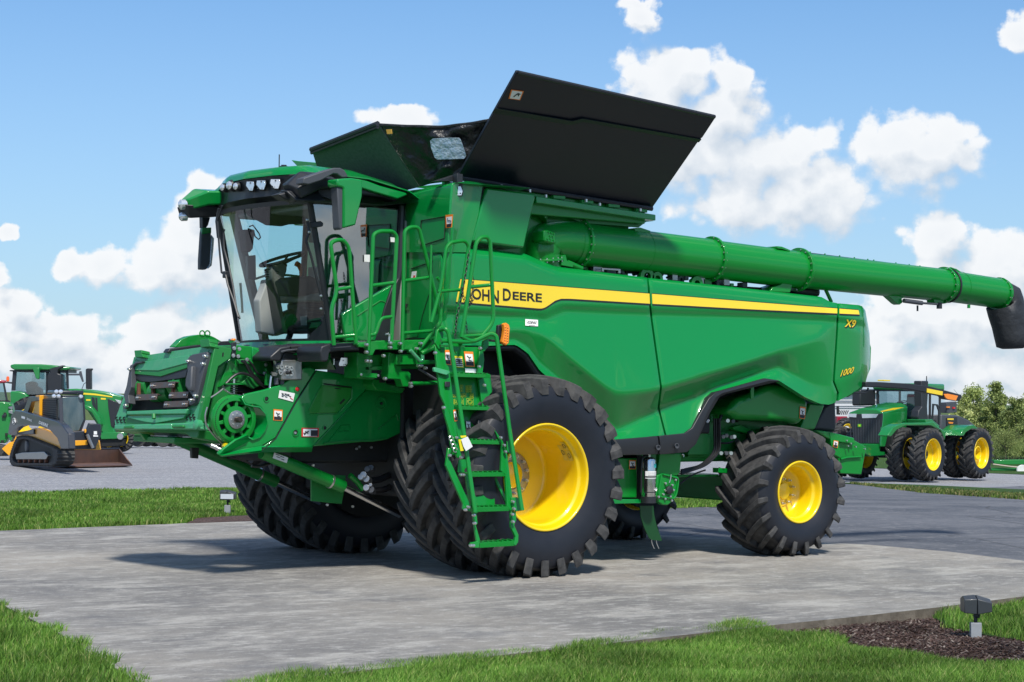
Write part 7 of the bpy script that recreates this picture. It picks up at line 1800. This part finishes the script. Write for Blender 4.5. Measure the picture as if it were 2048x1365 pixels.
c = TL.side((146,750), -.13); m = MB(); m.tube([c + (TL.a * math.cos(t) * .20 + Vector((0,0,1)) * math.sin(t) * .082) for t in np.linspace(0, 2*PI, 25)[:-1]], .009, 5, closed=True); m.build("round_emblem", WHITE, tl)
m = MB(); m.tube(TL.side([(130,770),(148,762),(150,735),(158,750),(164,765)], -.14), .012, 5); m.tube(TL.side([(138,745),(150,740),(158,728)], -.14), .008, 5); m.build("emblem_mark", WHITE, tl)

# --- machines cut by the left edge of the picture
TX = Frame(10, 62, rad(10), 'H')
tx = root_at("red_tractor", TX.O, 0); tag(tx, "red roofed tractor with an orange beacon half cut off at the left edge", "tractor")
TX.sp([(-260,330),(-200,312),(0,315),(50,322),(72,345),(0,352),(-260,350)], 1.2, 1.2, "cab_roof", mat("dark_red_paint", (.30,.01,.03), .35, coat=.6), tx, .04)
TX.sp([(60,335),(130,338),(125,358),(80,352)], 1.2, .1, "mirror_arm", BLACKP, tx, .01)
m = MB(); c = TX.side((82,300), 1.4); m.lathe([(.05,-.1),(.05,.02),(.035,.06),(0,.07)], c, (0,0,1), n=14); m.build("beacon", mat("beacon_orange", (.85,.12,.01), .3, coat=.5), tx)
TX.sp([(28,350),(48,350),(82,530),(62,540)], 1.2, .06, "cab_pillar", BLACKP, tx, 0)
TX.sp([(-200,350),(35,350),(70,530),(-200,530)], 1.25, .01, "cab_glass", TG, tx, 0)
TX.sp([(-200,530),(80,530),(100,560),(90,700),(-200,700)], 1.2, .6, "body", DARK, tx, .03)
TY = Frame(8, 58, rad(10), 'H')
ty = root_at("green_tractor", TY.O, 0); tag(ty, "green tractor almost hidden at the left edge behind the track loader", "tractor")
TY.sp([(-300,560),(20,545),(120,560),(140,660),(110,720),(120,860),(60,980),(-300,990)], .6, .8, "body", GREENM, ty, .03)
for k in range(14):
    x, y = rng2.uniform(0, 110), rng2.uniform(570, 960); TY.sp([(x, y), (x + rng2.uniform(20, 50), y), (x + rng2.uniform(20, 45), y + rng2.uniform(15, 45)), (x, y + 25)], .55 - k * .004, .05, "linkage", [GREENF, BLACKP, GREEN, DARK, STEEL][k % 5], ty, .004)
TY.sp([(18,1040),(100,970),(140,965),(170,900),(170,960),(100,1110),(90,1110)], .3, .1, "yellow_blade", YJ, ty, .01)
TY.sp([(-100,980),(90,1010),(95,1115),(-100,1120)], .5, .6, "tyre_mass", RUBBER, ty, .05)

# --- disc gangs in the row behind
DH = Frame(330, 78, rad(3), 'K')
dh = root_at("disc_harrow", DH.O, 0); tag(dh, "row of dark tyres and discs of an implement far behind the combine header end", "implement")
for i in range(16):
    c = DH.side((-20 + i * 95, 1255), .3 * (i % 3)); c.z = DH.O.z + .36
    m = MB(); m.lathe([(.16,-.09),(.33,-.11),(.36,-.06),(.36,.06),(.33,.11),(.16,.09)], c, DH.b, n=22); o = m.build("gang_wheel", RUBBER, dh); MB().lathe([(.0,-.04),(.16,-.05),(.17,.05)], c, DH.b, n=16).build("gang_rim", GREYP, o)
m = MB(); m.box(DH.loc(0, .3, .55), (8, .12, .14)); m.build("gang_frame", GREENM, dh)

# --- right background: implement, barn, red machine
PR = Frame(2040, 92, rad(8), 'I')
pr = root_at("field_cultivator", PR.O, 0); tag(pr, "low green field implement with a small white wheel on the grass beyond the tractor", "implement")
PR.sp([(1765,912),(2300,905),(2300,945),(1900,955),(1765,945)], 0, .5, "main_frame", GREENM, pr, .02)
PR.sp([(1740,985),(2300,985),(2300,1012),(1740,1008)], -.3, .2, "lower_bar", GREENM, pr, .01)
m = MB()
for x in range(1770, 2290, 14): a, b = PR.side([(x,915),(x - 6, 880 + rng2.uniform(-4, 4))], .1); m.tube([a, b], .018, 4)
m.build("tines", DARK, pr)
MB().tube(PR.side([(1755,950),(1900,970),(2060,985)], -.4), .03, 6).build("hitch_rope", mat("pale_hose", (.5,.42,.35), .7), pr)
m = MB(); m.lathe([(0,-.06),(.10,-.06),(.28,-.08),(.30,0),(.28,.08)], PR.side((2022,1012), -.45), PR.b, n=20); m.build("gauge_wheel", WHITE, pr)
BN = Frame(1700, 130, rad(5), 'I')
bn = root_at("barn", BN.O, 0); tag(bn, "pale metal sided barn glimpsed between the combine and the big tractor", "barn")
BN.sp([(200,300),(560,290),(780,292),(780,620),(200,620)], 0, 8, "wall", mat("pale_siding", (.60,.60,.62), .5), bn, 0)
for y in (370, 385, 418, 436): BN.sp([(200,y),(780,y),(780,y+4),(200,y+4)], -.05, .04, "siding_rail", mat("siding_grey", (.32,.33,.36), .6), bn, 0)  # thin darker grey rails across the pale wall
BN.sp([(180,296),(800,284),(800,300),(180,306)], -.3, 8.5, "roof", mat("roof_grey", (.40,.41,.43), .5), bn, 0)
RM = Frame(1680, 95, rad(20), 'I')
rm = root_at("hay_rake", RM.O, 0); tag(rm, "dark red farm implement with curved tines seen between the combine and the big tractor", "implement")
RM.sp([(340,515),(430,515),(435,575),(340,580)], 0, .6, "frame", mat("dark_red_paint", (.3,.01,.02), .4), rm, .02)
RM.sp([(405,530),(430,530),(430,545),(405,545)], -.03, .05, "lamp", REDM, rm, 0)
for k in range(6): MB().tube(RM.side([(345 + k*16,500),(350 + k*16,480),(362 + k*16,462)], .1), .025, 5).build("tine", DARK, rm)
RM.sp([(340,420),(355,420),(360,500),(340,500)], .1, .1, "post", DARK, rm, 0)
RM.sp([(325,580),(395,570),(400,600),(330,610)], -.2, .3, "shield", GREENF, rm, .02)
c = RM.side((420,640), -.4); w, rim, inner = wheel_into(rm, "wheel", c, .62, .4, .3, 18, kind='flat', out=-1, dish=.1, sweep=.5, lug=.05, lugw=.06, res=30, detail=False, rz=RM.rz)

# ---------------------------------------------------------------- ground floodlights
def flood(base, s, front_away, label, grp, yaw):
    o = root_at("ground_floodlight", base, 0); tag(o, label, "floodlight", grp)
    R_ = Matrix.Rotation(yaw, 3, 'Z')
    def q(x, y, z): return base + R_ @ Vector((x, y, z)) * s
    m = MB(); m.hexa([q(-.042,-.03,-.12), q(.042,-.03,-.12), q(.042,.03,-.12), q(-.042,.03,-.12)], [q(-.042,-.03,.115), q(.042,-.03,.115), q(.042,.03,.115), q(-.042,.03,.115)]); m.build("junction_box", mat("grey_pvc", (.30,.32,.34), .5, noise=(20,.4,(.2,.2,.2),(1,1,1))), o, bevel=.004)
    m = MB(); m.tube([q(0,0,.11), q(0,0,.15), q(.005,0,.17)], .016 * s, 10); m.tube([q(.005,0,.155), q(.012,0,.185)], .027 * s, 12); m.build("swivel", BLACKP, o, bevel=.002)
    A = [q(-.105,-.07,.195), q(-.105,.075,.20), q(-.105,.08,.30), q(-.105,.0,.325), q(-.105,-.07,.30)]
    B = [q(-.0,-.075,.185), q(-.0,.08,.19), q(-.0,.085,.315), q(-.0,.0,.335), q(-.0,-.075,.305)]
    C_ = [q(.115,-.07,.205), q(.115,.075,.21), q(.115,.08,.275), q(.115,.0,.30), q(.115,-.07,.275)]
    DG = mat("dark_bronze_housing", (.035,.04,.045), .45, coat=.2)
    m = MB(); m.loft([A, [a_.lerp(b_, .94) for a_, b_ in zip(A, B)]], closed=True, caps=True); m.build("housing_front", DG, o, bevel=.005)
    m = MB(); m.loft([[a_.lerp(b_, .99) for a_, b_ in zip(A, B)], C_], closed=True, caps=True); m.build("housing_back", DG, o, bevel=.005)
    m = MB(); 
    if front_away: pass
    else: m.prism([q(-.09,-.080,.205), q(.09,-.080,.205), q(.09,-.080,.275), q(-.09,-.080,.275)], R_ @ Vector((0, .004, 0)) * s); m.build("lens", mat("flood_lens", (.55,.60,.66), .15, coat=1), o)
    return o
b1 = ground_at(1951, 1278, -.07)
flood(Vector((b1.x, b1.y, -.06)), 1.0, True, "dark floodlight on a grey box in the bark mulch at the front right", "ground floodlights", math.atan2(rt.y, rt.x))
b2 = P(455, 1027, H=0.0); s2 = 44 / 205 * ((b2 - CAM).dot(fw) / 18.8) / .31
flood(b2, s2, False, "floodlight on a post in the mulch behind the far front tyres", "ground floodlights", math.atan2(rt.y, rt.x))
m = MB(); 

# ---------------------------------------------------------------- trees
LEAF = grass_mat("tree_leaf", (.20, .26, .08), (.44, .50, .17), (.62, .64, .28), .25)
BARK = mat("bark", (.10, .085, .065), .9, noise=(6, .6, (.05,.04,.03), (1,1,4)))
def tree(u, D, h, w, label, seed, tone=0, grp="trees at the right edge", v0=None):
    r = np.random.default_rng(seed); b = depth_pt(u, D)
    root = root_at("leafy_tree", b, 0); tag(root, label, "tree", grp)
    m = MB(); m.tube([b, b + Vector((.05, 0, h * .3)), b + Vector((.1, .1, h * .6)), b + Vector((0, .1, h * .92))], [h * .022, h * .017, h * .010, .01], 8)
    for k in range(9):
        a = r.uniform(0, 2 * PI); z0_ = h * r.uniform(.2, .7); L_ = w * r.uniform(.25, .42)
        p0 = b + Vector((.07, .05, z0_)); m.tube([p0, p0 + Vector((math.cos(a) * L_ * .5, math.sin(a) * L_ * .5, L_ * .35)), p0 + Vector((math.cos(a) * L_, math.sin(a) * L_, L_ * .9))], [h * .008, h * .005, .008], 5)
    m.build("trunk", BARK, root)
    nc = 90; C_ = []
    for k in range(nc):
        t = r.uniform(.08, 1); prof = math.sin(min(1, t * 1.12) * PI * .86 + .35) ** .7 if t < .95 else .3
        a = r.uniform(0, 2 * PI); rr = w * .5 * max(.15, prof) * math.sqrt(r.uniform(.1, 1))
        C_.append((b.x + math.cos(a) * rr, b.y + math.sin(a) * rr, b.z + h * t, w * r.uniform(.07, .14)))
    n = 13000; ci = r.integers(0, nc, n); C_ = np.array(C_); d = r.normal(0, 1, (n, 3)); d /= np.linalg.norm(d, axis=1)[:, None]
    pos = C_[ci, :3] + d * (C_[ci, 3] * r.uniform(.2, 1.45, n))[:, None] * np.array([1, 1, .75])
    s = r.uniform(.05, .12, n) * (h / 5.5); a1 = r.normal(0, 1, (n, 3)); a1 /= np.linalg.norm(a1, axis=1)[:, None]; a2 = np.cross(a1, r.normal(0, 1, (n, 3))); a2 /= np.linalg.norm(a2, axis=1)[:, None]
    V = np.stack([pos - a1 * s[:, None], pos + a2 * s[:, None] * .6, pos + a1 * s[:, None], pos - a2 * s[:, None] * .6], 1).reshape(-1, 3)
    iv = np.array(INV[root.name])
    me = bpy.data.meshes.new("crown"); me.vertices.add(n * 4); me.vertices.foreach_set("co", V.ravel()); me.loops.add(n * 4); me.loops.foreach_set("vertex_index", np.arange(n * 4)); me.polygons.add(n); me.polygons.foreach_set("loop_start", np.arange(n) * 4); me.update(calc_edges=True)
    tn = np.clip(.35 + .3 * r.normal(0, 1, nc)[ci] * .6 + r.uniform(-.25, .25, n) + tone, 0, 1)
    at_ = me.attributes.new("tone", 'FLOAT', 'POINT'); at_.data.foreach_set("value", np.repeat(tn, 4)); me.materials.append(LEAF)
    o = bpy.data.objects.new("crown", me); col.objects.link(o); o.parent = root; o.matrix_parent_inverse = INV[root.name]
    return root
tree(1950, 122, 4.2, 3.6, "broad pale green tree right behind the rear wheels of the big tractor", 5, .15)
tree(1993, 116, 4.5, 2.2, "tallest tree of the row with a narrow spiky top", 8, -.1)
tree(1972, 126, 3.3, 3.0, "low bushy tree filling the gap between the two tall ones", 12, .0)
tree(2034, 114, 3.6, 2.6, "darker rounded tree just left of the one cut by the right edge", 21, -.15)
tree(2075, 116, 3.9, 3.6, "tree mostly cut off by the right picture edge above the white implement wheel", 25, -.1)
tree(1921, 124, 3.4, 1.1, "slim yellow green sapling beside the tractor's rear lamp cluster", 31, .5)
tree(2012, 110, 1.6, 3.6, "low dark shrub mass at the foot of the trees", 33, -.1)
